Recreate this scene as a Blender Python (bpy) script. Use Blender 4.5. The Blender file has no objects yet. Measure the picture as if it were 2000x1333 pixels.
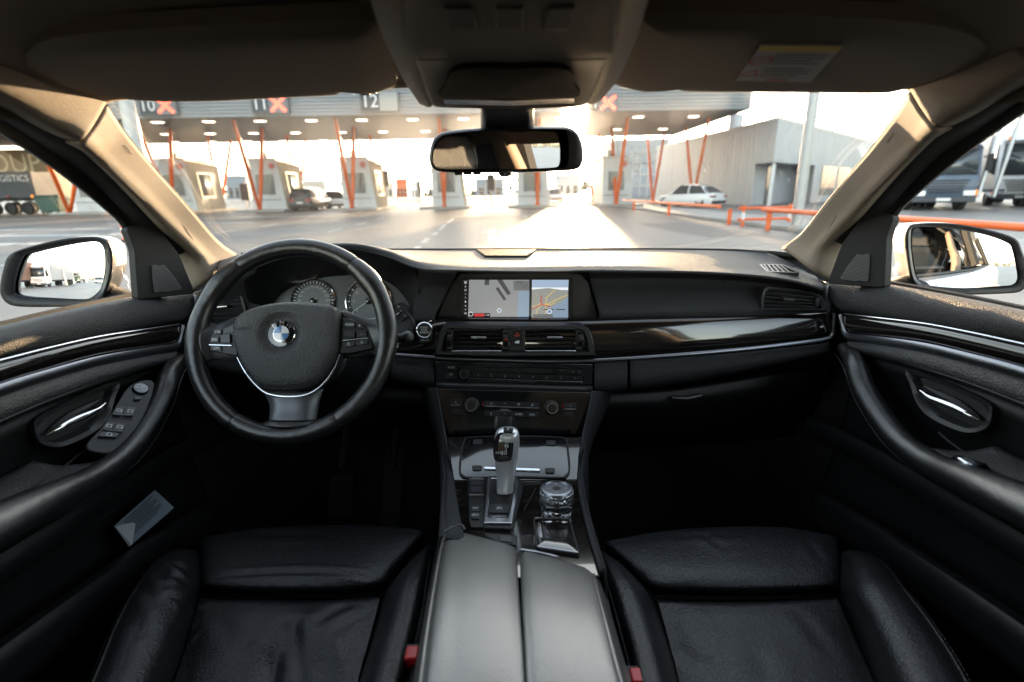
import bpy, bmesh, math, random
from mathutils import Vector, Matrix
random.seed(7)
R_ = math.radians
V = Vector
sc = bpy.context.scene
col = sc.collection

# ------------------------------------------------------------------ camera
FP, CX, CY = 1000.0, 1000.0, 666.5          # focal length and centre in photo pixels
TH, RO, CZ = R_(16.2), R_(0.9), 1.16        # pitch down, roll, height
FW = V((0, math.cos(TH), -math.sin(TH)))
U0 = V((0, math.sin(TH), math.cos(TH)))
CR = V((1, 0, 0)) * math.cos(RO) - U0 * math.sin(RO)
CU = U0 * math.cos(RO) + V((1, 0, 0)) * math.sin(RO)
CAM = V((0, 0, CZ))
cam_d = bpy.data.cameras.new('camera')
cam = bpy.data.objects.new('camera', cam_d)
col.objects.link(cam)
cam.matrix_world = Matrix(((CR.x, CU.x, -FW.x, 0), (CR.y, CU.y, -FW.y, 0), (CR.z, CU.z, -FW.z, CZ), (0, 0, 0, 1)))
cam_d.sensor_width = 36.0
cam_d.lens = 36.0 * FP / 2000.0
cam_d.clip_start = 0.02
cam_d.clip_end = 3000.0
cam_d.dof.use_dof = True
cam_d.dof.focus_distance = 1.05
cam_d.dof.aperture_fstop = 3.2
sc.camera = cam

# ------------------------------------------------------------------ sky, sun, exposure
SUN_EL, SUN_AZ = R_(4.4), R_(7.0)            # low sun ahead, a little to the right
w = bpy.data.worlds.new('World')
sc.world = w
w.use_nodes = True
nt = w.node_tree
sky = nt.nodes.new('ShaderNodeTexSky')
sky.sky_type = 'NISHITA'
sky.sun_disc = False
sky.sun_elevation = SUN_EL
sky.sun_rotation = SUN_AZ
sky.air_density = 1.0
sky.dust_density = 1.2
sky.ozone_density = 1.0
bg = nt.nodes['Background']
hs = nt.nodes.new('ShaderNodeHueSaturation')
hs.inputs['Saturation'].default_value = 0.55
nt.links.new(sky.outputs[0], hs.inputs['Color'])
nt.links.new(hs.outputs[0], bg.inputs['Color'])
bg.inputs['Strength'].default_value = 0.15
sd = bpy.data.lights.new('sun', 'SUN')
sd.energy = 2.0
sd.angle = R_(0.5)
sd.color = (1.0, 0.68, 0.38)
sun = bpy.data.objects.new('sun', sd)
col.objects.link(sun)
sdir = V((math.sin(SUN_AZ) * math.cos(SUN_EL), math.cos(SUN_AZ) * math.cos(SUN_EL), math.sin(SUN_EL)))
sun.rotation_euler = sdir.to_track_quat('Z', 'Y').to_euler()
sun.location = (4, 40, 20)
vs = sc.view_settings
vs.view_transform = 'Standard'
vs.look = 'None'
vs.exposure = 3.7
vs.gamma = 1.0
vs.use_curve_mapping = False
cy = sc.cycles
cy.max_bounces = 8
cy.diffuse_bounces = 4
cy.glossy_bounces = 4
cy.transmission_bounces = 6
cy.transparent_max_bounces = 16
cy.caustics_reflective = False
cy.caustics_refractive = False
cy.sample_clamp_indirect = 6.0

# ------------------------------------------------------------------ measuring helpers
def ray(px, py):
    return FW + CR * ((px - CX) / FP) - CU * ((py - CY) / FP)
def PY(px, py, Y):
    r = ray(px, py); return CAM + r * (Y / r.y)
def PX(px, py, X):
    r = ray(px, py); return CAM + r * (X / r.x)
def PZ(px, py, Z):
    r = ray(px, py); return CAM + r * ((Z - CZ) / r.z)
def PL(px, py, o, n):
    r = ray(px, py); return CAM + r * ((o - CAM).dot(n) / r.dot(n))
def mx(p):
    return V((-p.x, p.y, p.z))

# ------------------------------------------------------------------ splines
def cr1(pts, t, closed=False):
    n = len(pts)
    if closed:
        i = int(math.floor(t)) % n; f = t - math.floor(t)
        p0, p1, p2, p3 = pts[(i - 1) % n], pts[i], pts[(i + 1) % n], pts[(i + 2) % n]
    else:
        i = min(int(t), n - 2); f = t - i
        p1, p2 = pts[i], pts[i + 1]
        p0 = pts[i - 1] if i > 0 else p1 * 2 - p2
        p3 = pts[i + 2] if i + 2 < n else p2 * 2 - p1
    f2, f3 = f * f, f * f * f
    return (p1 * 2 + (p2 - p0) * f + (p0 * 2 - p1 * 5 + p2 * 4 - p3) * f2 + (p1 * 3 - p0 - p2 * 3 + p3) * f3) * 0.5
def spl(pts, n, closed=False):
    m = len(pts)
    if closed:
        return [cr1(pts, m * k / n, True) for k in range(n)]
    return [cr1(pts, (m - 1) * k / (n - 1)) for k in range(n)]
def rnd(pts, r, k=4):
    """polygon with rounded corners (any plane)"""
    out = []; n = len(pts)
    for i in range(n):
        p, a, b = pts[i], pts[i - 1], pts[(i + 1) % n]
        da, db = a - p, b - p
        q = min(r, da.length * .48, db.length * .48)
        s, e = p + da.normalized() * q, p + db.normalized() * q
        for j in range(k + 1):
            t = j / k
            out.append(s * (1 - t) ** 2 + p * 2 * t * (1 - t) + e * t * t)
    return out

# ------------------------------------------------------------------ mesh builder
_txt = {}
def text_geo(s, align='CENTER'):
    key = (s, align)
    if key not in _txt:
        cu = bpy.data.curves.new('t', 'FONT')
        cu.body = s; cu.align_x = align; cu.align_y = 'CENTER'; cu.resolution_u = 3
        ob = bpy.data.objects.new('t', cu)
        col.objects.link(ob)
        dg = bpy.context.evaluated_depsgraph_get()
        ev = ob.evaluated_get(dg)
        me = ev.to_mesh()
        _txt[key] = ([v.co.copy() for v in me.vertices], [tuple(p.vertices) for p in me.polygons])
        ev.to_mesh_clear()
        bpy.data.objects.remove(ob); bpy.data.curves.remove(cu)
    return _txt[key]

class MB:
    def __init__(s):
        s.v, s.f, s.m = [], [], []
    def add(s, verts, faces, mat=0):
        o = len(s.v)
        s.v += [V(p) for p in verts]
        s.f += [tuple(i + o for i in f) for f in faces]
        s.m += [mat] * len(faces)
        return s
    def grid(s, rows, mat=0, cu=False, cv=False):
        nr, nc = len(rows), len(rows[0])
        fs = []
        for i in range(nr if cv else nr - 1):
            for j in range(nc if cu else nc - 1):
                a = i * nc + j; b = i * nc + (j + 1) % nc
                c2 = ((i + 1) % nr) * nc
                fs.append((a, b, c2 + (j + 1) % nc, c2 + j))
        return s.add([p for r in rows for p in r], fs, mat)
    def loft(s, rows, nu, nv, mat=0, cu=False):
        rr = [spl(r, nu, cu) for r in rows]
        cols = [spl([r[j] for r in rr], nv) for j in range(len(rr[0]))]
        return s.grid([[c[i] for c in cols] for i in range(nv)], mat, cu)
    def box(s, c, d, mat=0, ax=None):
        c = V(c); hx, hy, hz = d[0] / 2, d[1] / 2, d[2] / 2
        X, Y, Z = ax if ax else (V((1, 0, 0)), V((0, 1, 0)), V((0, 0, 1)))
        vs_ = [c + X * (hx * i) + Y * (hy * j) + Z * (hz * k) for i in (-1, 1) for j in (-1, 1) for k in (-1, 1)]
        return s.add(vs_, [(0, 1, 3, 2), (4, 6, 7, 5), (0, 4, 5, 1), (2, 3, 7, 6), (0, 2, 6, 4), (1, 5, 7, 3)], mat)
    def prism(s, pts, d, mat=0, capmat=None):
        """closed outline pts pushed along vector d (front at pts)"""
        n = len(pts)
        s.add(list(pts) + [p + d for p in pts], [(i, (i + 1) % n, n + (i + 1) % n, n + i) for i in range(n)], mat)
        s.add(list(pts), [tuple(range(n))[::-1]], mat if capmat is None else capmat)
        return s.add([p + d for p in pts], [tuple(range(n))], mat)
    def pillow(s, pts, n_, h, mat=0, k=6, back=0.0, power=2.0):
        """outline swelling h along n_ towards its middle"""
        c = sum(pts, V((0, 0, 0))) / len(pts)
        rows = []
        if back: rows.append([p - n_ * back for p in pts])
        for i in range(k):
            a = 1 - i / k
            rows.append([c + (p - c) * a + n_ * (h * (1 - a ** power)) for p in pts])
        s.grid(rows, mat, True)
        top = rows[-1]; m = len(top)
        return s.add(top + [c + n_ * h], [(i, (i + 1) % m, m) for i in range(m)], mat)
    def ring(s, o, i_, mat=0):
        n = len(o)
        return s.add(list(o) + list(i_), [(k, (k + 1) % n, n + (k + 1) % n, n + k) for k in range(n)], mat)
    def frame(s, o, i_, d, mat=0):
        """closed band between outlines o and i_, depth d"""
        s.ring(o, i_, mat); s.ring([p + d for p in i_], [p + d for p in o], mat)
        s.ring(o, [p + d for p in o], mat)
        return s.ring(i_, [p + d for p in i_], mat)
    def tube(s, path, r, seg=10, mat=0, closed=False, up=None, ry=None, caps=True):
        """round (or elliptic: r sideways, ry along up) tube"""
        n = len(path); rows = []
        for i, p in enumerate(path):
            if closed: t = path[(i + 1) % n] - path[i - 1]
            else: t = path[min(i + 1, n - 1)] - path[max(i - 1, 0)]
            t.normalize()
            u = V(up[i] if isinstance(up, list) else up) if up is not None else (V((0, 0, 1)) if abs(t.z) < .9 else V((0, 1, 0)))
            sd_ = t.cross(u).normalized(); u = sd_.cross(t).normalized()
            a = r[i] if isinstance(r, (list, tuple)) else r
            b = a if ry is None else (ry[i] if isinstance(ry, (list, tuple)) else ry)
            rows.append([p + sd_ * (a * math.cos(2 * math.pi * k / seg)) + u * (b * math.sin(2 * math.pi * k / seg)) for k in range(seg)])
        s.grid(rows, mat, True, closed)
        if caps and not closed:
            s.add(rows[0], [tuple(range(seg))], mat); s.add(rows[-1], [tuple(range(seg))[::-1]], mat)
        return s
    def cyl(s, a, b, r, seg=16, mat=0, r2=None):
        return s.tube([V(a), V(b)], [r, r if r2 is None else r2], seg, mat)
    def lathe(s, o, ax, prof, seg=24, mat=0):
        """profile [(radius, height)] round axis ax from o"""
        ax = V(ax).normalized(); q = V((1, 0, 0)) if abs(ax.x) < .8 else V((0, 1, 0))
        e1 = ax.cross(q).normalized(); e2 = ax.cross(e1)
        rows = [[V(o) + ax * h + (e1 * math.cos(2 * math.pi * k / seg) + e2 * math.sin(2 * math.pi * k / seg)) * r for k in range(seg)] for r, h in prof]
        s.grid(rows, mat, True)
        s.add(rows[0], [tuple(range(seg))], mat)
        return s.add(rows[-1], [tuple(range(seg))], mat)
    def text(s, t, o, xd, yd, size, mat=0, align='CENTER', sx=1.0, thick=None):
        vs_, fs = text_geo(t, align)
        pts = [V(o) + xd * (p.x * size * sx) + yd * (p.y * size) for p in vs_]
        s.add(pts, fs, mat)
        return s
    def mirror(s):
        o = MB(); o.v = [mx(p) for p in s.v]; o.f = [f[::-1] for f in s.f]; o.m = list(s.m); return o
    def move(s, M):
        s.v = [M @ p for p in s.v]; return s
    def build(s, name, mats, parent=None, bevel=0, solid=0, sub=0, flat=False, ang=38, seg=2):
        me = bpy.data.meshes.new(name)
        me.from_pydata([tuple(p) for p in s.v], [], s.f)
        if not isinstance(mats, (list, tuple)): mats = [mats]
        for m in mats: me.materials.append(m)
        me.polygons.foreach_set('material_index', s.m)
        me.polygons.foreach_set('use_smooth', [not flat] * len(s.f))
        bm = bmesh.new(); bm.from_mesh(me)
        bmesh.ops.remove_doubles(bm, verts=bm.verts, dist=1e-5)
        bmesh.ops.recalc_face_normals(bm, faces=bm.faces)
        bm.to_mesh(me); bm.free()
        me.update()
        if not flat: me.set_sharp_from_angle(angle=R_(ang))
        ob = bpy.data.objects.new(name, me)
        col.objects.link(ob)
        if parent is not None: ob.parent = parent
        if solid:
            md = ob.modifiers.new('solid', 'SOLIDIFY'); md.thickness = solid; md.offset = 0
        if bevel:
            md = ob.modifiers.new('bevel', 'BEVEL'); md.width = bevel; md.segments = seg; md.limit_method = 'ANGLE'; md.angle_limit = R_(35)
            md.harden_normals = False
        if sub:
            md = ob.modifiers.new('sub', 'SUBSURF'); md.levels = sub; md.render_levels = sub
        return ob

def tag(o, label=None, cat=None, group=None, kind=None):
    if label: o['label'] = label
    if cat: o['category'] = cat
    if group: o['group'] = group
    if kind: o['kind'] = kind
    return o
def empty(name, loc=(0, 0, 0), label=None, cat=None, group=None, parent=None):
    o = bpy.data.objects.new(name, None)
    col.objects.link(o)
    o.location = loc
    o.empty_display_size = .2
    if parent is not None: o.parent = parent
    return tag(o, label, cat, group)
def copy_tree(o, parent=None, loc=None, label=None):
    c = o.copy(); col.objects.link(c)
    if parent is not None: c.parent = parent
    if loc is not None: c.location = loc
    if label: c['label'] = label
    for ch in list(o.children): copy_tree(ch, c)
    return c

# ------------------------------------------------------------------ materials
def mat(name, base, rough=.5, metal=0.0, bump=None, var=None, coat=0.0, spec=None, emit=None, es=1.0, trans=0.0, sheen=0.0, wave=None, alpha=None):
    """bump: list of (noise scale, distance m, detail); var: (noise scale, amount, colour); wave: (axis, scale, distance)"""
    m = bpy.data.materials.new(name); m.use_nodes = True
    t = m.node_tree; b = t.nodes['Principled BSDF']
    b.inputs['Base Color'].default_value = (*base, 1)
    b.inputs['Roughness'].default_value = rough
    b.inputs['Metallic'].default_value = metal
    if coat:
        b.inputs['Coat Weight'].default_value = coat; b.inputs['Coat Roughness'].default_value = .03
    if spec is not None: b.inputs['Specular IOR Level'].default_value = spec
    if sheen: b.inputs['Sheen Weight'].default_value = sheen
    if emit:
        b.inputs['Emission Color'].default_value = (*emit, 1); b.inputs['Emission Strength'].default_value = es
    tc = t.nodes.new('ShaderNodeTexCoord')
    last = None
    for bs in (bump or []):
        n = t.nodes.new('ShaderNodeTexNoise'); n.inputs['Scale'].default_value = bs[0]; n.inputs['Detail'].default_value = bs[2] if len(bs) > 2 else 2
        t.links.new(tc.outputs['Object'], n.inputs['Vector'])
        bp = t.nodes.new('ShaderNodeBump'); bp.inputs['Distance'].default_value = bs[1]
        t.links.new(n.outputs['Fac'], bp.inputs['Height'])
        if last: t.links.new(last.outputs[0], bp.inputs['Normal'])
        last = bp
    if wave:
        wv = t.nodes.new('ShaderNodeTexWave'); wv.bands_direction = wave[0]; wv.inputs['Scale'].default_value = wave[1]
        t.links.new(tc.outputs['Object'], wv.inputs['Vector'])
        bp = t.nodes.new('ShaderNodeBump'); bp.inputs['Distance'].default_value = wave[2]
        t.links.new(wv.outputs['Fac'], bp.inputs['Height'])
        if last: t.links.new(last.outputs[0], bp.inputs['Normal'])
        last = bp
    if last: t.links.new(last.outputs[0], b.inputs['Normal'])
    for va in (var or []):
        n = t.nodes.new('ShaderNodeTexNoise'); n.inputs['Scale'].default_value = va[0]; n.inputs['Detail'].default_value = 5
        mp = t.nodes.new('ShaderNodeMapping')
        if len(va) > 3: mp.inputs['Scale'].default_value = va[3]
        t.links.new(tc.outputs['Object'], mp.inputs['Vector']); t.links.new(mp.outputs[0], n.inputs['Vector'])
        rp = t.nodes.new('ShaderNodeValToRGB'); rp.color_ramp.elements[0].position = .38; rp.color_ramp.elements[1].position = .68
        t.links.new(n.outputs['Fac'], rp.inputs['Fac'])
        mi = t.nodes.new('ShaderNodeMix'); mi.data_type = 'RGBA'
        ml = t.nodes.new('ShaderNodeMath'); ml.operation = 'MULTIPLY'; ml.inputs[1].default_value = va[1]
        t.links.new(rp.outputs['Color'], ml.inputs[0]); t.links.new(ml.outputs[0], mi.inputs['Factor'])
        src = b.inputs['Base Color'].links[0].from_socket if b.inputs['Base Color'].links else None
        if src: t.links.new(src, mi.inputs['A'])
        else: mi.inputs['A'].default_value = (*base, 1)
        mi.inputs['B'].default_value = (*va[2], 1)
        t.links.new(mi.outputs['Result'], b.inputs['Base Color'])
    return m

def glass(name, tint=(1, 1, 1), refl=1.0, haze=0.0, dust=0.0):
    """thin pane: clear, with the reflection of glass, a film of haze and dust specks"""
    m = bpy.data.materials.new(name); m.use_nodes = True
    t = m.node_tree; t.nodes.clear()
    out = t.nodes.new('ShaderNodeOutputMaterial')
    tr = t.nodes.new('ShaderNodeBsdfTransparent'); tr.inputs[0].default_value = (*tint, 1)
    gl = t.nodes.new('ShaderNodeBsdfGlossy'); gl.inputs['Roughness'].default_value = .0
    fr = t.nodes.new('ShaderNodeFresnel'); fr.inputs[0].default_value = 1.45
    ml = t.nodes.new('ShaderNodeMath'); ml.operation = 'MULTIPLY'; ml.inputs[1].default_value = refl
    t.links.new(fr.outputs[0], ml.inputs[0])
    mx_ = t.nodes.new('ShaderNodeMixShader')
    t.links.new(ml.outputs[0], mx_.inputs[0]); t.links.new(tr.outputs[0], mx_.inputs[1]); t.links.new(gl.outputs[0], mx_.inputs[2])
    last = mx_
    if haze:
        rf = t.nodes.new('ShaderNodeBsdfRefraction'); rf.inputs['IOR'].default_value = 1.0001 if False else 1.02; rf.inputs['Roughness'].default_value = .42
        m2 = t.nodes.new('ShaderNodeMixShader'); m2.inputs[0].default_value = haze
        t.links.new(last.outputs[0], m2.inputs[1]); t.links.new(rf.outputs[0], m2.inputs[2]); last = m2
    if dust:
        tc = t.nodes.new('ShaderNodeTexCoord')
        vo = t.nodes.new('ShaderNodeTexVoronoi'); vo.inputs['Scale'].default_value = 150
        t.links.new(tc.outputs['Object'], vo.inputs['Vector'])
        no = t.nodes.new('ShaderNodeTexNoise'); no.inputs['Scale'].default_value = 3.5; t.links.new(tc.outputs['Object'], no.inputs['Vector'])
        mr = t.nodes.new('ShaderNodeMapRange'); mr.inputs[1].default_value = .35; mr.inputs[2].default_value = .68; mr.inputs[3].default_value = .02; mr.inputs[4].default_value = .13
        t.links.new(no.outputs['Fac'], mr.inputs[0])
        lt = t.nodes.new('ShaderNodeMath'); lt.operation = 'LESS_THAN'
        t.links.new(vo.outputs['Distance'], lt.inputs[0]); t.links.new(mr.outputs[0], lt.inputs[1])
        m3 = t.nodes.new('ShaderNodeMath'); m3.operation = 'MULTIPLY'; m3.inputs[1].default_value = dust; t.links.new(lt.outputs[0], m3.inputs[0])
        df = t.nodes.new('ShaderNodeBsdfTranslucent'); df.inputs[0].default_value = (.9, .88, .85, 1)
        m4 = t.nodes.new('ShaderNodeMixShader'); t.links.new(m3.outputs[0], m4.inputs[0]); t.links.new(last.outputs[0], m4.inputs[1]); t.links.new(df.outputs[0], m4.inputs[2]); last = m4
    t.links.new(last.outputs[0], out.inputs['Surface'])
    return m

def wood_gloss():
    m = mat('gloss_wood', (.012, .009, .008), .12, coat=1.0)
    t = m.node_tree; b = t.nodes['Principled BSDF']
    tc = t.nodes.new('ShaderNodeTexCoord'); mp = t.nodes.new('ShaderNodeMapping'); mp.inputs['Scale'].default_value = (3, 30, 60)
    n = t.nodes.new('ShaderNodeTexNoise'); n.inputs['Scale'].default_value = 4; n.inputs['Detail'].default_value = 8; n.inputs['Distortion'].default_value = .6
    rp = t.nodes.new('ShaderNodeValToRGB')
    rp.color_ramp.elements[0].position = .42; rp.color_ramp.elements[0].color = (.008, .006, .006, 1)
    rp.color_ramp.elements[1].position = .75; rp.color_ramp.elements[1].color = (.013, .0105, .009, 1)
    t.links.new(tc.outputs['Object'], mp.inputs[0]); t.links.new(mp.outputs[0], n.inputs['Vector']); t.links.new(n.outputs['Fac'], rp.inputs['Fac']); t.links.new(rp.outputs[0], b.inputs['Base Color'])
    return m

M = {}
M['leather'] = mat('black_leather', (.0078, .0090, .0112), .39, bump=[(340, .0013, 3), (70, .0007, 3), (6, .005, 2)], spec=.55)
M['armrest_leather_sheen'] = mat('armrest_leather_sheen', (.078, .077, .074), .36, bump=[(520, .0007, 3), (5, .004, 2)], spec=1.0, coat=1.0)  # black leather; its sky sheen is put into this lighter base colour
M['armrest_leather_sheen'].node_tree.nodes['Principled BSDF'].inputs['Coat Roughness'].default_value = .30
M['wheel_leather'] = mat('wheel_leather', (.008, .0085, .0095), .30, bump=[(500, .0004, 3), (60, .0008, 3)], spec=.75)
M['soft'] = mat('soft_dash_skin', (.027, .0285, .032), .60, bump=[(430, .0034, 2), (1400, .0006, 1)], spec=.36)
M['airbag'] = mat('grained_vinyl', (.022, .0232, .026), .44, bump=[(430, .0026, 2)], spec=.6)
M['plastic'] = mat('black_plastic', (.006, .0063, .007), .40, bump=[(900, .0003, 2)], spec=.4)
M['satin'] = mat('dark_satin_plastic', (.024, .025, .028), .36)
M['gloss'] = mat('piano_black', (.006, .006, .007), .10, coat=1.0)
M['wood'] = wood_gloss()
M['chrome'] = mat('satin_chrome', (.60, .62, .66), .24, 1.0)
M['brightchrome'] = mat('bright_chrome', (.80, .80, .82), .12, 1.0)
M['darkchrome'] = mat('dark_satin_metal', (.22, .23, .26), .32, 1.0)
M['liner'] = mat('headliner_fabric', (.21, .165, .118), .9, bump=[(1300, .0008, 2)], var=[(6, .25, (.145, .118, .09))])
M['pillar'] = mat('beige_pillar_trim', (.225, .180, .135), .75, bump=[(900, .0010, 2)])
M['visor'] = mat('visor_vinyl', (.155, .12, .082), .75, bump=[(800, .0008, 2)])
M['console'] = mat('overhead_plastic', (.21, .175, .135), .6, bump=[(900, .0006, 2)])
M['rubber'] = mat('black_rubber', (.006, .006, .006), .7)
M['carpet'] = mat('black_carpet', (.003, .003, .0032), .95, bump=[(300, .004, 3)])
M['mirror'] = mat('mirror_glass', (.88, .89, .91), .0, 1.0)
M['glyph'] = mat('white_print', (.62, .64, .66), .6)
M['glyph2'] = mat('grey_print', (.30, .31, .33), .6)
M['red'] = mat('red_plastic', (.55, .012, .012), .35, emit=(.5, .01, .01), es=.0)
M['redprint'] = mat('red_print', (.45, .03, .02), .6)
M['glass_ws'] = glass('windscreen_glass', (.97, .98, .97), .30, haze=.015, dust=.4)
M['glass_side'] = glass('side_glass', (.95, .96, .955), .06)
M['glass_rear'] = glass('rear_side_glass', (.55, .57, .57), 1.6)
M['grille'] = mat('grille_metal', (.30, .30, .31), .4, .5)
M['bodysilver'] = mat('silver_paint', (.46, .455, .44), .34, .5, coat=.6)
M['silvergrip'] = mat('silver_lever_paint', (.62, .63, .65), .30, .6, coat=.4)
M['spokesatin'] = mat('spoke_satin_metal', (.13, .135, .145), .42, .55)
# ================================================================== OUTSIDE
def g(px, py): return PZ(px, py, 0.0)
X1, Y1, Z1 = V((1, 0, 0)), V((0, 1, 0)), V((0, 0, 1))

M['asphalt'] = mat('asphalt', (.165, .160, .153), .52, spec=.22, bump=[(60, .004, 3), (1.2, .006, 3)], var=[(.16, .75, (.10, .099, .098), (1, .25, 1)), (.5, .5, (.22, .21, .195), (1.6, .3, 1)), (30, .3, (.08, .08, .08))])
M['patch_dark'] = mat('asphalt_patch_dark', (.085, .084, .083), .55, spec=.2, bump=[(60, .004, 3)], var=[(2, .4, (.11, .108, .105))])
M['patch_light'] = mat('asphalt_patch_light', (.20, .195, .185), .6, spec=.2, bump=[(60, .004, 3)], var=[(2, .5, (.15, .146, .14))])
M['linepaint'] = mat('road_paint', (.46, .46, .44), .6, bump=[(60, .004, 3)], var=[(3, .55, (.30, .30, .29))])
M['concrete'] = mat('concrete', (.34, .33, .31), .8, bump=[(30, .006, 4)], var=[(1.2, .5, (.24, .23, .22))])
M['steel'] = mat('galvanised_steel', (.42, .43, .44), .45, .6, var=[(3, .4, (.32, .33, .34))])
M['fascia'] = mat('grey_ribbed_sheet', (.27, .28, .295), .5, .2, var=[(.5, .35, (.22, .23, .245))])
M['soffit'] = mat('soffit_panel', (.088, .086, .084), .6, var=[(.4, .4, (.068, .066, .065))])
M['orange'] = mat('orange_paint', (.80, .135, .018), .42, var=[(2, .35, (.66, .10, .015))])
M['signpink'] = mat('red_round_sign', (.55, .16, .14), .5)
M['signgrey'] = mat('sign_grey', (.17, .175, .18), .5)
M['signblank'] = mat('sign_blank', (.34, .34, .33), .5)
M['signwhite'] = mat('sign_white', (.80, .80, .80), .5)
M['signred'] = mat('red_signal_lamp', (.6, .05, .03), .4, emit=(1.0, .085, .045), es=.55)
M['lamp'] = mat('ceiling_lamp_lens', (.8, .75, .65), .5, emit=(1.0, .80, .58), es=1.1)
M['boothgrey'] = mat('booth_grey_panel', (.60, .63, .66), .5, var=[(1.5, .35, (.48, .50, .53))])
M['boothtan'] = mat('booth_tan_slat', (.62, .55, .46), .6, var=[(2, .5, (.53, .46, .38))])
M['boothglass'] = mat('booth_window_glass', (.17, .19, .20), .12)
M['darkglass'] = mat('dark_window_glass', (.045, .055, .06), .06, spec=.8)
M['tyre'] = mat('tyre_rubber', (.018, .018, .018), .8)
M['alloy'] = mat('wheel_alloy', (.45, .46, .47), .35, .8)
M['taillight'] = mat('tail_light', (.22, .010, .010), .3)
M['headlight'] = mat('head_light', (.75, .76, .78), .12, .3)
M['indicator'] = mat('indicator_orange', (.8, .22, .02), .2, emit=(1, .3, .03), es=.06)
M['plate'] = mat('number_plate', (.7, .7, .68), .5)
M['whitepaint'] = mat('white_car_paint', (.80, .81, .82), .3, coat=1.0)
M['darkpaint'] = mat('dark_car_paint', (.030, .034, .038), .3, coat=1.0)
M['bluepaint'] = mat('blue_truck_paint', (.05, .078, .125), .4, coat=.2)
M['brownpaint'] = mat('brown_trailer_skin', (.25, .14, .10), .55, var=[(1, .4, (.2, .11, .08))])
M['tan'] = mat('tan_curtain', (.36, .275, .185), .65, var=[(.6, .4, (.30, .23, .155))])
M['darkcurtain'] = mat('dark_curtain', (.045, .05, .062), .6)
M['cream'] = mat('cream_letters', (.86, .76, .58), .6)
M['greytrailer'] = mat('grey_trailer_skin', (.38, .39, .41), .5, var=[(.5, .3, (.31, .32, .34))])
M['clad'] = mat('grey_cladding', (.50, .52, .55), .55, .1, var=[(.35, .5, (.39, .40, .42), (3, 3, .2)), (1.5, .3, (.60, .60, .60))])
M['cladedge'] = mat('cladding_coping', (.5, .5, .5), .5)
M['farwall'] = mat('far_grey_wall', (.28, .31, .34), .6)
M['farglass'] = mat('far_glazing', (.30, .35, .40), .25)
M['leafdark'] = mat('far_foliage', (.055, .06, .04), .9)
M['green'] = mat('green_container', (.045, .10, .08), .5, var=[(3, .4, (.03, .07, .06))])

# ---- ground
mb = MB(); n = 60
mb.add([(-900, -700, 0), (900, -700, 0), (900, 1500, 0), (-900, 1500, 0)], [(0, 1, 2, 3)])
tag(mb.build('ground', M['asphalt']), 'grey worn asphalt yard', kind='structure')
# painted lines and arrow
def quad_line(a, b, wd, z=.004):
    d = (b - a).normalized(); s = V((d.y, -d.x, 0)) * wd / 2
    return [p + Z1 * z for p in (a - s, b - s, b + s, a + s)]
lines = []
for a, b, wd in (((886, 427), (874, 436), .14), ((870, 439), (858, 450), .14), ((853, 454), (846, 460), .14), ((836, 466), (826, 475), .14), ((818, 482), (806, 492), .14)):
    lines.append((g(*a), g(*b), wd))
base_dir = (g(886, 427) - g(806, 492)).normalized()
for off in (-3.6, -7.4, -11.2, -15.2, 3.5):
    for k in range(9):
        y0 = 9 + k * 4.0
        p = V((g(850, 455).x + off, 0, 0)) + base_dir * (y0 - g(850, 455).y) + Y1 * g(850, 455).y
        lines.append((p, p + base_dir * 1.7, .14))
root = empty('lane_marking', (0, 0, 0), 'white dashed lines and worn markings painted across the asphalt lanes', 'road marking')
root['kind'] = 'structure'
for a, b, wd in lines:
    m_ = MB(); q = quad_line(a, b, wd); m_.add(q, [(0, 1, 2, 3)]); m_.build('dash', M['linepaint'], root, flat=True)
m_ = MB()
for y0, x0, x1 in ((27.5, -3.2, 2.6), (33, -2.0, 3.2), (24.5, -19, -12), (21, -26, -16), (30.5, -21, -11), (17.5, -22, -13), (14.2, -17, -11.5)):
    m_.add([(x0, y0, .004), (x1, y0 - .3, .004), (x1, y0 + .25, .004), (x0, y0 + .5, .004)], [(0, 1, 2, 3)])
m_.build('stop_line', M['linepaint'], root, flat=True)
m_ = MB(); a0, a1 = g(961, 474), g(961, 455)
dx = X1
m_.add([a0 - dx * .11 + Z1 * .004, a0 + dx * .11 + Z1 * .004, a1 + dx * .11 + Z1 * .004, a1 - dx * .11 + Z1 * .004], [(0, 1, 2, 3)])
tip = a1 + Y1 * 1.7
m_.add([a1 - dx * .42 - Y1 * .3 + Z1 * .0041, a1 - dx * .11 + Z1 * .0041, a1 + dx * .11 + Z1 * .0041, a1 + dx * .42 - Y1 * .3 + Z1 * .0041, tip + Z1 * .0041], [(0, 1, 2, 3, 4)])
m_.build('lane_arrow', M['linepaint'], root, flat=True)
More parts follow.
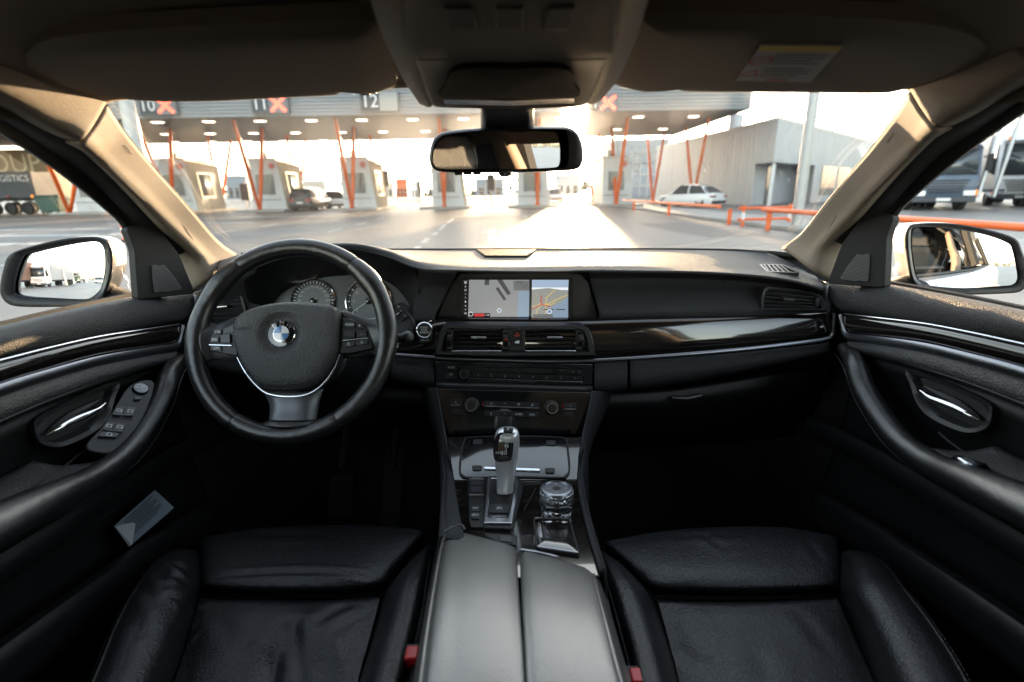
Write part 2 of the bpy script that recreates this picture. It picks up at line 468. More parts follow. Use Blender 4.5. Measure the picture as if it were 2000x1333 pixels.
# repair patches and tyre-darkened strips in the asphalt
for i, (x, y, wx, wy, a_, dk) in enumerate(((-6.5, 19, 3.2, 7, -.3, 0), (-1.0, 26, 2.6, 5, -.2, 1), (3.2, 22, 2.2, 9, .05, 0), (-12, 27, 5, 4, -.4, 1), (5.6, 16, 1.6, 6, .05, 1), (-17, 18, 6, 2.6, -.5, 0), (-9, 12.5, 4, 2.2, -.6, 1), (10.8, 25, 2.4, 8, .0, 0), (1.0, 33, 8, 1.4, .1, 0))):
    m_ = MB(); ca, sa = math.cos(a_), math.sin(a_)
    pts_ = [(u + random.uniform(-.15, .15), v + random.uniform(-.2, .2)) for u, v in ((-wx / 2, -wy / 2), (0, -wy / 2), (wx / 2, -wy / 2), (wx / 2, 0), (wx / 2, wy / 2), (0, wy / 2), (-wx / 2, wy / 2), (-wx / 2, 0))]
    m_.add([(x + u * ca - v * sa, y + u * sa + v * ca, .002) for u, v in pts_], [tuple(range(8))])
    o_ = m_.build('asphalt_patch', M['patch_dark'] if dk else M['patch_light'], flat=True); o_['kind'] = 'structure'
rs = random.Random(21); m_ = MB()
for k in range(26):
    p = V((rs.uniform(-16, 6), rs.uniform(10, 34), .003)); a_ = rs.choice((rs.uniform(-.3, .3), rs.uniform(1.2, 1.9)))
    for j in range(rs.randint(4, 9)):
        q = p + V((math.cos(a_), math.sin(a_), 0)) * rs.uniform(.4, 1.0); n_ = V((-math.sin(a_), math.cos(a_), 0)) * .018
        m_.add([p - n_, q - n_, q + n_, p + n_], [(0, 1, 2, 3)]); p = q; a_ += rs.uniform(-.5, .5)
o_ = m_.build('asphalt_cracks', M['patch_dark'], flat=True); o_['kind'] = 'stuff'; o_['label'] = 'dark sealed cracks in the asphalt'
# kerb island on the right by the guard rail
mb = MB(); mb.box((8.9, 21, .06), (2.4, 30, .12)); tag(mb.build('kerb', M['concrete'], bevel=.02), kind='structure')

# ---- canopy
CANZ, CF, CB, CR_X, CL_X = 6.0, 34.5, 51.0, 15.0, -75.0
can = empty('toll_canopy', (0, 42, 0), 'wide grey ribbed canopy roof over the booths with rows of small lit lamps', 'canopy')
OFF = V((0, -42, 0))
def cb(m_): m_.move(Matrix.Translation(OFF)); return m_
m_ = MB(); prof = []
z = CANZ - .12; k = 0
while z < 9.2:
    prof += [(0.0, z), (.05, z + .05), (.05, z + .12), (0.0, z + .17)]; z += .2
m_.grid([[V((x, CF - d, zz)) for d, zz in prof] for x in (CL_X, CR_X)])
m_.grid([[V((CR_X + d, y, zz)) for d, zz in prof] for y in (CF - .05, CB)])
m_.box(((CL_X + CR_X) / 2, (CF + CB) / 2 + .1, 7.6), (CR_X - CL_X - .1, CB - CF - .2, 3.1))
cb(m_).build('fascia', M['fascia'], can, ang=20)
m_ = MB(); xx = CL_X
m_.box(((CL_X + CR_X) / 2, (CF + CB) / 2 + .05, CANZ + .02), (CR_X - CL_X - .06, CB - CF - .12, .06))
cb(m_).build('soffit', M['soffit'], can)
lampm = None
for py, xs in ((233, (207, 307, 407, 508, 608, 706, 806, 905, 1000, 1095, 1247, 1355)), (257, (240, 324, 410, 495, 577, 667, 748, 831, 915, 1000, 1085, 1205, 1295)), (273, (270, 340, 412, 484, 555, 631, 705, 776, 850, 1100, 1175, 1250)), (243, (20, 110))):
    for px in xs:
        p = PZ(px, py - (px - 700) * .0105, CANZ)
        m_ = MB(); m_.box((0, 0, 0), (.72, .50, .05), 0); m_.box((0, 0, -.035), (.62, .40, .03), 1)
        if lampm is None:
            o = m_.build('lamp', [M['signwhite'], M['lamp']], can, bevel=.01); lampm = o.data
            o.location = p + OFF - Z1 * .04
        else:
            c = bpy.data.objects.new('lamp', lampm); col.objects.link(c); c.parent = can; c.location = p + OFF - Z1 * .04

# ---- lane signs on the fascia
def lane_sign(num, xl, xm, xr, y0, y1, lit, label):
    Y = CF - .35
    o = PY(xl, y1, Y)
    wd1 = PY(xm, y1, Y).x - o.x; wd2 = PY(xr, y1, Y).x - PY(xm, y1, Y).x; h = PY(xl, y0, Y).z - o.z
    t = empty('lane_sign', (o.x, Y, o.z), label, 'lane sign', 'lane number signs on the canopy')
    m_ = MB(); m_.box(((wd1 + wd2) / 2, .16, h / 2), (wd1 + wd2 + .12, .24, h + .12)); m_.build('housing', M['signgrey'], t, bevel=.02)
    m_ = MB(); m_.box((wd1 / 2, .03, h / 2), (wd1 * .94, .03, h)); m_.text(num, (wd1 / 2, .012, h * .5), X1, Z1, h * 1.02, 1)
    m_.build('number_panel', [M['darkcurtain'], M['signwhite']], t)
    m_ = MB(); m_.box((wd1 + wd2 / 2, .03, h / 2), (wd2 * .94, .03, h)); m_.build('signal_panel', M['signgrey'] if lit else M['signblank'], t)
    if lit:
        m_ = MB()
        for sgn in (-1, 1):
            d = V((wd2 * .40, 0, sgn * h * .42)); L = d.length * 2; d.normalize()
            m_.box((wd1 + wd2 / 2, .005 + sgn * .002, h / 2), (L, .03, .2), 0, (d, Y1, Y1.cross(d)))
        m_.build('red_cross', M['signred'], t, bevel=.01)
lane_sign('10', 274, 307, 344, 190, 224, True, 'lane sign 10 with a red cross, cut off by the sun visor')
lane_sign('11', 493, 527, 562, 187, 221, True, 'lane sign 11 with a lit red cross')
lane_sign('12', 705, 742, 778, 181, 217, False, 'lane sign 12 with a blank grey panel beside its number')
lane_sign('14', 1136, 1170, 1205, 186, 217, True, 'lane sign 14 with a red cross, right of the rear-view mirror')

# ---- V columns
def vcol(bx, t1, t2, label, Y=41.0, r=.155):
    b = PY(bx, 405, Y); b.z = 0
    t = empty('v_column', b, label, 'column', 'orange V columns under the canopy')
    for tx, ty in (t1, t2):
        p = PZ(tx, ty, CANZ) - b
        m_ = MB(); d = p.normalized(); sx = d.cross(Y1).normalized()
        m_.tube([V((0, 0, 0)) + p * .0, p * .5, p * 1.0], [r * .75, r, r * .8], 10); m_.build('arm', M['orange'], t)
    m_ = MB(); m_.lathe((0, 0, 0), Z1, [(.3, 0), (.3, .12), (.2, .2), (.14, .35)], 12); m_.build('foot', M['orange'], t)
for a in ((335, (270, 246), (332, 252), 'orange V column at the first booth beside the pillar'),
          (507, (455, 233), (512, 250), 'orange V column in front of the second booth, under sign 11'),
          (688, (654, 230), (691, 248), 'orange V column in front of the third booth, left of sign 12'),
          (868, (857, 230), (868, 250), 'orange V column at the booth below the left end of the mirror'),
          (1050, (1053, 231), (1046, 250), 'orange V column partly hidden behind the rear-view mirror'),
          (1203, (1226, 229), (1195, 250), 'orange V column just right of the sun glare on the road'),
          (133, (60, 235), (165, 250), 'orange V column seen through the driver side window')):
    vcol(*a)
for a in ((430, (405, 266), (451, 274), 'thin rear V column behind the first booth'),
          (582, (560, 264), (597, 275), 'thin rear V column behind the second booth'),
          (742, (722, 264), (741, 273), 'thin rear V column behind the third booth'),
          (1157, (1170, 262), (1151, 275), 'rear V column left of the sunlit road, beyond the mirror'),
          (1274, (1298, 259), (1265, 268), 'rear V column left of the parked white saloon'),
          (1352, (1385, 230), (1340, 249), 'V column behind the roof of the white saloon')):
    vcol(*a, Y=48.5 if a[0] < 1300 else 44, r=.13)

# ---- booths
def booth(xl, xr, label, top=312):
    Y = 42.0
    a, b = PY(xl, 405, Y), PY(xr, 405, Y)
    wd = b.x - a.x; h = PY(xl, top, Y).z; dp = 4.7
    t = empty('toll_booth', (a.x, Y, 0), label, 'booth', 'toll booths')
    sl = .35
    m_ = MB()                                               # shell leaning slightly, wider at the foot
    m_.add([(0, 0, 0), (wd + sl, 0, 0), (wd + sl * .2, dp, 0), (0, dp, 0), (-.05, 0, h), (wd - .1, 0, h), (wd - .1, dp, h - .25), (-.05, dp, h - .25)],
           [(0, 1, 5, 4), (2, 3, 7, 6), (3, 0, 4, 7), (4, 5, 6, 7), (0, 3, 2, 1)], 0)
    m_.add([(wd + sl, 0, 0), (wd + sl * .2, dp, 0), (wd - .1, dp, h - .25), (wd - .1, 0, h)], [(0, 1, 2, 3)], 1)
    m_.build('wall', [M['boothgrey'], M['boothtan']], t)
    m_ = MB()
    for k in range(17):                                      # upright slats on the side
        f = (k + .5) / 17
        p0 = V((wd + sl * (1 - .8 * f) + .02, dp * f, .1)); p1 = V((wd - .08, dp * f, h - .25 * f - .08))
        m_.tube([p0, p1], .045, 4, 0)
    o = m_.build('cladding_slats', M['boothtan'], t); o['kind'] = 'stuff'
    m_ = MB(); fx0, fx1, z0, z1 = wd * .16, wd * .84, h * .30, h * .74
    m_.frame([V((fx0, -.05, z0)), V((fx1 + .1, -.05, z0)), V((fx1, -.05, z1)), V((fx0, -.05, z1))], [V((fx0 + .09, -.05, z0 + .09)), V((fx1, -.05, z0 + .09)), V((fx1 - .09, -.05, z1 - .09)), V((fx0 + .09, -.05, z1 - .09))], V((0, .08, 0)))
    m_.build('window_frame', M['boothgrey'], t)
    m_ = MB(); m_.box(((fx0 + fx1) / 2, -.012, (z0 + z1) / 2), (fx1 - fx0 - .1, .02, z1 - z0 - .1)); m_.build('pane', M['boothglass'], t)
    m_ = MB(); sx = lambda zz: wd + sl * .8 * (1 - zz / h) + .1
    m_.add([(sx(z0), 1.0, z0), (sx(z0) - .05, 2.9, z0), (sx(z1) - .08, 2.9, z1), (sx(z1) - .03, 1.0, z1)], [(0, 1, 2, 3)]); m_.build('side_window', M['boothglass'], t, solid=.03)
    m_ = MB(); q = [V((sx(z0) + .04, .9, z0 - .1)), V((sx(z0) - .01, 3.0, z0 - .1)), V((sx(z1) - .03, 3.0, z1 + .1)), V((sx(z1) + .02, .9, z1 + .1))]
    m_.frame(q, [q[0] + V((0, .12, .12)), q[1] + V((0, -.12, .12)), q[2] + V((0, -.12, -.12)), q[3] + V((0, .12, -.12))], V((-.08, 0, 0))); m_.build('side_window_frame', M['cream'], t)
    m_ = MB(); m_.lathe((wd * .80, -.03, h * .87), (0, -1, 0), [(.22, 0), (.22, .04), (.18, .05)], 18); m_.build('round_sign', M['signpink'], t)
    m_ = MB(); m_.box((wd * .5, -.04, h * .225), (wd * .98, .05, .05)); m_.build('panel_joint', M['signgrey'], t)
    m_ = MB(); m_.box((wd * .45, dp * .5, h + .02), (wd * 1.02, dp * 1.03, .16)); m_.build('roof', M['cladedge'], t, bevel=.03)
    m_ = MB(); m_.box((wd * .35, 1.5, h + .35), (.5, .6, .55)); m_.cyl((wd * .6, .8, h), (wd * .6, .8, CANZ), .05, 8); m_.build('roof_unit', M['steel'], t)
    m_ = MB(); m_.box((wd * .5, dp * .5 - .6, .08), (wd + 1.6, dp + 2.4, .16)); m_.build('plinth', M['concrete'], t, bevel=.03)
booth(318, 378, 'grey booth with tan slatted side beside the windscreen pillar')
booth(496, 553, 'grey booth behind the orange columns under lane sign 11')
booth(672, 728, 'grey booth below lane sign 12, third from the pillar', 309)
booth(846, 900, 'grey booth half hidden below the left end of the mirror', 308)
booth(1012, 1066, 'pale booth below the right end of the rear-view mirror', 308)
booth(150, 215, 'grey ribbed booth seen through the driver side window', 316)
booth(1176, 1226, 'pale booth washed out by the low sun beside the sunlit lane', 308)

# ---- vehicles
def wheel(parent, x, y, r, wd, name='wheel'):
    m_ = MB(); s = 1 if x > 0 else -1
    m_.lathe((x - s * wd, y, r), (s, 0, 0), [(r * .55, 0), (r * .95, 0), (r, wd * .2), (r, wd * .8), (r * .95, wd), (r * .66, wd), (r * .62, wd * .9)], 20, 0)
    m_.lathe((x - s * wd * .3, y, r), (s, 0, 0), [(r * .64, 0), (r * .6, wd * .15), (r * .2, wd * .2), (r * .1, wd * .25)], 14, 1)
    return m_.build(name, [M['tyre'], M['alloy']], parent)
def car_model(name, loc, heading, L, W, H, paint, label, suv=False, cat='car', group=None):
    """heading: direction the front points, radians from +Y clockwise"""
    t = empty(name, loc, label, cat, group); t.rotation_euler = (0, 0, -heading)
    hw = W / 2; bz = .30
    belt = H * (.60 if not suv else .58)
    # stations along y: rear -L/2 .. front L/2
    st = [(-.5, .70, .93), (-.48, .90, 1.0), (-.40, .97, 1.03), (-.2, 1, 1.02), (.1, 1, .98), (.28, .99, .93), (.40, .95, .84), (.47, .86, .76), (.5, .70, .66)]
    if suv: st = [(-.5, .80, .98), (-.485, .93, 1.02), (-.40, .98, 1.03), (-.2, 1, 1.0), (.1, 1, .98), (.28, .99, .95), (.40, .95, .90), (.47, .88, .82), (.5, .74, .70)]
    rows = []
    for s, wf, zf in st:
        y = s * L; x = hw * wf; zb = belt * zf
        rows.append([V((-x * .92, y, bz * .75)), V((-x, y, bz + .12)), V((-x * 1.0, y, zb * .72)), V((-x * .95, y, zb * .97)), V((-x * .6, y, zb + .02)), V((0, y, zb + .04)), V((x * .6, y, zb + .02)), V((x * .95, y, zb * .97)), V((x, y, zb * .72)), V((x, y, bz + .12)), V((x * .92, y, bz * .75))])
    m_ = MB(); m_.loft(rows, 21, 25)
    m_.add(rows[0], [tuple(range(11))]); m_.add(rows[-1], [tuple(range(11))])
    m_.build('body', paint, t)
    gs = ([(-.46, .0), (-.30, .80), (-.17, .97), (.0, 1.0), (.10, .92), (.26, .0)] if not suv else [(-.49, .0), (-.43, .86), (-.25, .99), (.0, 1.0), (.10, .92), (.24, .0)])
    def gsec(s, f, sc_=1.0, drop=0.0):
        y = s * L; zb = belt * .97; zr = zb + (H - zb) * f - drop; x0 = hw * .90 * sc_; x1 = hw * (.70 + .18 * (1 - f)) * sc_
        return [V((-x0, y, zb)), V(((-x0 - x1) / 2, y, (zb + zr) / 2 + .02)), V((-x1, y, zr - .05 * f)), V((-x1 * .6, y, zr)), V((0, y, zr + .015)), V((x1 * .6, y, zr)), V((x1, y, zr - .05 * f)), V(((x0 + x1) / 2, y, (zb + zr) / 2 + .02)), V((x0, y, zb))]
    m_ = MB(); m_.loft([gsec(s, f) for s, f in gs], 17, 21); m_.build('windows', M['darkglass'], t)
    m_ = MB(); rr = [gsec(s, f) for s, f in gs[1:-1]]
    m_.loft([[p + Z1 * .008 for p in r[2:7]] for r in rr], 9, 13)
    for s_ in (0, 1):                                        # pillars
        for (sa, fa), (sb_, fb) in (((gs[0][0] + .015, .05), gs[1]), (gs[-1], gs[-2]), ((-.10, 0), (-.09, .98))):
            A, B = gsec(sa, fa), gsec(sb_, fb)
            i0, i1, i2 = (0, 1, 2) if s_ == 0 else (8, 7, 6)
            m_.tube([A[i0], (A[i1] + B[i1]) / 2 if sa != -.10 else B[i1], B[i2]], .035, 6)
    m_.build('roof', paint, t, solid=.015)
    for x in (-1, 1):
        for y in (-.30, .31):
            wheel(t, x * (hw - .01), y * L, .33 if not suv else .36, .22)
        zl = belt * (.80 if not suv else .82)
        m_ = MB(); m_.box((x * hw * .70, -L * .492, zl), (hw * .44, .10, .13 if not suv else .26)); m_.box((x * hw * .90, -L * .475, zl), (.10, .22, .11)); m_.build('tail_light', M['taillight'], t, bevel=.02)
        m_ = MB(); m_.box((x * hw * .66, L * .478, belt * .70), (hw * .36, .12, .13)); m_.build('headlight', M['headlight'], t, bevel=.03)
        m_ = MB(); m_.box((x * (hw + .07), L * .17, belt + .04), (.16, .08, .12)); m_.build('wing_mirror', paint, t, bevel=.03)
        m_ = MB(); m_.box((x * hw * 1.0, -L * .12, belt * .82), (.03, .2, .03)); m_.box((x * hw * 1.0, L * .10, belt * .82), (.03, .2, .03)); m_.build('door_handle', paint, t)
    m_ = MB(); m_.box((0, -L * .503, belt * .70 if not suv else belt * .62), (.5, .02, .11)); m_.build('number_plate', M['plate'], t)
    m_ = MB(); m_.box((0, -L * .49, .34), (W * .85, .14, .2)); m_.box((0, L * .485, .34), (W * .8, .14, .2)); m_.build('bumper_insert', M['tyre'], t, bevel=.03)
    return t
car_model('parked_suv', PY(612, 407, 43.5) * 1 + Z1 * 0, R_(4), 4.6, 1.9, 1.72, M['darkpaint'], 'dark estate car waiting between two booths, seen from behind', suv=True, group='cars at the booths')
bpy.data.objects['parked_suv'].location.z = 0
p = PY(652, 406, 47); car_model('parked_car', (p.x, 47, 0), R_(150), 4.5, 1.8, 1.5, M['whitepaint'], 'sunlit pale car beside the dark estate at the booths', group='cars at the booths')
p = PY(1345, 404, 36.5); car_model('white_saloon', (p.x, 36.5, 0), R_(-38), 4.5, 1.85, 1.47, M['whitepaint'], 'white saloon parked by the grey building behind the orange rail')
p = PY(1082, 398, 60); car_model('oncoming_car', (p.x, 60, 0), R_(182), 4.4, 1.8, 1.5, M['whitepaint'], 'pale car driving towards the camera out of the sun glare')

def truck_cab(t, W, H, paint, roofh=0.0, visor=True):
    """cab with its front at y=0, body behind (+y); x across"""
    hw = W / 2; L = 2.2
    m_ = MB()
    prof = [(0.10, .45), (0.0, .75), (0.0, 1.5), (.08, 1.66), (.34, H - .25), (.55, H), (L * .9, H + roofh), (L, H + roofh - .1), (L, .75)]
    m_.prism([V((-hw, y, z)) for y, z in prof], V((W, 0, 0))); m_.build('cab', paint, t, bevel=.07)
    m_ = MB(); m_.add([(-hw * .90, .03, 1.64), (hw * .90, .03, 1.64), (hw * .86, .285, H - .32), (-hw * .86, .285, H - .32)], [(0, 1, 2, 3)]); m_.build('windscreen', M['darkglass'], t, solid=.03)
    for s in (-1, 1):
        m_ = MB(); m_.add([(s * (hw + .012), .30, 1.7), (s * (hw + .012), 1.25, 1.7), (s * (hw + .012), 1.25, H - .35), (s * (hw + .012), .52, H - .35)], [(0, 1, 2, 3)]); m_.build('side_window', M['darkglass'], t, solid=.02)
        m_ = MB(); m_.box((s * (hw + .22), .05, 2.15), (.22, .16, .75)); m_.cyl((s * hw, .2, 2.4), (s * (hw + .22), .08, 2.4), .03, 6); m_.build('mirror', M['tyre'], t, bevel=.04)
        m_ = MB(); m_.box((s * hw * .76, -.03, .80), (hw * .36, .1, .24)); m_.build('headlight', M['headlight'], t, bevel=.03)
        m_ = MB(); m_.box((s * hw * .97, .02, .82), (.1, .12, .26)); m_.box((s * hw * .7, .42, H - .02), (.2, .12, .1)); m_.build('indicator', M['indicator'], t, bevel=.02)
        wheel(t, s * (hw - .03), 1.25, .5, .32)
    m_ = MB()
    for k in range(5): m_.box((0, -.025, .86 + k * .13), (W * (.50 + .05 * k), .06, .05))
    m_.build('grille', M['tyre'], t)
    m_ = MB(); m_.box((0, -.02, .52), (W * .99, .18, .28)); m_.build('bumper', paint if not visor else M['darkcurtain'], t, bevel=.05)
    m_ = MB(); m_.box((0, -.12, .52), (.55, .02, .13)); m_.build('number_plate', M['plate'], t)
    if visor:
        m_ = MB(); m_.box((0, .16, H - .18), (W * .92, .3, .06), 0, (X1, V((0, .95, .3)), V((0, -.3, .95)))); m_.build('sun_visor', M['darkglass'], t, bevel=.01)
def trailer_box(t, W, y0, y1, z0, z1, m, wheels=True, name='box_body'):
    m_ = MB(); m_.box((0, (y0 + y1) / 2, (z0 + z1) / 2), (W, y1 - y0, z1 - z0)); m_.build(name, m, t, bevel=.03)
    m_ = MB(); m_.box((0, (y0 + y1) / 2, z0 - .14), (W * .8, y1 - y0 - .1, .24)); m_.build('chassis', M['tyre'], t)
    if wheels:
        for s in (-1, 1):
            for k in range(3): wheel(t, s * (W / 2 - .03), y1 - 1.6 - k * 1.3, .48, .34)
def truck(name, loc, heading, label, paint, W=2.5, H=2.9, roofh=.3, trailer=None, cat='truck', group='lorries in the yard'):
    t = empty(name, loc, label, cat, group); t.rotation_euler = (0, 0, heading)
    truck_cab(t, W, H, paint, roofh)
    if trailer: trailer_box(t, W, 2.6, 2.6 + trailer[0], 1.15, trailer[1], trailer[2])
    return t
# right-hand yard
truck('blue_truck', (20.6, 25.2, 0), R_(-23), 'blue lorry cab with a slatted grille seen through the passenger window', M['bluepaint'], H=3.0, roofh=.25, trailer=(7, 3.6, M['darkcurtain']))
truck('white_truck', (27.6, 28.6, 0), R_(-30), 'tall white lorry cab behind the blue one', M['whitepaint'], H=3.6, roofh=.6, trailer=(10, 4.2, M['greytrailer']))
truck('white_truck', (24.6, 21.4, 0), R_(-32), 'white lorry at the very edge of the passenger window', M['whitepaint'], H=3.2, roofh=.3, trailer=(8, 4.0, M['greytrailer']))
# car carrier frame behind the blue cab
t = empty('car_carrier', (21.9, 28.3, 0), 'dark steel car carrier ramps standing between the lorries', 'trailer', 'lorries in the yard'); t.rotation_euler = (0, 0, R_(-23))
for x in (1.45, 2.1):
    m_ = MB(); m_.tube([V((x, -3.4 + x * .3, .6)), V((x + .5, -2.4, 4.9))], .09, 6); m_.build('post', M['steel'], t)
for z in (.9, 4.6):
    m_ = MB(); m_.box((1.9, 1.5, z), (1.3, 8, .14)); m_.build('deck', M['darkcurtain'], t, bevel=.02)
# left-hand lorries under the canopy
def side_trailer(name, x1, Y, z0, z1, L, m, label, txt, tm, th, tz, tright, tail=True):
    p = PY(x1, 405, Y)
    t = empty(name, (p.x, Y, 0), label, 'trailer', 'lorries under the canopy')
    m_ = MB(); m_.box((-L / 2, 1.25, (z0 + z1) / 2), (L, 2.5, z1 - z0)); m_.build('box_body', m, t, bevel=.04)
    m_ = MB(); m_.box((-L / 2, 1.25, z0 - .12), (L - .1, 2.0, .22)); m_.build('chassis', M['tyre'], t)
    m_ = MB(); m_.text(txt, (tright, -.012, tz), X1, Z1, th, 0, 'RIGHT'); m_.build('lettering', tm, t, flat=True)
    for k in range(3):
        m_ = MB(); m_.lathe((-1.1 - k * 1.35, .45, .5), (0, -1, 0), [(.28, 0), (.48, 0), (.5, .1), (.5, .3), (.46, .36), (.3, .36), (.26, .3), (.1, .3)], 18); m_.build('wheel', M['tyre'], t)
    for x in (-.25, -2.2):
        m_ = MB(); m_.lathe((x, -.03, z0 + .12), (0, -1, 0), [(.13, 0), (.13, .04), (.08, .06)], 10); m_.build('marker_lamp', M['taillight'] if x < -1 else M['indicator'], t)
    m_ = MB(); m_.box((-L / 2, .02, z0 + .25), (L - .2, .02, .08)); m_.build('reflective_strip', M['signblank'], t)
    return t
side_trailer('tan_trailer', 112, 46.5, 1.3, 5.3, 13.6, M['tan'], 'tan lorry trailer with big cream letters beyond the driver window', 'GROUP', M['cream'], 2.2, 4.1, -.45)
side_trailer('dark_trailer', 76, 43.0, 1.3, 3.35, 12.5, M['darkcurtain'], 'low dark trailer with pale lettering in front of the tan one', '& LOGISTICS', M['glyph'], .68, 2.8, -.2)
# green container
p = PY(108, 412, 42.5)
t = empty('green_bin', (p.x, 42.5, 0), 'green wheeled container beside the orange column', 'container')
m_ = MB(); m_.add([(-.75, -.5, .2), (.75, -.5, .2), (.75, .5, .2), (-.75, .5, .2), (-.9, -.65, 1.25), (.9, -.65, 1.25), (.9, .65, 1.25), (-.9, .65, 1.25)], [(0, 1, 5, 4), (1, 2, 6, 5), (2, 3, 7, 6), (3, 0, 4, 7), (0, 3, 2, 1)]); m_.build('tub', M['green'], t, bevel=.05)
m_ = MB(); m_.prism([V((-.95, -.7, 1.26)), V((-.95, -.45, 1.5)), V((-.95, .45, 1.5)), V((-.95, .7, 1.26))], V((1.9, 0, 0))); m_.build('lid', M['green'], t, bevel=.04)
for x in (-.6, .6):
    m_ = MB(); m_.lathe((x, -.5, .1), (1, 0, 0), [(.1, 0), (.1, .06)], 10); m_.build('wheel', M['tyre'], t)
# striped bollard by the driver mirror
p = PY(243, 462, 14.5)
t = empty('striped_bollard', (p.x, 14.5, 0), 'slim orange and white striped bollard above the driver door mirror', 'bollard')
zt = PY(238, 440, 14.5).z
for k in range(5):
    m_ = MB(); m_.cyl((0, 0, .06 + k * (zt - .06) / 5), (0, 0, .06 + (k + 1) * (zt - .06) / 5 - .001), .055, 14); m_.build('band', M['signwhite'] if k % 2 else M['orange'], t)
m_ = MB(); m_.lathe((0, 0, 0), Z1, [(.2, 0), (.2, .03), (.08, .06)], 14); m_.build('base', M['tyre'], t)

# ---- orange guard rail
RX = 7.35; RH = .565
t = empty('guard_rail', (RX, 20, 0), 'long orange tubular guard rail on short posts along the right lane edge', 'guard rail')
m_ = MB(); m_.tube([V((0, y - 20, RH)) for y in (34.5, 30, 24, 18.5)], .062, 12); m_.build('rail', M['orange'], t)
for y in (31.3, 24.4, 17.6):
    m_ = MB(); m_.cyl((0, y - 20, 0), (0, y - 20, RH - .05), .07, 10); m_.build('post', M['orange'], t)
t = empty('guard_rail', (RX, 9, 0), 'thick orange rail close outside the passenger window', 'guard rail')
m_ = MB(); m_.tube([V((0, y - 9, RH)) for y in (15.3, 12, 6, 0, -8)], .062, 12); m_.build('rail', M['orange'], t)
for y in (14.9, 9.2, 3.5, -2.5):
    m_ = MB(); m_.cyl((0, y - 9, 0), (0, y - 9, RH - .05), .07, 10); m_.build('post', M['orange'], t)
t = empty('guard_rail', (RX + .2, 16.6, 0), 'short double orange rail turned across at the foot of the lamp post', 'guard rail')
for z in (.22, .565):
    m_ = MB(); m_.tube([V((-.35, 0, z)), V((1.75, .3, z))], .045, 10); m_.build('rail', M['orange'], t)
for x in (-.2, 1.4):
    m_ = MB()
    for k in range(3): m_.cyl((x, x * .17, k * .22), (x, x * .17, k * .22 + .22), .05, 10, 1 if k == 1 else 0)
    m_.build('post', [M['orange'], M['signwhite']], t)

# ---- lamp posts
def lamp_post(name, px, py, Y, r, h, label, arm=None):
    p = PY(px, py, Y)
    t = empty(name, (p.x, Y, 0), label, 'lamp post')
    m_ = MB(); m_.tube([V((0, 0, 0)), V((0, 0, h * .5)), V((0, 0, h))], [r * 1.08, r, r * .75], 16); m_.build('pole', M['steel'], t)
    m_ = MB(); m_.lathe((0, 0, 0), Z1, [(r * 2, 0), (r * 2, .05), (r * 1.2, .1)], 14); m_.build('base_plate', M['steel'], t)
    if arm:
        m_ = MB(); m_.tube([V((0, 0, h)), V((arm * .5, 0, h + .25)), V((arm, 0, h + .3))], r * .4, 8); m_.build('arm', M['steel'], t)
        m_ = MB(); m_.box((arm, 0, h + .28), (.9, .35, .14)); m_.build('lamp_head', M['signblank'], t, bevel=.04)
    return t
lamp_post('lamp_post', 1558, 420, 14.8, .135, 9.5, 'thick grey steel lamp post in front of the grey building', 1.5)
lamp_post('lamp_post', 274, 330, 15.5, .19, 9.5, 'pale steel post beside the left windscreen pillar', 1.5)
for px, Y, h, a in ((637, 130, 9.5, 1.2), (768, 140, 10, 1.2), (801, 140, 10, -1.2), (930, 150, 9, 1.0), (1120, 120, 8, 1)):
    lamp_post('far_lamp_post', px, 385, Y, .12, h, 'thin far lamp post against the white sky at %s' % {637: 'the third booth', 768: 'the right of the third booth', 801: 'the left of the fourth booth', 930: 'the foot of the mirror', 1120: 'the sunlit lane'}[px], a)

# ---- grey clad building
zr = 6.9
C0 = g(1500, 403); C0.z = 0
q = PY(1503, 236, C0.y); zr = q.z
Lp = PZ(1284, 291, zr); Rp = PZ(1700, 279, zr)
Lp.z = Rp.z = 0
Lp = C0 + (Lp - C0) * 1.0; Rp = C0 + (Rp - C0) * 1.6
bld = empty('clad_building', C0, 'grey clad two-storey building with an overhanging corner and white entrance column', 'building')
lu, ru = (Lp - C0), (Rp - C0)
zo = PY(1490, 317, C0.y).z
def fp(a, b): return lu * a + ru * b
La_r = g(1447, 402) - C0; fa = min(.3, max(.05, La_r.length / lu.length)); fb = .22
up_ = [fp(0, 0), fp(1, 0), fp(1, 1), fp(0, 1)]
m_ = MB(); m_.prism([p + Z1 * zo for p in up_], Z1 * (zr - zo)); m_.build('upper_wall', M['clad'], bld)
# standing seams on both faces
for nm, uu, n_ in (('seam_strips', lu, -ru.normalized()), ('seam_strips', ru, -lu.normalized())):
    m_ = MB(); N = int(uu.length / .6)
    for k in range(N):
        c = uu * ((k + .5) / N); d = uu.normalized()
        zz0 = zo if k / N < (fa if uu is lu else fb) else .05
        m_.box(c + Z1 * ((zz0 + zr) / 2), (.05, .035, zr - zz0 - .05), 0, (d, V((d.y, -d.x, 0)), Z1))
    o = m_.build(nm, M['clad'], bld); o['kind'] = 'stuff'
low = [fp(fa, 0), fp(1, 0), fp(1, 1), fp(0, 1), fp(0, fb), fp(fa, fb)]
m_ = MB(); m_.prism([p + Z1 * .0 for p in low], Z1 * (zo - .004)); m_.build('lower_wall', M['clad'], bld)
m_ = MB(); m_.prism([p * 1.004 + Z1 * zr - (lu + ru).normalized() * .08 for p in up_], Z1 * .22); m_.build('coping', M['cladedge'], bld)
m_ = MB(); c = fp(fa * .12, fb * .06); m_.cyl(c, c + Z1 * zo, .13, 14); m_.build('entrance_column', M['signwhite'], bld)
dl = lu.normalized(); dr = ru.normalized()
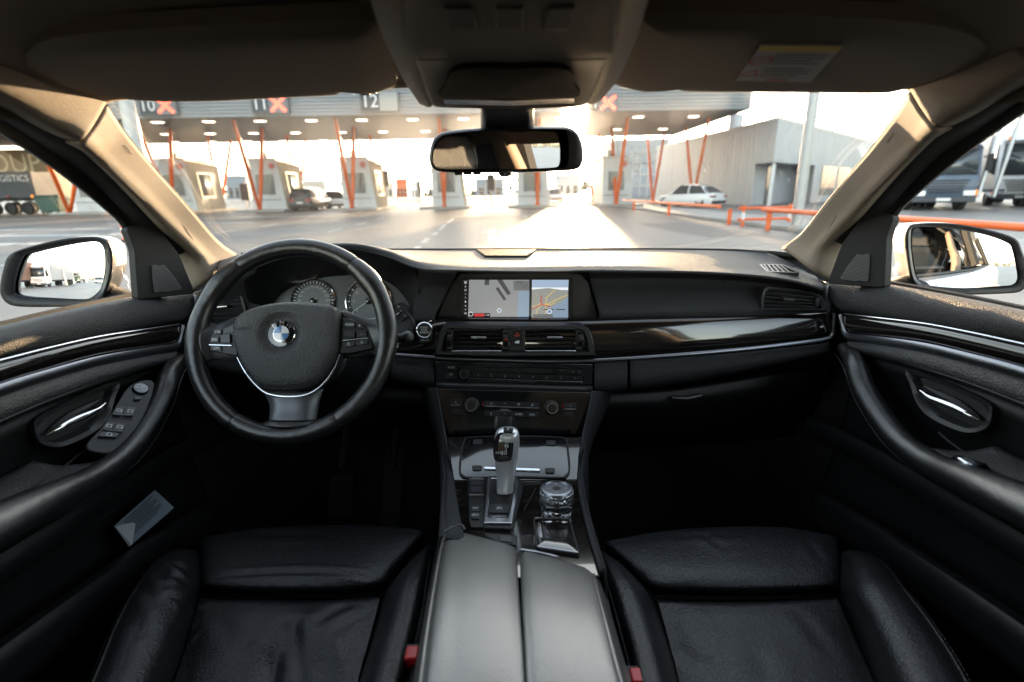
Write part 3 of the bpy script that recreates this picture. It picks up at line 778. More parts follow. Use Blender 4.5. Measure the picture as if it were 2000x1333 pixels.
m_ = MB(); c = fp(fa, fb * .35) - dl * .03; m_.box(c + Z1 * 1.4, (1.5, .08, 2.8), 0, (dr, dl, Z1)); m_.build('door', M['darkglass'], bld)
m_ = MB(); c = fp(fa * .45, fb) - dr * .03; m_.box(c + Z1 * 1.5, (fa * lu.length * .8, .1, 2.9), 0, (dl, dr, Z1)); m_.build('roller_door', M['cladedge'], bld)
for k in range(5):
    c = fp(0, fb + .10 + k * .115) - dl * .02; m_ = MB(); m_.box(c + Z1 * 1.7, (ru.length * .10, .08, 2.3), 0, (dr, dl, Z1)); m_.build('window', M['darkglass'], bld)
m_ = MB(); c = fp(.35, .06); m_.cyl(c + Z1 * zr, c + Z1 * (zr + 1.6), .55, 14); m_.build('chimney', M['clad'], bld)
m_ = MB(); c = fp(.14, .25); m_.box(c + Z1 * (zr + .5), (1.4, 1.4, 1.0)); m_.build('roof_vent', M['steel'], bld)
# loading crane behind
p = PY(1640, 240, 75)
cr = empty('lattice_crane', (p.x, 75, 0), 'pale lattice boom of a crane above the grey building roof', 'crane')
b0, b1 = PY(1590, 226, 75), PY(1652, 258, 75)
o_ = V((p.x, 75, 0))
for dz in (0, .9):
    m_ = MB(); m_.tube([b0 - o_ + Z1 * dz, b1 - o_ + Z1 * dz], .12, 6); m_.build('chord', M['steel'], cr)
m_ = MB()
for k in range(9):
    a = b0.lerp(b1, k / 9) - o_; b = b0.lerp(b1, (k + 1) / 9) - o_ + Z1 * .9; m_.tube([a, b], .06, 4); m_.tube([a + Z1 * .9, b - Z1 * .9], .06, 4)
m_.build('lacing', M['steel'], cr)
m_ = MB(); m_.cyl((-.4, 0, 0), (-.4, 0, b1.z - .5), .5, 8); m_.box((-1.6, 0, b1.z - .1), (1.3, 1.2, .9)); m_.build('mast', M['steel'], cr)

# ---- far building with glazed front and pale letters
A = PY(1196, 395, 92); B = PY(1300, 395, 92); zt = PY(1240, 272, 92).z
fb_ = empty('far_hall', (A.x, 92, 0), 'far grey hall with pale rooftop letters and a glazed front behind the columns', 'building')
wd = B.x - A.x
m_ = MB(); m_.box((wd / 2, 6, zt * .80), (wd, 12, zt * .40)); m_.build('upper_wall', M['farwall'], fb_)
m_ = MB(); m_.box((wd / 2, 6.2, zt * .3), (wd * .98, 11.6, zt * .6)); m_.build('glazed_front', M['farglass'], fb_)
for k in range(7):
    m_ = MB(); m_.box((wd * (k + .5) / 7, .3, zt * .3), (.22, .3, zt * .6)); m_.build('mullion', M['cladedge'], fb_)
for k in (1, 2):
    m_ = MB(); m_.box((wd / 2, .32, zt * .2 * k), (wd * .98, .2, .25)); m_.build('transom', M['cladedge'], fb_)
z_ = PY(1240, 305, 92).z; m_ = MB(); m_.text('P OSSER', (wd * .52, -.06, z_), X1, Z1, 2.1); m_.build('lettering', M['signblank'], fb_)
z_ = PY(1240, 327, 92).z; m_ = MB(); m_.text('K', (wd * .42, -.06, z_), X1, Z1, 2.1); m_.build('lettering', M['signblank'], fb_)

# ---- distance: sheds, parked lorries, mesh fence, tree line
for x0, x1, y0, Y, m, nm, lb in ((778, 800, 352, 120, 'orange', 'far_tanker', 'orange lorry body far off between the third and fourth booths'), (806, 826, 357, 118, 'whitepaint', 'far_lorry', 'small white lorry body far off beside the orange one'),
                                 (452, 492, 346, 130, 'farwall', 'far_shed', 'low grey shed far off between the first two booths'), (560, 584, 345, 140, 'greytrailer', 'far_lorry', 'grey lorry body far off right of the second booth'),
                                 (600, 640, 356, 150, 'boothtan', 'far_shed', 'tan shed far off behind the estate car'), (930, 985, 352, 130, 'farwall', 'far_shed', 'grey shed far off below the mirror'), (742, 772, 358, 160, 'boothtan', 'far_shed', 'tan shed far off beside the third booth'), (1085, 1130, 345, 110, 'boothgrey', 'far_shed', 'pale shed far off right of the sunlit lane')):
    a, b = PY(x0, 390, Y), PY(x1, 390, Y); h = PY(x0, y0, Y).z
    t = empty(nm, ((a.x + b.x) / 2, Y, 0), lb, 'shed' if 'shed' in nm else 'lorry', 'far sheds and lorries')
    wd = b.x - a.x
    m_ = MB(); m_.box((0, 0, h * .55), (wd, 3, h * .9)); m_.build('wall', M[m], t)
    m_ = MB(); m_.prism([V((-wd / 2 - .2, -1.7, h)), V((-wd / 2 - .2, 0, h + .4)), V((-wd / 2 - .2, 1.7, h))], V((wd + .4, 0, 0))); m_.build('roof', M['cladedge'], t)
    for k in range(3):
        m_ = MB(); m_.box((wd * (k - 1) * .3, -1.52, h * .35), (wd * .16, .06, h * .4)); m_.build('door' if 'shed' in nm else 'side_panel', M['darkglass'], t)
fn = empty('mesh_fence', (0, 66, 0), 'thin mesh fence on posts across the yard behind the booths', 'fence')
for k in range(15):
    m_ = MB(); m_.cyl((-45 + k * 4.2, 0, 0), (-45 + k * 4.2, 0, 2.3), .07, 6); m_.build('post', M['steel'], fn)
m_ = MB()
for z in (.25, .8, 1.35, 1.9, 2.25): m_.box((-15.6, 0, z), (58.8, .03, .05))
m_.build('wire', M['steel'], fn)
for px, py0, Y in ((756, 330, 52), (821, 352, 54), (960, 338, 52), (482, 356, 50)):
    p = PY(px, 400, Y); h = PY(px, py0, Y).z
    t = empty('lane_signal', (p.x, Y, 0), 'dark lane signal box on a post %s' % {756: 'just right of the third booth', 821: 'midway between the third and fourth booths', 960: 'right of the fourth booth below the mirror', 482: 'left of the second booth'}[px], 'signal', 'lane signals')
    m_ = MB(); m_.cyl((0, 0, 0), (0, 0, h), .07, 8); m_.build('post', M['signwhite'], t)
    m_ = MB(); m_.box((0, 0, h - .9), (.75 if px != 821 else .3, .25, 1.5)); m_.build('signal_box', M['darkcurtain'], t, bevel=.03)
rng = random.Random(3); m_ = MB()
for k in range(1500):
    x = rng.uniform(-260, 260); y = rng.uniform(230, 300); h = rng.uniform(2, 7) * (1 + .5 * math.sin(x * .05))
    c = V((x, y, rng.uniform(0, h))); s_ = rng.uniform(.8, 2.2)
    d1 = V((rng.uniform(-1, 1), rng.uniform(-.4, .4), rng.uniform(-1, 1))) * s_; d2 = V((rng.uniform(-1, 1), rng.uniform(-.4, .4), rng.uniform(-1, 1))) * s_
    m_.add([c - d1, c + d2, c + d1, c - d2], [(0, 1, 2, 3)])
o = m_.build('treeline', M['leafdark'], flat=True); tag(o, 'low dark line of far trees on the horizon', 'trees', kind='stuff')
# ================================================================== THE CAR: shell
car = empty('car', (0, 0, 0), 'black leather saloon car cabin with beige headliner, seen from between the front seats', 'car')
def part(name, label=None):
    return empty(name, (0, 0, 0), label, parent=car)
def two(mb_, name, mats, parent=None, **k):
    """the same piece left and mirrored right"""
    a = mb_.build(name, mats, parent if not isinstance(parent, tuple) else parent[0], **k)
    b = mb_.mirror().build(name, mats, parent if not isinstance(parent, tuple) else parent[1], **k)
    return a, b
def W3(l): return [PY(*p) for p in l]

# ---- windscreen: base line, middle, top line; a little outside the trim
base_l = [(440, 506, 1.28), (520, 497, 1.36), (640, 493, 1.42), (800, 491, 1.46), (1000, 490, 1.475)]
def sym(l):
    a = W3(l); return a + [mx(p) for p in a[-2::-1]]
top_l = [(196, 196, .80), (400, 172, .80), (600, 164, .80), (800, 160, .80), (1000, 158, .80)]
bs = sym(base_l); ts = sym(top_l)
for p in bs: p.z -= .012
mid = [(a + b) / 2 + V((0, .03, .035)) for a, b in zip(bs, ts)]
gb, gm, gt_ = ([V((p.x * k, p.y - .02 * abs(p.x) * (k - 1) * 10, p.z)) for p in l] for l, k in ((bs, 1.03), (mid, 1.09), (ts, 1.05)))
ws = part('windscreen', 'dusty windscreen lit by the low sun')
m_ = MB(); m_.loft([gb, gm, gt_], 33, 17); m_.build('glass', M['glass_ws'], ws)
wsrow = lambda k, f: None
m_ = MB(); bb = spl(bs, 41); mm = spl(mid, 41); tt = spl(ts, 41)
m_.grid([[p + V((0, -.006, -.012)) for p in bb], [p + V((0, -.006, .004)) for p in bb]])
e0 = spl([bs[0], mid[0], ts[0]], 25); e1 = [mx(p) for p in e0]
for e, s in ():
    m_.grid([[p + V((-.035 * s, -.004, 0)) for p in e], [p + V((-.012 * s, -.004, 0)) for p in e]])
m_.build('black_border', M['rubber'], ws, solid=.003)

# ---- A pillars
pr = [[(205, 206, .80), (180, 250, .77), (158, 276, .745), (128, 275, .765)],
      [(228, 241, .84), (202, 275, .81), (178, 295, .785), (150, 286, .80)],
      [(252, 273, .88), (222, 302, .85), (197, 315, .825), (170, 300, .835)],
      [(307, 339, .98), (285, 362, .95), (262, 378, .92), (232, 360, .93)],
      [(368, 407, 1.09), (346, 427, 1.06), (326, 441, 1.03), (300, 436, 1.035)],
      [(425, 474, 1.20), (406, 490, 1.16), (387, 502, 1.12), (352, 503, 1.13)],
      [(466, 503, 1.27), (440, 522, 1.2), (408, 548, 1.13), (378, 566, 1.13)]]
rows = [W3(r) for r in pr]
m_ = MB(); m_.loft(rows, 17, 33)
pl, prt = part('pillar_trim', 'beige windscreen pillar trim on the driver side'), part('pillar_trim', 'beige windscreen pillar trim on the passenger side')
two(m_, 'cover', M['pillar'], (pl, prt), solid=.006)
# black lip along the glass edge
m_ = MB(); e = spl([r[0] for r in rows], 33); m_.tube([p + V((-.004, .004, 0)) for p in e], .005, 6); two(m_, 'seal', M['rubber'], (pl, prt))
# AIRBAG tags, laid on the trim surface
def on_surface(verts, px, py, lift=.0):
    best = []
    for v_ in verts:
        d = v_ - CAM; f_ = d.dot(FW); x = CX + FP * d.dot(CR) / f_; y = CY - FP * d.dot(CU) / f_
        best.append(((x - px) ** 2 + (y - py) ** 2 + .5, v_))
    best.sort(key=lambda t: t[0]); best = best[:4]; wsum = sum(1 / d for d, _ in best)
    p = sum((v_ * (1 / d) for d, v_ in best), V((0, 0, 0))) / wsum
    return CAM + (p - CAM) * (1 - lift)
pv = list(MB().loft(rows, 41, 81).v)
edge = [(231, 271), (238, 279), (246, 286), (254, 295), (260, 305), (262, 314), (254, 309), (246, 300), (238, 288)]
tagpts = [on_surface(pv, x, y, .0045) for x, y in edge]
cc = on_surface(pv, 247, 293, .0062); dd = (on_surface(pv, 257, 306, .008) - on_surface(pv, 237, 280, .008)).normalized()
fn_ = (CAM - cc).normalized(); fn_ = (fn_ - dd * fn_.dot(dd)).normalized(); uu = fn_.cross(dd)
for s, pp_ in ((-1, pl), (1, prt)):
    f_ = (lambda p: p) if s < 0 else mx
    t1 = [f_(p) for p in tagpts]; n1 = f_(fn_)
    m_ = MB(); m_.prism(t1, -n1 * .007, 0); c1 = f_(cc); m_.ring([c1 + (p - c1) * 1.10 - n1 * .0006 for p in t1], [p + n1 * .0003 for p in t1], 2)
    d1 = f_(dd) if s < 0 else -f_(dd); u1 = f_(uu)
    m_.text('AIRBAG', f_(cc) + n1 * .0004, d1, u1, .0085, 1)
    m_.build('airbag_tag', [M['console'], M['plastic'], M['glyph2']], pp_)

# ---- headliner
hl = part('headliner', 'beige cloth headliner')
def hrow(Y, xe, ze, zc, front=None):
    return [V((-xe, Y, ze - .012)), V((-xe * .97, Y, ze + .012)), V((-xe * .85, Y, ze + (zc - ze) * .6)), V((-xe * .55, Y, zc - .008)), V((0, Y, zc)), V((xe * .55, Y, zc - .008)), V((xe * .85, Y, ze + (zc - ze) * .6)), V((xe * .97, Y, ze + .012)), V((xe, Y, ze - .012))]
rowsH = [hrow(-1.55, .50, 1.12, 1.22), hrow(-1.0, .56, 1.20, 1.30), hrow(-.4, .59, 1.235, 1.335), hrow(.1, .605, 1.245, 1.345), hrow(.42, .612, 1.255, 1.345), hrow(.62, .612, 1.264, 1.336), hrow(.73, .602, 1.274, 1.322), hrow(.80, .590, 1.282, 1.310)]
m_ = MB(); m_.loft(rowsH, 33, 41); m_.build('lining', M['liner'], hl, solid=.006)
# corner covers above the pillar seam and side rail
cr_ = [[(207, 192, .797), (182, 238, .767), (158, 270, .742), (126, 268, .760)],
       [(160, 160, .745), (132, 205, .72), (110, 245, .71), (86, 250, .725)],
       [(90, 120, .68), (62, 165, .66), (40, 205, .655), (18, 212, .672)],
       [(10, 90, .62), (-20, 130, .60), (-50, 160, .595), (-75, 165, .61)]]
m_ = MB(); m_.loft([W3(r) for r in cr_], 15, 21)
two(m_, 'corner_cover', M['pillar'], hl, solid=.006)
# roof skin so that no light leaks in
m_ = MB(); m_.loft([[p + V((0, 0, .05)) + V((.06 * (1 if p.x > 0 else -1) if abs(p.x) > .3 else 0, 0, 0)) for p in r] for r in rowsH], 25, 25); m_.build('roof_panel', M['bodysilver'], car, solid=.01)

# ---- sun visors
VO = V((0, .56, 1.310)); VN = V((0, .0, 1.0)); VN = (V((0, .20, -.024)).cross(X1)).normalized()
if VN.z > 0: VN = -VN
def vis(pts): return [PL(px, py, VO, VN) for px, py in pts]
lv = [(50, 117), (58, 98), (100, 76), (200, 63), (400, 51), (600, 42), (725, 40), (750, 52), (764, 100), (776, 158), (769, 171), (752, 176), (737, 173), (727, 167), (690, 167), (678, 175), (660, 180), (520, 187), (380, 193), (260, 192), (170, 181), (100, 158), (62, 136)]
rv = [(1240, 40), (1260, 29), (1400, 27), (1600, 32), (1780, 43), (1870, 60), (1915, 80), (1926, 100), (1905, 125), (1850, 148), (1790, 168), (1750, 176), (1600, 175), (1450, 174), (1330, 173), (1312, 170), (1302, 163), (1264, 163), (1252, 171), (1232, 174), (1208, 168), (1202, 150), (1222, 90)]
for nm, pts, lab in (('l', lv, 'driver side sun visor folded against the roof'), ('r', rv, 'passenger side sun visor with a warning sticker')):
    t = part('sun_visor', lab)
    o = spl(vis(pts), 90, True)
    m_ = MB(); m_.pillow(o, VN, .010, 0, 8, back=.012, power=10); m_.prism([p - VN * .0119 for p in o], -VN * .003); m_.build('panel', M['visor'], t, ang=60)
    cxs = (690, 735) if nm == 'l' else (1262, 1306)
    a, b = PL(cxs[0], 176 if nm == 'l' else 166, VO + V((0, 0, .004)), VN), PL(cxs[1], 176 if nm == 'l' else 166, VO + V((0, 0, .004)), VN)
    m_ = MB(); m_.tube([a, b], .0045, 8); m_.tube([(a + b) / 2 - X1 * .006, (a + b) / 2 + X1 * .006], .0065, 8); m_.build('clip_bar', M['plastic'], t)
    if nm == 'r':
        VS = VO + VN * .0118
        q = [PL(px, py, VS, VN) for px, py in ((1487, 88), (1647, 90), (1583, 162), (1437, 158))]
        m_ = MB(); m_.prism(q, -VN * .0012, 0)
        xd = (q[1] - q[0]).normalized(); yd = (q[0] - q[3]).normalized(); wd = (q[1] - q[0]).length; ht = (q[0] - q[3]).length
        o0 = q[3] + VN * .0006
        def sp(u, v): return o0 + xd * (u * wd) + yd * (v * ht)
        m_.add([sp(.0, .86), sp(1, .86), sp(1, 1), sp(0, 1)], [(0, 1, 2, 3)], 1)
        yy = VN.cross(xd)
        if yy.dot(yd) < 0: yy = -yy
        for k in range(9):
            v = .76 - k * .075
            if k in (4,): continue
            m_.add([sp(.27, v), sp(.93 - .13 * (k % 3 == 2), v), sp(.93 - .13 * (k % 3 == 2), v + .032), sp(.27, v + .032)], [(0, 1, 2, 3)], 2)
        for v in (.62, .25):
            c = sp(.13, v); pts_o = [c + xd * (.0125 * math.cos(a)) + yy * (.0125 * math.sin(a)) for a in [k * math.pi / 12 for k in range(24)]]
            if v > .5:
                m_.ring(pts_o, [c + (p - c) * .8 for p in pts_o], 3); d = (xd + yy).normalized(); s_ = (xd - yy).normalized() * .0012
                m_.add([c - d * .011 - s_, c + d * .011 - s_, c + d * .011 + s_, c - d * .011 + s_], [(0, 1, 2, 3)], 3)
            else:
                tr = [c + xd * -.012 + yy * -.008, c + xd * .012 + yy * -.008, c + yy * .012]
                m_.ring(tr, [c + (p - c) * .72 for p in tr], 3)
        m_.add([sp(.4, .02), sp(.75, .02), sp(.75, .06), sp(.4, .06)], [(0, 1, 2, 3)], 3)
        m_.build('warning_sticker', [mat('sticker_paper', (.42, .41, .38), .6), mat('sticker_yellow', (.62, .42, .03), .6), mat('sticker_ink', (.17, .16, .16), .6), M['redprint']], t, flat=True)

# ---- overhead console
oc = part('overhead_console', 'beige overhead console with three lamps')
def OC(px, py, Y): return PY(px, py, Y)
rws = [[(770, -90, .40), (812, -92, .395), (1000, -92, .39), (1184, -92, .395), (1224, -90, .40)],
       [(790, 0, .455), (817, 0, .445), (1000, 0, .44), (1179, 0, .445), (1206, 0, .455)],
       [(806, 90, .52), (819, 92, .51), (1000, 92, .505), (1177, 92, .51), (1192, 90, .52)],
       [(812, 108, .54), (820, 110, .528), (1000, 111, .522), (1176, 109, .528), (1186, 108, .54)]]
m_ = MB(); m_.loft([W3(r) for r in rws], 25, 17); m_.build('lamp_panel', M['console'], oc, solid=.004)
rws = [[(815, 109, .54), (830, 111, .53), (1000, 113, .525), (1165, 111, .53), (1184, 109, .54)],
       [(822, 135, .585), (840, 136, .575), (1000, 134, .57), (1155, 134, .575), (1176, 132, .585)],
       [(833, 175, .65), (856, 178, .64), (1000, 176, .64), (1135, 174, .64), (1162, 168, .65)],
       [(846, 203, .705), (868, 207, .70), (1000, 210, .70), (1120, 206, .70), (1146, 199, .705)],
       [(850, 196, .735), (870, 196, .735), (1000, 197, .735), (1120, 196, .735), (1142, 192, .735)]]
m_ = MB(); m_.loft([W3(r) for r in rws], 33, 25); m_.build('front_cover', M['console'], oc, solid=.004)
# dark sensor window and its bright lower lip
q = [(893, 137, .560), (1000, 134, .557), (1105, 136, .560), (1122, 168, .610), (1123, 190, .650), (1000, 194, .652), (866, 192, .650), (868, 172, .612)]
o = [CAM + (p - CAM) * .955 for p in spl([PY(*p) for p in q], 48, True)]
m_ = MB(); m_.pillow(o, V((0, -.5, -.86)), .004, 0, 5, back=.006); m_.build('sensor_window', mat('sensor_smoke', (.010, .008, .006), .6, spec=.06), oc)
o = [PY(*p) for p in ((866, 195, .668), (1000, 198, .668), (1122, 193, .668), (1120, 203, .688), (1000, 207, .688), (868, 204, .688))]
o = [CAM + (p - CAM) * .955 for p in o]; m_ = MB(); m_.prism(o, V((0, .002, .004))); m_.build('lip', M['brightchrome'], oc)
for xs in ((867, 923, 933, 877), (967, 1024, 1022, 970), (1068, 1124, 1114, 1058)):
    q = [PY(xs[0], 17, .4485), PY(xs[1], 16, .4485), PY(xs[2], 59, .478), PY(xs[3], 60, .478)]
    q = [CAM + (p - CAM) * .985 for p in q]
    m_ = MB(); m_.prism(rnd(q, .003), V((0, .004, .010))); m_.build('lamp_button', mat('lamp_button_dark', (.030, .024, .018), .5), oc, bevel=.0015)
# side fairings between console and visors
fl = [[(700, -120, .38), (742, -110, .385), (778, -92, .392)], [(728, 0, .46), (765, 2, .452), (800, 0, .455)], [(757, 80, .545), (785, 84, .53), (812, 84, .525)], [(790, 150, .65), (812, 155, .625), (826, 150, .615)], [(822, 200, .745), (838, 206, .725), (846, 200, .71)]]
fr = [[(1300, -120, .38), (1256, -110, .385), (1218, -92, .392)], [(1262, 0, .46), (1228, 2, .452), (1196, 0, .455)], [(1236, 80, .545), (1208, 84, .53), (1184, 84, .525)], [(1205, 150, .65), (1184, 152, .625), (1170, 148, .615)], [(1170, 195, .745), (1156, 201, .725), (1146, 196, .71)]]
for f_ in (fl, fr):
    m_ = MB(); m_.loft([W3(r) for r in f_], 11, 25); m_.build('side_fairing', M['console'], oc, solid=.006)

# ---- rear-view mirror
rm = part('rear_view_mirror', 'black framed rear-view mirror hanging from the overhead console')
MY = .80
outl = [(850, 268), (872, 257), (940, 250), (1010, 248), (1085, 248), (1118, 251), (1134, 268), (1141, 295), (1138, 322), (1122, 333), (1060, 337), (980, 339), (900, 339), (858, 336), (843, 326), (838, 305), (842, 282)]
inl = [(862, 272), (880, 264), (940, 258), (1010, 255), (1085, 254), (1104, 257), (1110, 275), (1111, 300), (1108, 321), (1098, 327), (1060, 329), (980, 331), (900, 331), (862, 330), (848, 322), (846, 305), (851, 286)]
MO = PY(990, 293, MY)
# aim: what the middle of the glass shows (right rear roof and window)
aim = V((.66, -1.0, -.01)).normalized()
MN = ((CAM - MO).normalized() + aim).normalized()
HN = V((.12, -.985, -.10)).normalized()
oo = spl([PL(px, py, MO, HN) for px, py in outl], 72, True); ii = spl([PL(px, py, MO, HN) for px, py in inl], 72, True)
ctr = sum(oo, V((0, 0, 0))) / 72
m_ = MB()
rowsM = [[p + HN * .001 for p in ii], [p + HN * .004 for p in [a.lerp(b, .35) for a, b in zip(ii, oo)]], [p for p in [a.lerp(b, .85) for a, b in zip(ii, oo)]], [p - HN * .006 for p in oo], [ctr + (p - ctr) * .99 - HN * .018 for p in oo], [ctr + (p - ctr) * .86 - HN * .034 for p in oo], [ctr + (p - ctr) * .5 - HN * .042 for p in oo]]
m_.grid(rowsM, 0, True); m_.add(rowsM[-1], [tuple(range(72))]); m_.build('housing', M['satin'], rm, ang=60)
# glass: same outline, turned about its centre to the aim
gi = [ctr + (p - ctr) * 1.0 for p in ii]
m_ = MB(); m_.add([p + HN * .0006 for p in gi], [tuple(range(72))]); g_ob = m_.build('glass', M['mirror'], rm)
# shading normal of the flat glass follows its own tilt: rebuild on the aimed plane inside the frame
bpy.data.objects.remove(g_ob)
m_ = MB(); m_.add([PL(*xy, ctr - HN * .0005, MN) for xy in [(1000 + 1000 * (p - CAM).dot(CR) / (p - CAM).dot(FW), 666.5 - 1000 * (p - CAM).dot(CU) / (p - CAM).dot(FW)) for p in gi]], [tuple(range(72))]); m_.build('glass', M['mirror'], rm)
for bx in (896, 914, 932):
    c = PL(bx, 340, MO, HN) - HN * .004; m_ = MB(); m_.box(c, (.012, .008, .004)); m_.build('button', M['plastic'], rm, bevel=.001)
c = PL(988, 340, MO, HN) - HN * .008; m_ = MB(); m_.lathe(c, V((0, -.2, -1)), [(.010, -.002), (.011, .001), (.008, .004), (.001, .005)], 16); m_.build('toggle', M['brightchrome'], rm)
rws = [[(938, 206, .74), (945, 206, .71), (990, 206, .70), (1035, 206, .71), (1042, 206, .74)], [(940, 232, .80), (950, 232, .775), (990, 232, .768), (1030, 232, .775), (1040, 232, .80)], [(941, 262, .86), (955, 262, .82), (990, 262, .812), (1025, 262, .82), (1040, 262, .86)]]
m_ = MB(); m_.loft([W3(r) for r in rws], 17, 9); m_.build('stem_cover', M['plastic'], rm, solid=.004)

# ---- rear cabin, mostly seen in the mirrors
rc = part('rear_cabin', 'rear cabin with beige trim')
m_ = MB(); m_.loft([[V((-.64, -.55, .30)), V((-.64, -.60, .50)), V((-.62, -.95, .52)), V((-.6, -1.12, .95)), V((-.58, -1.16, .98))], [V((0, -.52, .30)), V((0, -.57, .52)), V((0, -.95, .50)), V((0, -1.14, .97)), V((0, -1.18, 1.0))], [V((.64, -.55, .30)), V((.64, -.60, .50)), V((.62, -.95, .52)), V((.6, -1.12, .95)), V((.58, -1.16, .98))]], 25, 21); m_.build('rear_seat', M['leather'], rc, solid=.05)
m_ = MB(); m_.box((0, -1.45, .95), (1.2, .6, .03)); m_.build('parcel_shelf', M['carpet'], rc)
for s in (-1, 1):
    m_ = MB(); m_.loft([[V((s * .62, -.92, .98)), V((s * .585, -.93, 1.13)), V((s * .545, -.95, 1.235))], [V((s * .62, -1.15, .98)), V((s * .575, -1.2, 1.12)), V((s * .52, -1.2, 1.20))], [V((s * .60, -1.5, .98)), V((s * .55, -1.52, 1.06)), V((s * .50, -1.54, 1.12))]], 11, 11); m_.build('rear_pillar_trim', M['pillar'], rc, solid=.02)
    m_ = MB(); m_.loft([[V((s * .70, -.05, .50)), V((s * .70, -.02, .97)), V((s * .645, -.06, 1.13)), V((s * .598, -.10, 1.25))], [V((s * .70, -.21, .50)), V((s * .70, -.19, .97)), V((s * .64, -.19, 1.13)), V((s * .592, -.19, 1.25))]], 17, 5); m_.build('centre_pillar_trim', M['pillar'], rc, solid=.03)
    m_ = MB(); m_.loft([[V((s * .73, -.2, .98)), V((s * .69, -.2, .93)), V((s * .68, -.2, .70)), V((s * .70, -.2, .3))], [V((s * .70, -.95, .99)), V((s * .67, -.95, .93)), V((s * .66, -.95, .70)), V((s * .68, -.95, .3))]], 15, 9); m_.build('rear_door_panel', M['soft'], rc, solid=.02)
    m_ = MB(); h_ = spl([V((s * .575, -.48, 1.265)), V((s * .545, -.50, 1.24)), V((s * .54, -.60, 1.232)), V((s * .545, -.70, 1.236)), V((s * .57, -.72, 1.26))], 20); m_.tube(h_, .010, 10); m_.build('grab_handle', M['pillar'], rc)
    m_ = MB(); m_.loft([[V((s * .735, -.2, .98)), V((s * .69, -.2, 1.12)), V((s * .63, -.2, 1.245))], [V((s * .70, -.93, .99)), V((s * .66, -.93, 1.11)), V((s * .585, -.95, 1.22))]], 9, 9); m_.build('rear_side_window', M['glass_rear'], rc)
m_ = MB(); m_.loft([[V((-.56, -1.22, 1.00)), V((0, -1.24, 1.0)), V((.56, -1.22, 1.0))], [V((-.50, -1.60, 1.17)), V((0, -1.62, 1.19)), V((.50, -1.60, 1.17))]], 9, 5); m_.build('rear_window', M['glass_side'], rc)

# ---- outer body sides (seen in the door mirrors and past the sills)
for s in (-1, 1):
    bd = part('body_side', 'silver body side with black window trim')
    P_ = lambda y, k: V((s * k[0], y, k[1]))
    ys = [1.55, 1.1, .5, -.2, -.95, -1.5, -2.2, -2.55]
    bel = [.93, .94, .945, .955, .985, .995, .98, .93]
    wf = [.90, .915, .925, .925, .92, .90, .86, .78]
    rws = [[V((s * (wf[i] - .10), y, .22)), V((s * wf[i], y, .42)), V((s * (wf[i] + .005), y, .66)), V((s * (wf[i] - .005), y, .78)), V((s * (wf[i] - .045), y, bel[i] - .06)), V((s * (wf[i] - .115), y, bel[i]))] for i, y in enumerate(ys)]
    m_ = MB(); m_.loft(rws, 19, 31); m_.build('panel', M['bodysilver'], bd, solid=.008)
    m_ = MB(); m_.tube(spl([V((s * (wf[i] - .125), y, bel[i] + .008)) for i, y in enumerate(ys[1:6], 1)], 30), .009, 6); m_.build('belt_strip', M['rubber'], bd)
    rf = [V((s * .80, 1.15, .99)), V((s * .72, .80, 1.20)), V((s * .68, .45, 1.33)), V((s * .66, 0, 1.37)), V((s * .65, -.5, 1.36)), V((s * .63, -.95, 1.30)), V((s * .66, -1.35, 1.15)), V((s * .70, -1.75, 1.02))]
    m_ = MB(); m_.tube(spl(rf[2:], 30), .028, 8); m_.build('roof_rail', M['bodysilver'], bd)
    m_ = MB(); m_.loft([[V((s * .62, -.97, 1.28)), V((s * .70, -.97, 1.13)), V((s * .785, -.97, 1.0))], [V((s * .60, -1.3, 1.18)), V((s * .67, -1.35, 1.10)), V((s * .77, -1.4, 1.0))], [V((s * .58, -1.7, 1.03)), V((s * .64, -1.75, 1.0)), V((s * .74, -1.8, .99))]], 11, 11); m_.build('rear_quarter', M['bodysilver'], bd, solid=.01)
    m_ = MB(); m_.tube([V((s * .80, -.17, .99)), V((s * .66, -.17, 1.36))], .03, 6); m_.tube([V((s * .795, -.93, 1.0)), V((s * .65, -1.0, 1.30))], .02, 6); m_.build('window_pillar', M['rubber'], bd)
    for y in (-.55, .25):
        m_ = MB(); m_.tube(spl([V((s * .915, y - .11, .80)), V((s * .95, y - .08, .80)), V((s * .955, y, .80)), V((s * .95, y + .08, .80)), V((s * .915, y + .11, .80))], 14), .012, 8); m_.build('outer_handle', M['bodysilver'], bd)
m_ = MB(); m_.loft([[V((-.80, 1.50, .93)), V((0, 1.58, .955)), V((.80, 1.50, .93))], [V((-.82, 2.2, .83)), V((0, 2.2, .86)), V((.82, 2.2, .83))], [V((-.75, 2.95, .62)), V((0, 3.02, .66)), V((.75, 2.95, .62))]], 13, 13); m_.build('bonnet', M['bodysilver'], car, solid=.01)
m_ = MB(); m_.loft([[V((-.78, -1.7, .98)), V((0, -1.7, 1.0)), V((.78, -1.7, .98))], [V((-.76, -2.5, .95)), V((0, -2.52, .97)), V((.76, -2.5, .95))], [V((-.7, -2.6, .4)), V((0, -2.65, .4)), V((.7, -2.6, .4))]], 9, 9); m_.build('boot_lid', M['bodysilver'], car, solid=.01)
for x in (-.8, .8):
    for y in (2.05, -.95): 
        m_ = MB(); s = 1 if x > 0 else -1
        m_.lathe((x - s * .12, y, .33), (s, 0, 0), [(.18, 0), (.31, 0), (.33, .03), (.33, .2), (.31, .22), (.2, .22), (.18, .18), (.05, .2)], 20); m_.build('wheel', M['tyre'], car)

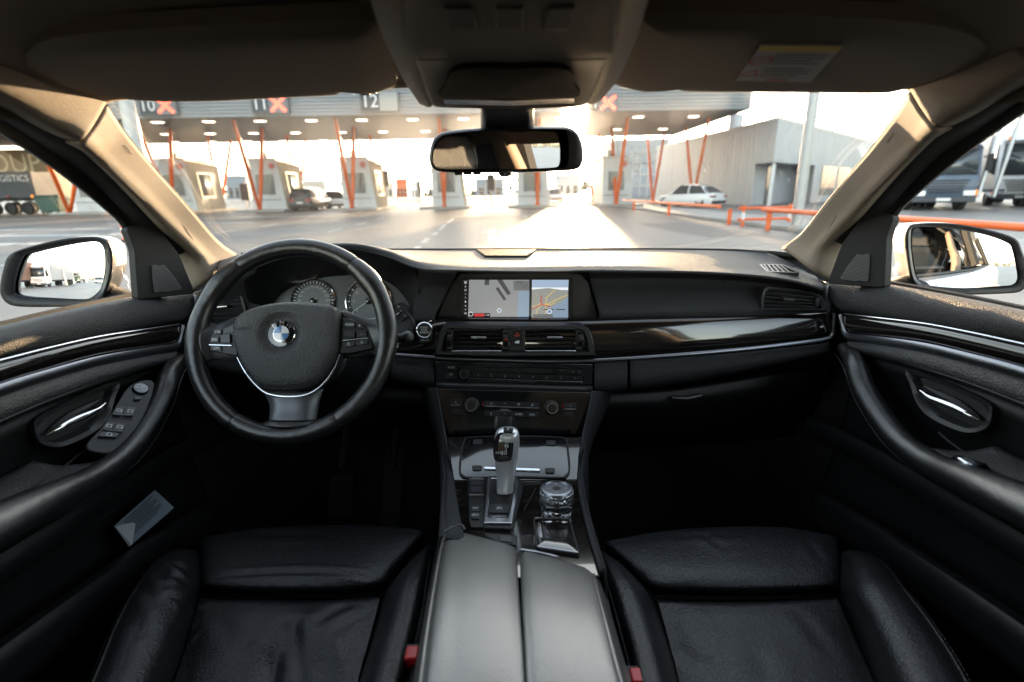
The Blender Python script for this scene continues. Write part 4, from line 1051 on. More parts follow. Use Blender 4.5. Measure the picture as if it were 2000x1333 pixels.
# ---- scuttle below the windscreen, added unseen to keep low sun off the doors
sc_top = [V((-.80, 1.06, .955)), V((-.775, 1.18, .975))] + [p + V((0, .01, -.006)) for p in spl(bs, 25)] + [V((.775, 1.18, .975)), V((.80, 1.06, .955))]
m_ = MB(); m_.grid([sc_top, [V((p.x, p.y, .55)) for p in sc_top]]); m_.build('sun_block_scuttle', M['rubber'], car, solid=.01)
# ---- floor, bulkhead, footwells
fl_ = part('cabin_floor', 'black carpeted footwells')
m_ = MB(); m_.box((0, -.2, .20), (1.62, 3.0, .04)); m_.build('floor_pan', M['carpet'], fl_)
m_ = MB(); m_.loft([[V((-.80, 1.22, .2)), V((-.80, 1.45, .45)), V((-.80, 1.5, .93))], [V((0, 1.22, .2)), V((0, 1.47, .45)), V((0, 1.52, .95))], [V((.80, 1.22, .2)), V((.80, 1.45, .45)), V((.80, 1.5, .93))]], 9, 9); m_.build('bulkhead', M['carpet'], fl_, solid=.02)
for s in (-1, 1):
    m_ = MB(); m_.box((s * .42, .82, .232), (.46, .62, .012)); m_.build('floor_mat', M['carpet'], fl_, bevel=.004)
    m_ = MB(); m_.box((s * .78, .3, .55), (.04, 2.2, .75)); m_.build('kick_panel', M['carpet'], fl_)
for i, x in enumerate((-.30, -.43)):
    m_ = MB(); m_.box((x, 1.12, .46 - i * .02), (.06 if i else .05, .02, .10 if i else .2), 0, (X1, V((0, .8, -.6)), V((0, .6, .8)))); m_.cyl((x, 1.14, .5), (x, 1.35, .75), .01, 8); m_.build('pedal', M['carpet'], fl_, bevel=.004)

# ---- front seat backs, standing just behind the camera's view
for s in (-1, 1):
    sb = part('seat_backrest', 'black leather backrest of the %s seat' % ('driver' if s < 0 else 'passenger'))
    cx0 = s * .385
    rws = [[V((cx0 - .25, .17 - .30 * f + .05, .56 + .56 * f)), V((cx0 - .19, .17 - .30 * f + .02, .56 + .56 * f)), V((cx0, .17 - .30 * f - .01, .56 + .56 * f)), V((cx0 + .19, .17 - .30 * f + .02, .56 + .56 * f)), V((cx0 + .25, .17 - .30 * f + .05, .56 + .56 * f)), V((cx0 + .23, .17 - .30 * f - .09, .56 + .56 * f)), V((cx0, .17 - .30 * f - .11, .56 + .56 * f)), V((cx0 - .23, .17 - .30 * f - .09, .56 + .56 * f))] for f in (0, .25, .5, .75, .93)]
    rws.append([V((cx0 + (p.x - cx0) * .75, p.y - .02, p.z + .05)) for p in rws[-1]])
    m_ = MB(); m_.loft(rws, 32, 17, cu=True); m_.add([p for p in spl(rws[-1], 32, True)], [tuple(range(32))]); m_.build('back_cushion', M['leather'], sb)
    hr = [V((cx0 - .13, -.14, 1.14)), V((cx0 + .13, -.14, 1.14)), V((cx0 + .11, -.16, 1.27)), V((cx0 - .11, -.16, 1.27))]
    m_ = MB(); m_.prism(rnd(hr, .04), V((0, -.09, -.01))); m_.build('headrest', M['leather'], sb, bevel=.02, seg=3)
# ================================================================== DASHBOARD
db = part('dashboard', 'black soft-touch dashboard, sunlit along its top')
A = [(430, 508, 1.20), (470, 499, 1.28), (530, 495, 1.33), (610, 492, 1.38), (700, 491, 1.42), (780, 490, 1.44), (850, 490, 1.46), (930, 489.5, 1.47), (1010, 489, 1.47), (1090, 489, 1.46), (1150, 489, 1.45), (1250, 489, 1.43), (1370, 490, 1.38), (1450, 492, 1.32), (1500, 497, 1.27), (1552, 520, 1.19)]
B = [(425, 522, 1.14), (470, 506, 1.2), (530, 494, 1.24), (610, 485, 1.27), (700, 485, 1.29), (780, 493, 1.30), (850, 501, 1.31), (930, 504, 1.31), (1010, 504, 1.31), (1090, 504, 1.31), (1150, 503, 1.30), (1250, 503, 1.29), (1370, 504, 1.27), (1470, 509, 1.24), (1535, 519, 1.2), (1590, 540, 1.14)]
C = [(425, 548, 1.05), (475, 521, 1.05), (530, 498, 1.06), (600, 482, 1.07), (690, 477, 1.08), (760, 491, 1.09), (822, 512, 1.11), (900, 519, 1.14), (1010, 521, 1.15), (1090, 520, 1.15), (1150, 519, 1.15), (1250, 520, 1.15), (1370, 523, 1.15), (1480, 530, 1.14), (1550, 541, 1.12), (1606, 558, 1.09)]
D = [(425, 562, 1.045), (480, 534, 1.042), (535, 511, 1.05), (605, 494, 1.06), (690, 489, 1.07), (757, 504, 1.08), (818, 526, 1.10), (900, 530, 1.13), (1010, 532, 1.14), (1090, 532, 1.14), (1150, 530, 1.14), (1250, 531, 1.14), (1370, 533, 1.135), (1480, 540, 1.125), (1550, 550, 1.105), (1609, 566, 1.08)]
D = [(x, y, Y - (0 if i < 5 else .012 if i == 5 else .025 if i == 6 else .042)) for i, (x, y, Y) in enumerate(D)]
A0 = [(x, y + 1.5, Y + .015) for x, y, Y in A]
mid_ = [((b[0] + c[0]) / 2, (b[1] + c[1]) / 2 - .5, (b[2] + c[2]) / 2) for b, c in zip(B, C)]
m_ = MB(); m_.loft([W3(r) for r in (A0, A, B, mid_, C, D)], 101, 41); m_.build('upper_pad', M['soft'], db, solid=.004)
m_ = MB(); m_.tube(spl([p + V((0, .004, .003)) for p in W3(A[1:15])], 60), .0032, 6); m_.build('windscreen_seal', M['rubber'], db)
# passenger face
E1 = [(1150, 530, 1.098), (1250, 531, 1.098), (1370, 533, 1.093), (1480, 540, 1.083), (1550, 550, 1.063), (1609, 566, 1.038)]
E2 = [(1152, 543, 1.155), (1250, 543, 1.16), (1370, 545, 1.155), (1480, 552, 1.135), (1555, 562, 1.11), (1611, 575, 1.07)]
E3 = [(1162, 580, 1.135), (1250, 580, 1.13), (1370, 580, 1.12), (1480, 582, 1.11), (1560, 586, 1.10), (1614, 590, 1.075)]
E4 = [(1170, 608, 1.105), (1250, 606, 1.10), (1370, 604, 1.095), (1480, 603, 1.09), (1565, 602, 1.085), (1616, 601, 1.07)]
E5 = [(1171, 624, 1.105), (1250, 622, 1.10), (1370, 619, 1.095), (1480, 616, 1.09), (1570, 613, 1.085), (1619, 610, 1.07)]
m_ = MB(); m_.loft([W3(r) for r in (E1, E2, E3, E4, E5)], 49, 29); m_.build('passenger_pad', M['soft'], db, solid=.004)
# side cheek at the passenger door and driver door
ck = [(1609, 562, 1.085), (1613, 600, 1.07), (1622, 650, 1.06), (1618, 700, 1.07), (1600, 760, 1.12)]
m_ = MB(); a = W3(ck); m_.grid([a, [p + V((.045, .05, 0)) for p in a], [p + V((.05, .35, 0)) for p in a]]); m_.build('end_cheek', M['plastic'], db, solid=.004)
m_ = m_.mirror(); m_.build('end_cheek', M['plastic'], db, solid=.004)
# driver face left and right of the cluster
L1 = [(425, 562, 1.045), (455, 548, 1.042), (480, 534, 1.042), (500, 525, 1.046)]
L2 = [(420, 600, 1.07), (452, 590, 1.075), (482, 580, 1.08), (505, 570, 1.09)]
L3 = [(416, 640, 1.07), (452, 640, 1.075), (490, 640, 1.08), (520, 640, 1.09)]
L4 = [(412, 690, 1.07), (460, 695, 1.07), (510, 700, 1.075), (560, 700, 1.08)]
m_ = MB(); m_.loft([W3(r) for r in (L1, L2, L3, L4)], 13, 17); m_.build('driver_pad', M['soft'], db, solid=.004)
L1 = [(818, 526, 1.075), (850, 529, 1.08), (893, 530, 1.088)]
L2 = [(815, 560, 1.105), (842, 560, 1.115), (878, 560, 1.14)]
L3 = [(808, 590, 1.09), (832, 592, 1.10), (862, 592, 1.12)]
L4 = [(806, 614, 1.085), (828, 616, 1.09), (850, 616, 1.10)]
L5 = [(806, 628, 1.085), (828, 626, 1.09), (850, 626, 1.10)]
m_ = MB(); m_.loft([W3(r) for r in (L1, L2, L3, L4, L5)], 13, 25); m_.build('driver_pad', M['soft'], db, solid=.004)
# gloss wood band
wt = [(772, 662), (812, 640), (850, 625), (890, 622), (1010, 623), (1100, 623), (1165, 621.5), (1250, 619), (1370, 616), (1480, 613), (1570, 611), (1624, 608)]
wb = [(772, 689), (812, 691.5), (850, 693.5), (890, 695), (1010, 699), (1100, 700.5), (1165, 699), (1250, 694), (1370, 685), (1480, 675), (1570, 665), (1627, 656)]
r0 = [PY(x, y, 1.098) for x, y in wt]; r4 = [PY(x, y, 1.074) for x, y in wb]
r1 = [PY(a[0] * .85 + b[0] * .15, a[1] * .85 + b[1] * .15, 1.082) for a, b in zip(wt, wb)]
r2 = [PY((a[0] + b[0]) / 2, (a[1] + b[1]) / 2, 1.073) for a, b in zip(wt, wb)]
r3 = [PY(a[0] * .15 + b[0] * .85, a[1] * .15 + b[1] * .85, 1.068) for a, b in zip(wt, wb)]
m_ = MB(); m_.loft([r0, r1, r2, r3, r4], 61, 17); m_.build('wood_trim', M['wood'], db, solid=.003)
# satin strip under it, turning up at the door
cs = [(772, 694), (812, 696.5), (850, 699), (890, 701), (1010, 704.5), (1100, 706), (1165, 704.5), (1250, 699.5), (1370, 690.5), (1480, 680.5), (1570, 670.5), (1612, 664), (1626, 655), (1628, 635), (1629, 612)]
wdt = [4.5] * 8 + [5, 5.5, 6, 6, 4.5, 2.5, 2]
path = [PY(x, y, 1.055) for x, y in cs]
m_ = MB()
pp = spl(path, 81); ww = [wdt[min(int(k * 14 / 80), 13)] + (wdt[min(int(k * 14 / 80) + 1, 14)] - wdt[min(int(k * 14 / 80), 13)]) * (k * 14 / 80 % 1) for k in range(81)]
tn = [(pp[min(k + 1, 80)] - pp[max(k - 1, 0)]).normalized() for k in range(81)]
m_.tube(pp, [.0045] * 81, 10, 0, ry=[x * .00108 for x in ww], up=[V((0, -1, 0)).cross(t_) for t_ in tn]); m_.build('satin_strip', M['darkchrome'], db)
# lower leather pads
def lpad(cols, name, m):
    rr = []
    for dy, Y in ((0, 1.075), (.18, 1.062), (.6, 1.052), (.95, 1.06), (1.06, 1.10), (1.10, 1.2)):
        rr.append([PY(x, t_ + (b_ - t_) * dy, Y + dY) for x, t_, b_, dY in cols])
    mm_ = MB(); mm_.loft(rr, 31, 21); mm_.build(name, m, db, solid=.003)
lpad([(1161, 709, 764, 0), (1180, 708, 763, 0), (1205, 706.5, 761, 0), (1225, 705, 759, 0)], 'lower_pad', M['soft'])
lpad([(1231, 704.5, 758, 0), (1330, 698, 745, 0), (1430, 690, 728, 0), (1530, 680, 708, 0), (1622, 668, 692, .005)], 'glovebox_pad', M['soft'])
lpad([(764, 698, 742, .0), (800, 700, 748, 0), (830, 703, 754, 0), (849, 705, 758, 0)], 'lower_pad', M['soft'])
lpad([(385, 690, 724, .02), (460, 694, 732, .02), (560, 700, 742, .02), (660, 700, 745, .02), (760, 698, 745, .015)], 'knee_pad', M['soft'])
# glove box and knee panels below, dark
for cols, nm in (([(1170, 766, 880), (1300, 760, 872), (1450, 738, 860), (1600, 712, 845)], 'glovebox_lid'), ([(395, 726, 840), (500, 738, 850), (650, 748, 855), (840, 758, 860)], 'knee_panel')):
    rr = [[PY(x, a + (b - a) * f, Y) for x, a, b in cols] for f, Y in ((0, 1.16), (.3, 1.15), (.7, 1.19), (1.0, 1.27))]
    m_ = MB(); m_.loft(rr, 21, 13); m_.build(nm, M['plastic'], db, solid=.006)
a, b = PY(1312, 777, 1.135), PY(1370, 772, 1.135); m_ = MB(); m_.tube([a, (a + b) / 2 + V((0, -.004, -.003)), b], .006, 8); m_.build('glovebox_handle', M['satin'], db)
# demister vent at the passenger corner
q = W3([(1482, 522, 1.195), (1530, 523, 1.18), (1560, 539, 1.12), (1496, 537, 1.135)])
nrm = (q[1] - q[0]).cross(q[3] - q[0]).normalized()
if nrm.z < 0: nrm = -nrm
def lift(l, d): return [p + nrm * d for p in l]
c = sum(q, V((0, 0, 0))) / 4; inn = [c + (p - c) * .86 for p in q]
m_ = MB(); m_.frame(lift(q, .007), lift(inn, .007), -nrm * .01); m_.add(lift(inn, .0025), [(0, 1, 2, 3)], 1); m_.build('demister_frame', [M['satin'], M['rubber']], db)
for k in range(5):
    a = inn[0].lerp(inn[1], (k + .7) / 5.2); b = inn[3].lerp(inn[2], (k + .1) / 5.2)
    m_ = MB(); m_.tube([a + nrm * .0055, b + nrm * .0055], .0022, 6); m_.build('demister_slat', M['satin'], db)
m_ = MB(); a = PY(1455, 531, 1.16) + V((0, -.003, .0035)); m_.text('AIRBAG', a, X1, V((0, .8, .6)), .013, 0); m_.build('airbag_lettering', M['plastic'], db)
# light sensor / centre speaker on the far edge
q = W3([(930, 491, 1.45), (1048, 491, 1.45), (1030, 504, 1.30), (947, 504, 1.30)]); q = [p + V((0, 0, .006)) for p in q]
m_ = MB(); m_.prism(q, V((0, 0, -.008)), 0); m_.build('centre_speaker', mat('speaker_mesh', (.045, .036, .028), .7, spec=.15, bump=[(900, .003, 1)]), db, bevel=.002)

# ---- display
ds = part('display_screen', 'wide navigation display showing a grey map beside a coloured one')
SY = 1.135
DN = V((0, -.985, .17)).normalized(); DO = PY(1000, 583, SY)
def dp(px, py, h=0.0): return PL(px, py, DO, DN) + DN * h
# shroud: dark satin box around the screen
rows_ = [[dp(x, y, .004) for x, y in ((861, 617), (872, 585), (890, 548), (905, 532))]]
sh = [(853, 621), (864, 590), (884, 550), (900, 533), (1000, 533), (1110, 532), (1135, 535), (1150, 552), (1160, 585), (1170, 624), (1010, 624)]
m_ = MB(); o = [dp(x, y, -.012) for x, y in sh]; m_.prism(o, -DN * .02); m_.build('shroud', M['satin'], ds, bevel=.002)
m_ = MB(); m_.frame([dp(x, y, .001) for x, y in ((893, 543), (1118, 543), (1119, 623), (890, 623))], [dp(x, y, .0035 * 0) for x, y in ((903, 547), (1111, 547), (1111, 621), (900, 621))], -DN * .012); m_.build('bezel', M['plastic'], ds)
E_ = lambda n_, c, s_=1.0: mat(n_, (.01, .01, .01), .2, emit=c, es=s_ * .26)
S = {'map': E_('screen_grey', (.265, .27, .275), .30), 'dark': E_('screen_dark', (.06, .062, .065), .30), 'mid': E_('screen_mid', (.15, .155, .16), .3), 'black': E_('screen_black', (.004, .004, .004), .3), 'blue': E_('screen_blue', (.24, .32, .42), .3), 'sky': E_('screen_sky', (.33, .42, .55), .33), 'land': E_('screen_land', (.30, .31, .28), .3), 'yellow': E_('screen_yellow', (.75, .52, .10), .33), 'redl': E_('screen_red', (.55, .03, .03), .3), 'white': E_('screen_white', (.75, .78, .80), .35), 'cyan': E_('screen_cyan', (.05, .15, .4), .4)}
SM = list(S.values()); SI = {k: i for i, k in enumerate(S)}
def poly(mb_, pts, k, h): mb_.add([dp(x, y, h) for x, y in pts], [tuple(range(len(pts)))], SI[k])
m_ = MB(); poly(m_, [(900, 546), (1112, 546), (1112, 622), (898, 622)], 'black', -.004); m_.build('glass', SM, ds)
m_ = MB()
poly(m_, [(916, 547), (1034, 547), (1033, 620), (914, 620)], 'map', -.0034)
poly(m_, [(1013, 569), (1034, 569), (1033, 620), (1010, 620)], 'blue', -.0030)
poly(m_, [(947, 547), (956, 547), (955, 557), (946, 557)], 'dark', -.0026)
poly(m_, [(971, 547), (981, 547), (998, 574), (991, 577)], 'dark', -.0026)
poly(m_, [(968, 564), (973, 561), (989, 585), (984, 588)], 'dark', -.0026)
poly(m_, [(1003, 549), (1034, 549), (1034, 568), (1003, 567)], 'mid', -.0026)
poly(m_, [(916, 612), (957, 612), (957, 620), (916, 620)], 'black', -.0026)
poly(m_, [(926, 613), (946, 613), (946, 619), (926, 619)], 'redl', -.0022)
xd = (dp(1000, 580) - dp(900, 580)).normalized(); yd = DN.cross(xd)
m_.text('17:22', dp(1014, 552, -.0021), xd, yd, .0075, SI['black']); m_.text('11\u00b0', dp(1026, 560, -.0021), xd, yd, .0075, SI['black'])
m_.text('-- A', dp(951, 616, -.0021), xd, yd, .006, SI['white'])
def circ(mb_, px, py, r, k, h, n=16, ri=None):
    c = dp(px, py, h); o = [c + xd * (r * math.cos(6.2832 * j / n)) + yd * (r * math.sin(6.2832 * j / n)) for j in range(n)]
    if ri: mb_.ring(o, [c + (p - c) * ri for p in o], SI[k])
    else: mb_.add(o, [tuple(range(n))], SI[k])
circ(m_, 975, 607, .0048, 'white', -.0021, ri=.72); circ(m_, 975, 607.5, .0026, 'cyan', -.0019, 3)
circ(m_, 919.5, 614, .0052, 'white', -.0020, ri=.82)
for k in range(9):
    y = 552 + k * 7.6
    m_.text('@oU~^&o+H'[k], dp(909, y, -.0021), xd, yd, .0062, SI['white'])
poly(m_, [(904.5, 549), (914, 549), (914, 550), (904.5, 550)], 'mid', -.0022)
m_.build('map_view', SM, ds, flat=True)
m_ = MB()
poly(m_, [(1039, 547), (1111, 547), (1110, 566), (1039, 566)], 'sky', -.0034)
poly(m_, [(1039, 562), (1110, 562), (1110, 567), (1039, 566)], 'white', -.0032)
poly(m_, [(1039, 566), (1110, 566), (1110, 621), (1038, 621)], 'blue', -.0034)
poly(m_, [(1039, 566), (1070, 563), (1092, 566), (1110, 570), (1110, 580), (1098, 590), (1086, 596), (1074, 602), (1066, 606), (1060, 621), (1038, 621)], 'land', -.0030)
def road(pts, wd, k, h):
    for (xa, ya), (xb, yb) in zip(pts[:-1], pts[1:]):
        d = V((xb - xa, yb - ya, 0)).normalized(); nx, ny = -d.y * wd, d.x * wd
        poly(m_, [(xa + nx, ya + ny), (xb + nx, yb + ny), (xb - nx, yb - ny), (xa - nx, ya - ny)], k, h)
road([(1066, 620), (1066, 596), (1067, 582), (1078, 572), (1084, 567)], .6, 'yellow', -.0026)
road([(1066, 596), (1082, 588), (1098, 581), (1108, 577)], .55, 'yellow', -.0025)
road([(1040, 600), (1056, 594), (1076, 596), (1086, 590)], .5, 'yellow', -.0024)
road([(1047, 619), (1048, 606), (1056, 598)], .5, 'yellow', -.0023)
road([(1039, 604), (1052, 598), (1060, 595), (1075, 600)], .7, 'redl', -.0022)
road([(1058, 578), (1056, 588), (1060, 596)], .9, 'redl', -.0021)
rg = random.Random(5)
for k in range(46):
    x, y = rg.uniform(1041, 1104), rg.uniform(567, 606)
    if y > 606 - (x - 1064) * .75 and x > 1064: continue
    s_ = rg.uniform(.4, .9); poly(m_, [(x, y), (x + s_ * 1.6, y), (x + s_ * 1.6, y + s_), (x, y + s_)], rg.choice(('redl', 'dark', 'dark', 'white', 'mid')), -.0019 + k * 1e-6)
poly(m_, [(1041, 614), (1080, 614), (1080, 620), (1041, 620)], 'mid', -.0018)
poly(m_, [(1062, 604), (1082, 604), (1082, 606), (1062, 606)], 'dark', -.0017); poly(m_, [(1086, 604), (1104, 604), (1104, 606), (1086, 606)], 'dark', -.0017)
circ(m_, 1073, 609, .0055, 'white', -.0016, ri=.75); circ(m_, 1073, 609, .003, 'cyan', -.0015, 3)
m_.build('region_map_view', SM, ds, flat=True)

# ---- centre air vents
cv = part('centre_air_vent', 'pair of centre air vents with satin edged slats and hazard switch')
VNm = V((.045, -.99, .10)).normalized(); VOo = PY(1004, 662, 1.046)
def vp(px, py, h=0.0): return PL(px, py, VOo, VNm) + VNm * h
oo = spl([vp(*p) for p in ((849, 690), (853, 672), (860, 648), (868, 636), (885, 632), (1000, 635), (1120, 634), (1143, 637), (1153, 648), (1159, 670), (1161, 691), (1150, 694), (1000, 696), (860, 693))], 84, True)
i1 = spl([vp(*p) for p in ((864, 684), (867, 670), (871, 655), (876, 645), (890, 642), (1000, 643), (1115, 643), (1134, 645), (1141, 654), (1145, 670), (1147, 683), (1138, 687), (1000, 687), (875, 686))], 84, True)
m_ = MB(); m_.grid([[p - VNm * .03 for p in oo], oo, [a.lerp(b, .25) + VNm * .006 for a, b in zip(oo, i1)], [a.lerp(b, .8) + VNm * .006 for a, b in zip(oo, i1)], [p - VNm * .004 for p in i1], [p - VNm * .03 for p in i1]], 0, True); m_.build('surround', M['satin'], cv, ang=50)
m_ = MB(); m_.add([p - VNm * .026 for p in i1], [tuple(range(84))]); m_.build('duct', M['rubber'], cv)
xv = (vp(1100, 664) - vp(900, 664)).normalized(); yv = VNm.cross(xv); 
def vbar(x0, x1, y0, y1, d0, d1, m, nm, bev=.001):
    a, b, c_, d_ = vp(x0, y0), vp(x1, y0), vp(x1, y1), vp(x0, y1)
    mm_ = MB(); mm_.prism([p + VNm * d1 for p in (a, b, c_, d_)], VNm * (d0 - d1)); return mm_.build(nm, m, cv, bevel=bev)
for x0, x1 in ((884, 979), (1028, 1125)):
    for k in range(4):
        y = 651.5 + k * 8.2
        ob = vbar(x0, x1, y, y + 2.6, -.022, -.006, M['plastic'], 'slat')
    vbar(x0 + (x0 < 900) * 2, x1, 641.8, 644.0, -.012, .001, M['darkchrome'], 'satin_edge')
    vbar(x0 - 2, x1, 684.5, 687.2, -.012, .002, M['chrome'], 'satin_edge')
    xc = (x0 + x1) / 2 + (3 if x0 < 900 else 7)
    vbar(xc - 15, xc + 15, 656.5, 664, -.012, .002, M['plastic'], 'vane_tab'); vbar(xc - 15, xc + 15, 657.5, 661, .001, .0035, M['chrome'], 'vane_tab_chrome')
for x in (878, 988, 1132):
    vbar(x - 6, x + 6, 644, 684, -.02, -.003, M['satin'], 'thumbwheel_plate')
    ob = MB(); c = vp(x, 664, -.008); ob.lathe(c - xv * .0042, xv, [(.016, 0), (.0165, .001), (.0165, .0075), (.016, .0085)], 24); ob.build('thumbwheel', M['plastic'], cv)
    if x == 988:
        mm_ = MB(); mm_.box(vp(x, 662, .009), (.004, .001, .004)); mm_.build('red_dot', M['red'], cv)
vbar(995, 1026, 643, 686, -.02, -.002, M['satin'], 'switch_plate')
for y0, y1, tx in ((647, 659, 0), (660.5, 675, 1)):
    q = [vp(1000, y0, .003), vp(1020, y0, .003), vp(1019, y1, .003), vp(1001, y1, .003)]
    mm_ = MB(); mm_.prism(rnd(q, .004), -VNm * .006, 0)
    c = vp(1010, (y0 + y1) / 2, .0034)
    if tx == 0:
        tri = [c + xv * -.0055 + yv * -.004, c + xv * .0055 + yv * -.004, c + yv * .0055]; cc = sum(tri, V((0, 0, 0))) / 3
        mm_.ring(tri, [cc + (p - cc) * .55 for p in tri], 1)
    else:
        mm_.add([c + xv * a_ + yv * b_ for a_, b_ in ((-.0045, -.003), (.0045, -.003), (.0045, .003), (.0, .003), (0, .0015), (-.0045, .0015))], [(0, 1, 2, 3, 4, 5)], 2)
    mm_.build('hazard_button' if tx == 0 else 'lock_button', [M['plastic'], M['redprint'], M['glyph']], cv)

# ---- start button
stb = part('start_button', 'round start stop button with a chrome ring beside the cluster')
c = PY(829, 645, 1.045); sn = V((.1, -.97, .2)).normalized(); sxv = X1 - sn * X1.dot(sn); sxv.normalize(); syv = sn.cross(sxv)
if syv.z < 0: syv = -syv
m_ = MB(); m_.prism(rnd([c + sxv * a_ + syv * b_ - sn * .004 for a_, b_ in ((-.0165, .008), (.0165, .008), (.0135, -.027), (-.0125, -.027))], .004), -sn * .03); m_.build('base', M['plastic'], stb, bevel=.001)
m_ = MB(); m_.lathe(c - sn * .004, sn, [(.0175, 0), (.0172, .006), (.0155, .0075), (.0135, .006), (.0135, .002)], 36); m_.build('chrome_ring', M['brightchrome'], stb)
m_ = MB(); m_.lathe(c - sn * .003, sn, [(.0132, 0), (.0132, .006), (.012, .0072), (.002, .0076)], 32, 0)
for k, tx in enumerate(('START', 'STOP', 'ENGINE')): m_.text(tx, c + sn * .0050 + syv * (.0052 - k * .005), sxv, syv, .0052, 1)
m_.build('button', [M['plastic'], M['glyph']], stb)
m_ = MB(); m_.text('(A) off', c - syv * .0215 - sn * .0035, sxv, syv, .006, 0); m_.build('lettering', M['glyph'], stb)

# ---- outer vents
def side_vent(lab, outer, inner, O, N_, slats, tab, mir):
    t = part('side_air_vent', lab)
    f = lambda p: PL(p[0], p[1], O, N_)
    o = [f(p) for p in outer]; i_ = [f(p) for p in inner]
    mm_ = MB(); mm_.grid([[p - N_ * .02 for p in o], o, [a.lerp(b, .5) + N_ * .003 for a, b in zip(o, i_)], i_, [p - N_ * .025 for p in i_]], 0, True); mm_.build('surround', M['satin'], t)
    mm_ = MB(); mm_.add([p - N_ * .018 for p in i_], [tuple(range(len(i_)))]); mm_.build('duct', M['rubber'], t)
    for (a, b) in slats:
        A_, B_ = f(a) - N_ * .003, f(b) - N_ * .003; mm_ = MB(); d = (B_ - A_); L = d.length; d.normalize()
        mm_.box((A_ + B_) / 2 - N_ * .004, (L, .012, .0022), 0, (d, N_, d.cross(N_).normalized())); mm_.build('slat', M['plastic'], t, bevel=.0006)
    A_, B_ = f(tab[0]), f(tab[1]); mm_ = MB(); d = (B_ - A_); L = d.length; d.normalize(); mm_.box((A_ + B_) / 2, (L, .010, .007), 0, (d, N_, d.cross(N_).normalized()))
    mm_.box((A_ + B_) / 2 + N_ * .0055, (L * .9, .0015, .003), 1, (d, N_, d.cross(N_).normalized())); mm_.build('vane_tab', [M['plastic'], M['chrome'] if not mir else M['satin']], t, bevel=.0008)
    return t
VR = PY(1550, 585, 1.072); NR = V((-.22, -.96, .12)).normalized()
t_ = side_vent('passenger side air vent with thin black slats', [(1486, 607), (1488, 580), (1492, 566), (1500, 560), (1560, 566), (1596, 573), (1606, 580), (1613, 595), (1617, 608)], [(1493, 603), (1494, 582), (1497, 572), (1503, 567), (1558, 572), (1590, 578), (1598, 584), (1603, 595), (1606, 603)], VR, NR,
          [((1495, 573), (1590, 581)), ((1494, 581), (1590, 588)), ((1494, 589), (1590, 594)), ((1493, 597), (1592, 600))], ((1528, 584), (1552, 586)), True)
ob = MB(); c = PL(1597, 592, VR, NR) - NR * .004; ob.box(c, (.008, .01, .02)); ob.build('thumbwheel', M['satin'], t_, bevel=.002)
VL_ = PY(440, 600, 1.066); NL = V((.18, -.97, .12)).normalized()
side_vent('driver side air vent behind the steering wheel', [(396, 632), (398, 590), (408, 566), (430, 562), (463, 560), (472, 575), (480, 606), (484, 640), (430, 642)], [(403, 628), (405, 592), (413, 572), (432, 569), (459, 567), (466, 580), (473, 606), (477, 634), (430, 636)], VL_, NL,
          [((404, 580), (468, 577)), ((403, 588), (470, 586)), ((402, 596), (471, 595)), ((402, 605), (474, 604)), ((402, 614), (475, 614)), ((402, 623), (476, 624))], ((424, 600), (446, 598)), False)

# ---- instrument cluster
ic = part('instrument_cluster', 'instrument cluster with round dials behind the steering wheel')
IN = V((0, -.94, .34)).normalized(); IO = PY(680, 590, 1.13)
def ip(px, py, h=0.0): return PL(px, py, IO, IN) + IN * h
lip = [(480, 534, 1.042), (535, 511, 1.05), (605, 494, 1.06), (690, 489, 1.07), (757, 504, 1.08), (806, 526, 1.10), (818, 560, 1.10), (812, 600, 1.09), (803, 640, 1.085), (785, 664, 1.08), (700, 676, 1.075), (600, 676, 1.075), (530, 668, 1.08), (500, 640, 1.08), (485, 590, 1.08)]
face = [(522, 620), (545, 580), (590, 553), (650, 540), (720, 540), (765, 556), (797, 590), (803, 612), (800, 635), (785, 655), (700, 668), (600, 668), (540, 660), (515, 645), (512, 632)]
lo = spl(W3(lip), 75, True); fo = spl([ip(x, y, .004) for x, y in face], 75, True)
m_ = MB(); m_.grid([lo, [a.lerp(b, .5) for a, b in zip(lo, fo)], fo], 0, True); m_.build('hood_lining', M['plastic'], ic, ang=60)
m_ = MB(); m_.add(spl([ip(x, y) for x, y in face], 75, True), [tuple(range(75))]); m_.build('face', mat('dial_face', (.085, .09, .095), .35), ic)
m_ = MB(); m_.tube(spl([PY(*p) for p in ((795, 612, 1.083), (806, 625, 1.08), (806, 645, 1.072), (796, 658, 1.068), (780, 664, 1.066))], 20), .0055, 10, ry=.009, up=V((0, -1, 0))); m_.build('rim_trim', M['satin'], ic)
ixd = X1; iyd = IN.cross(ixd)
if iyd.z < 0: iyd = -iyd
dl_black = mat('dial_black', (.012, .012, .013), .4); dl_grey = mat('dial_grey', (.16, .17, .175), .4)
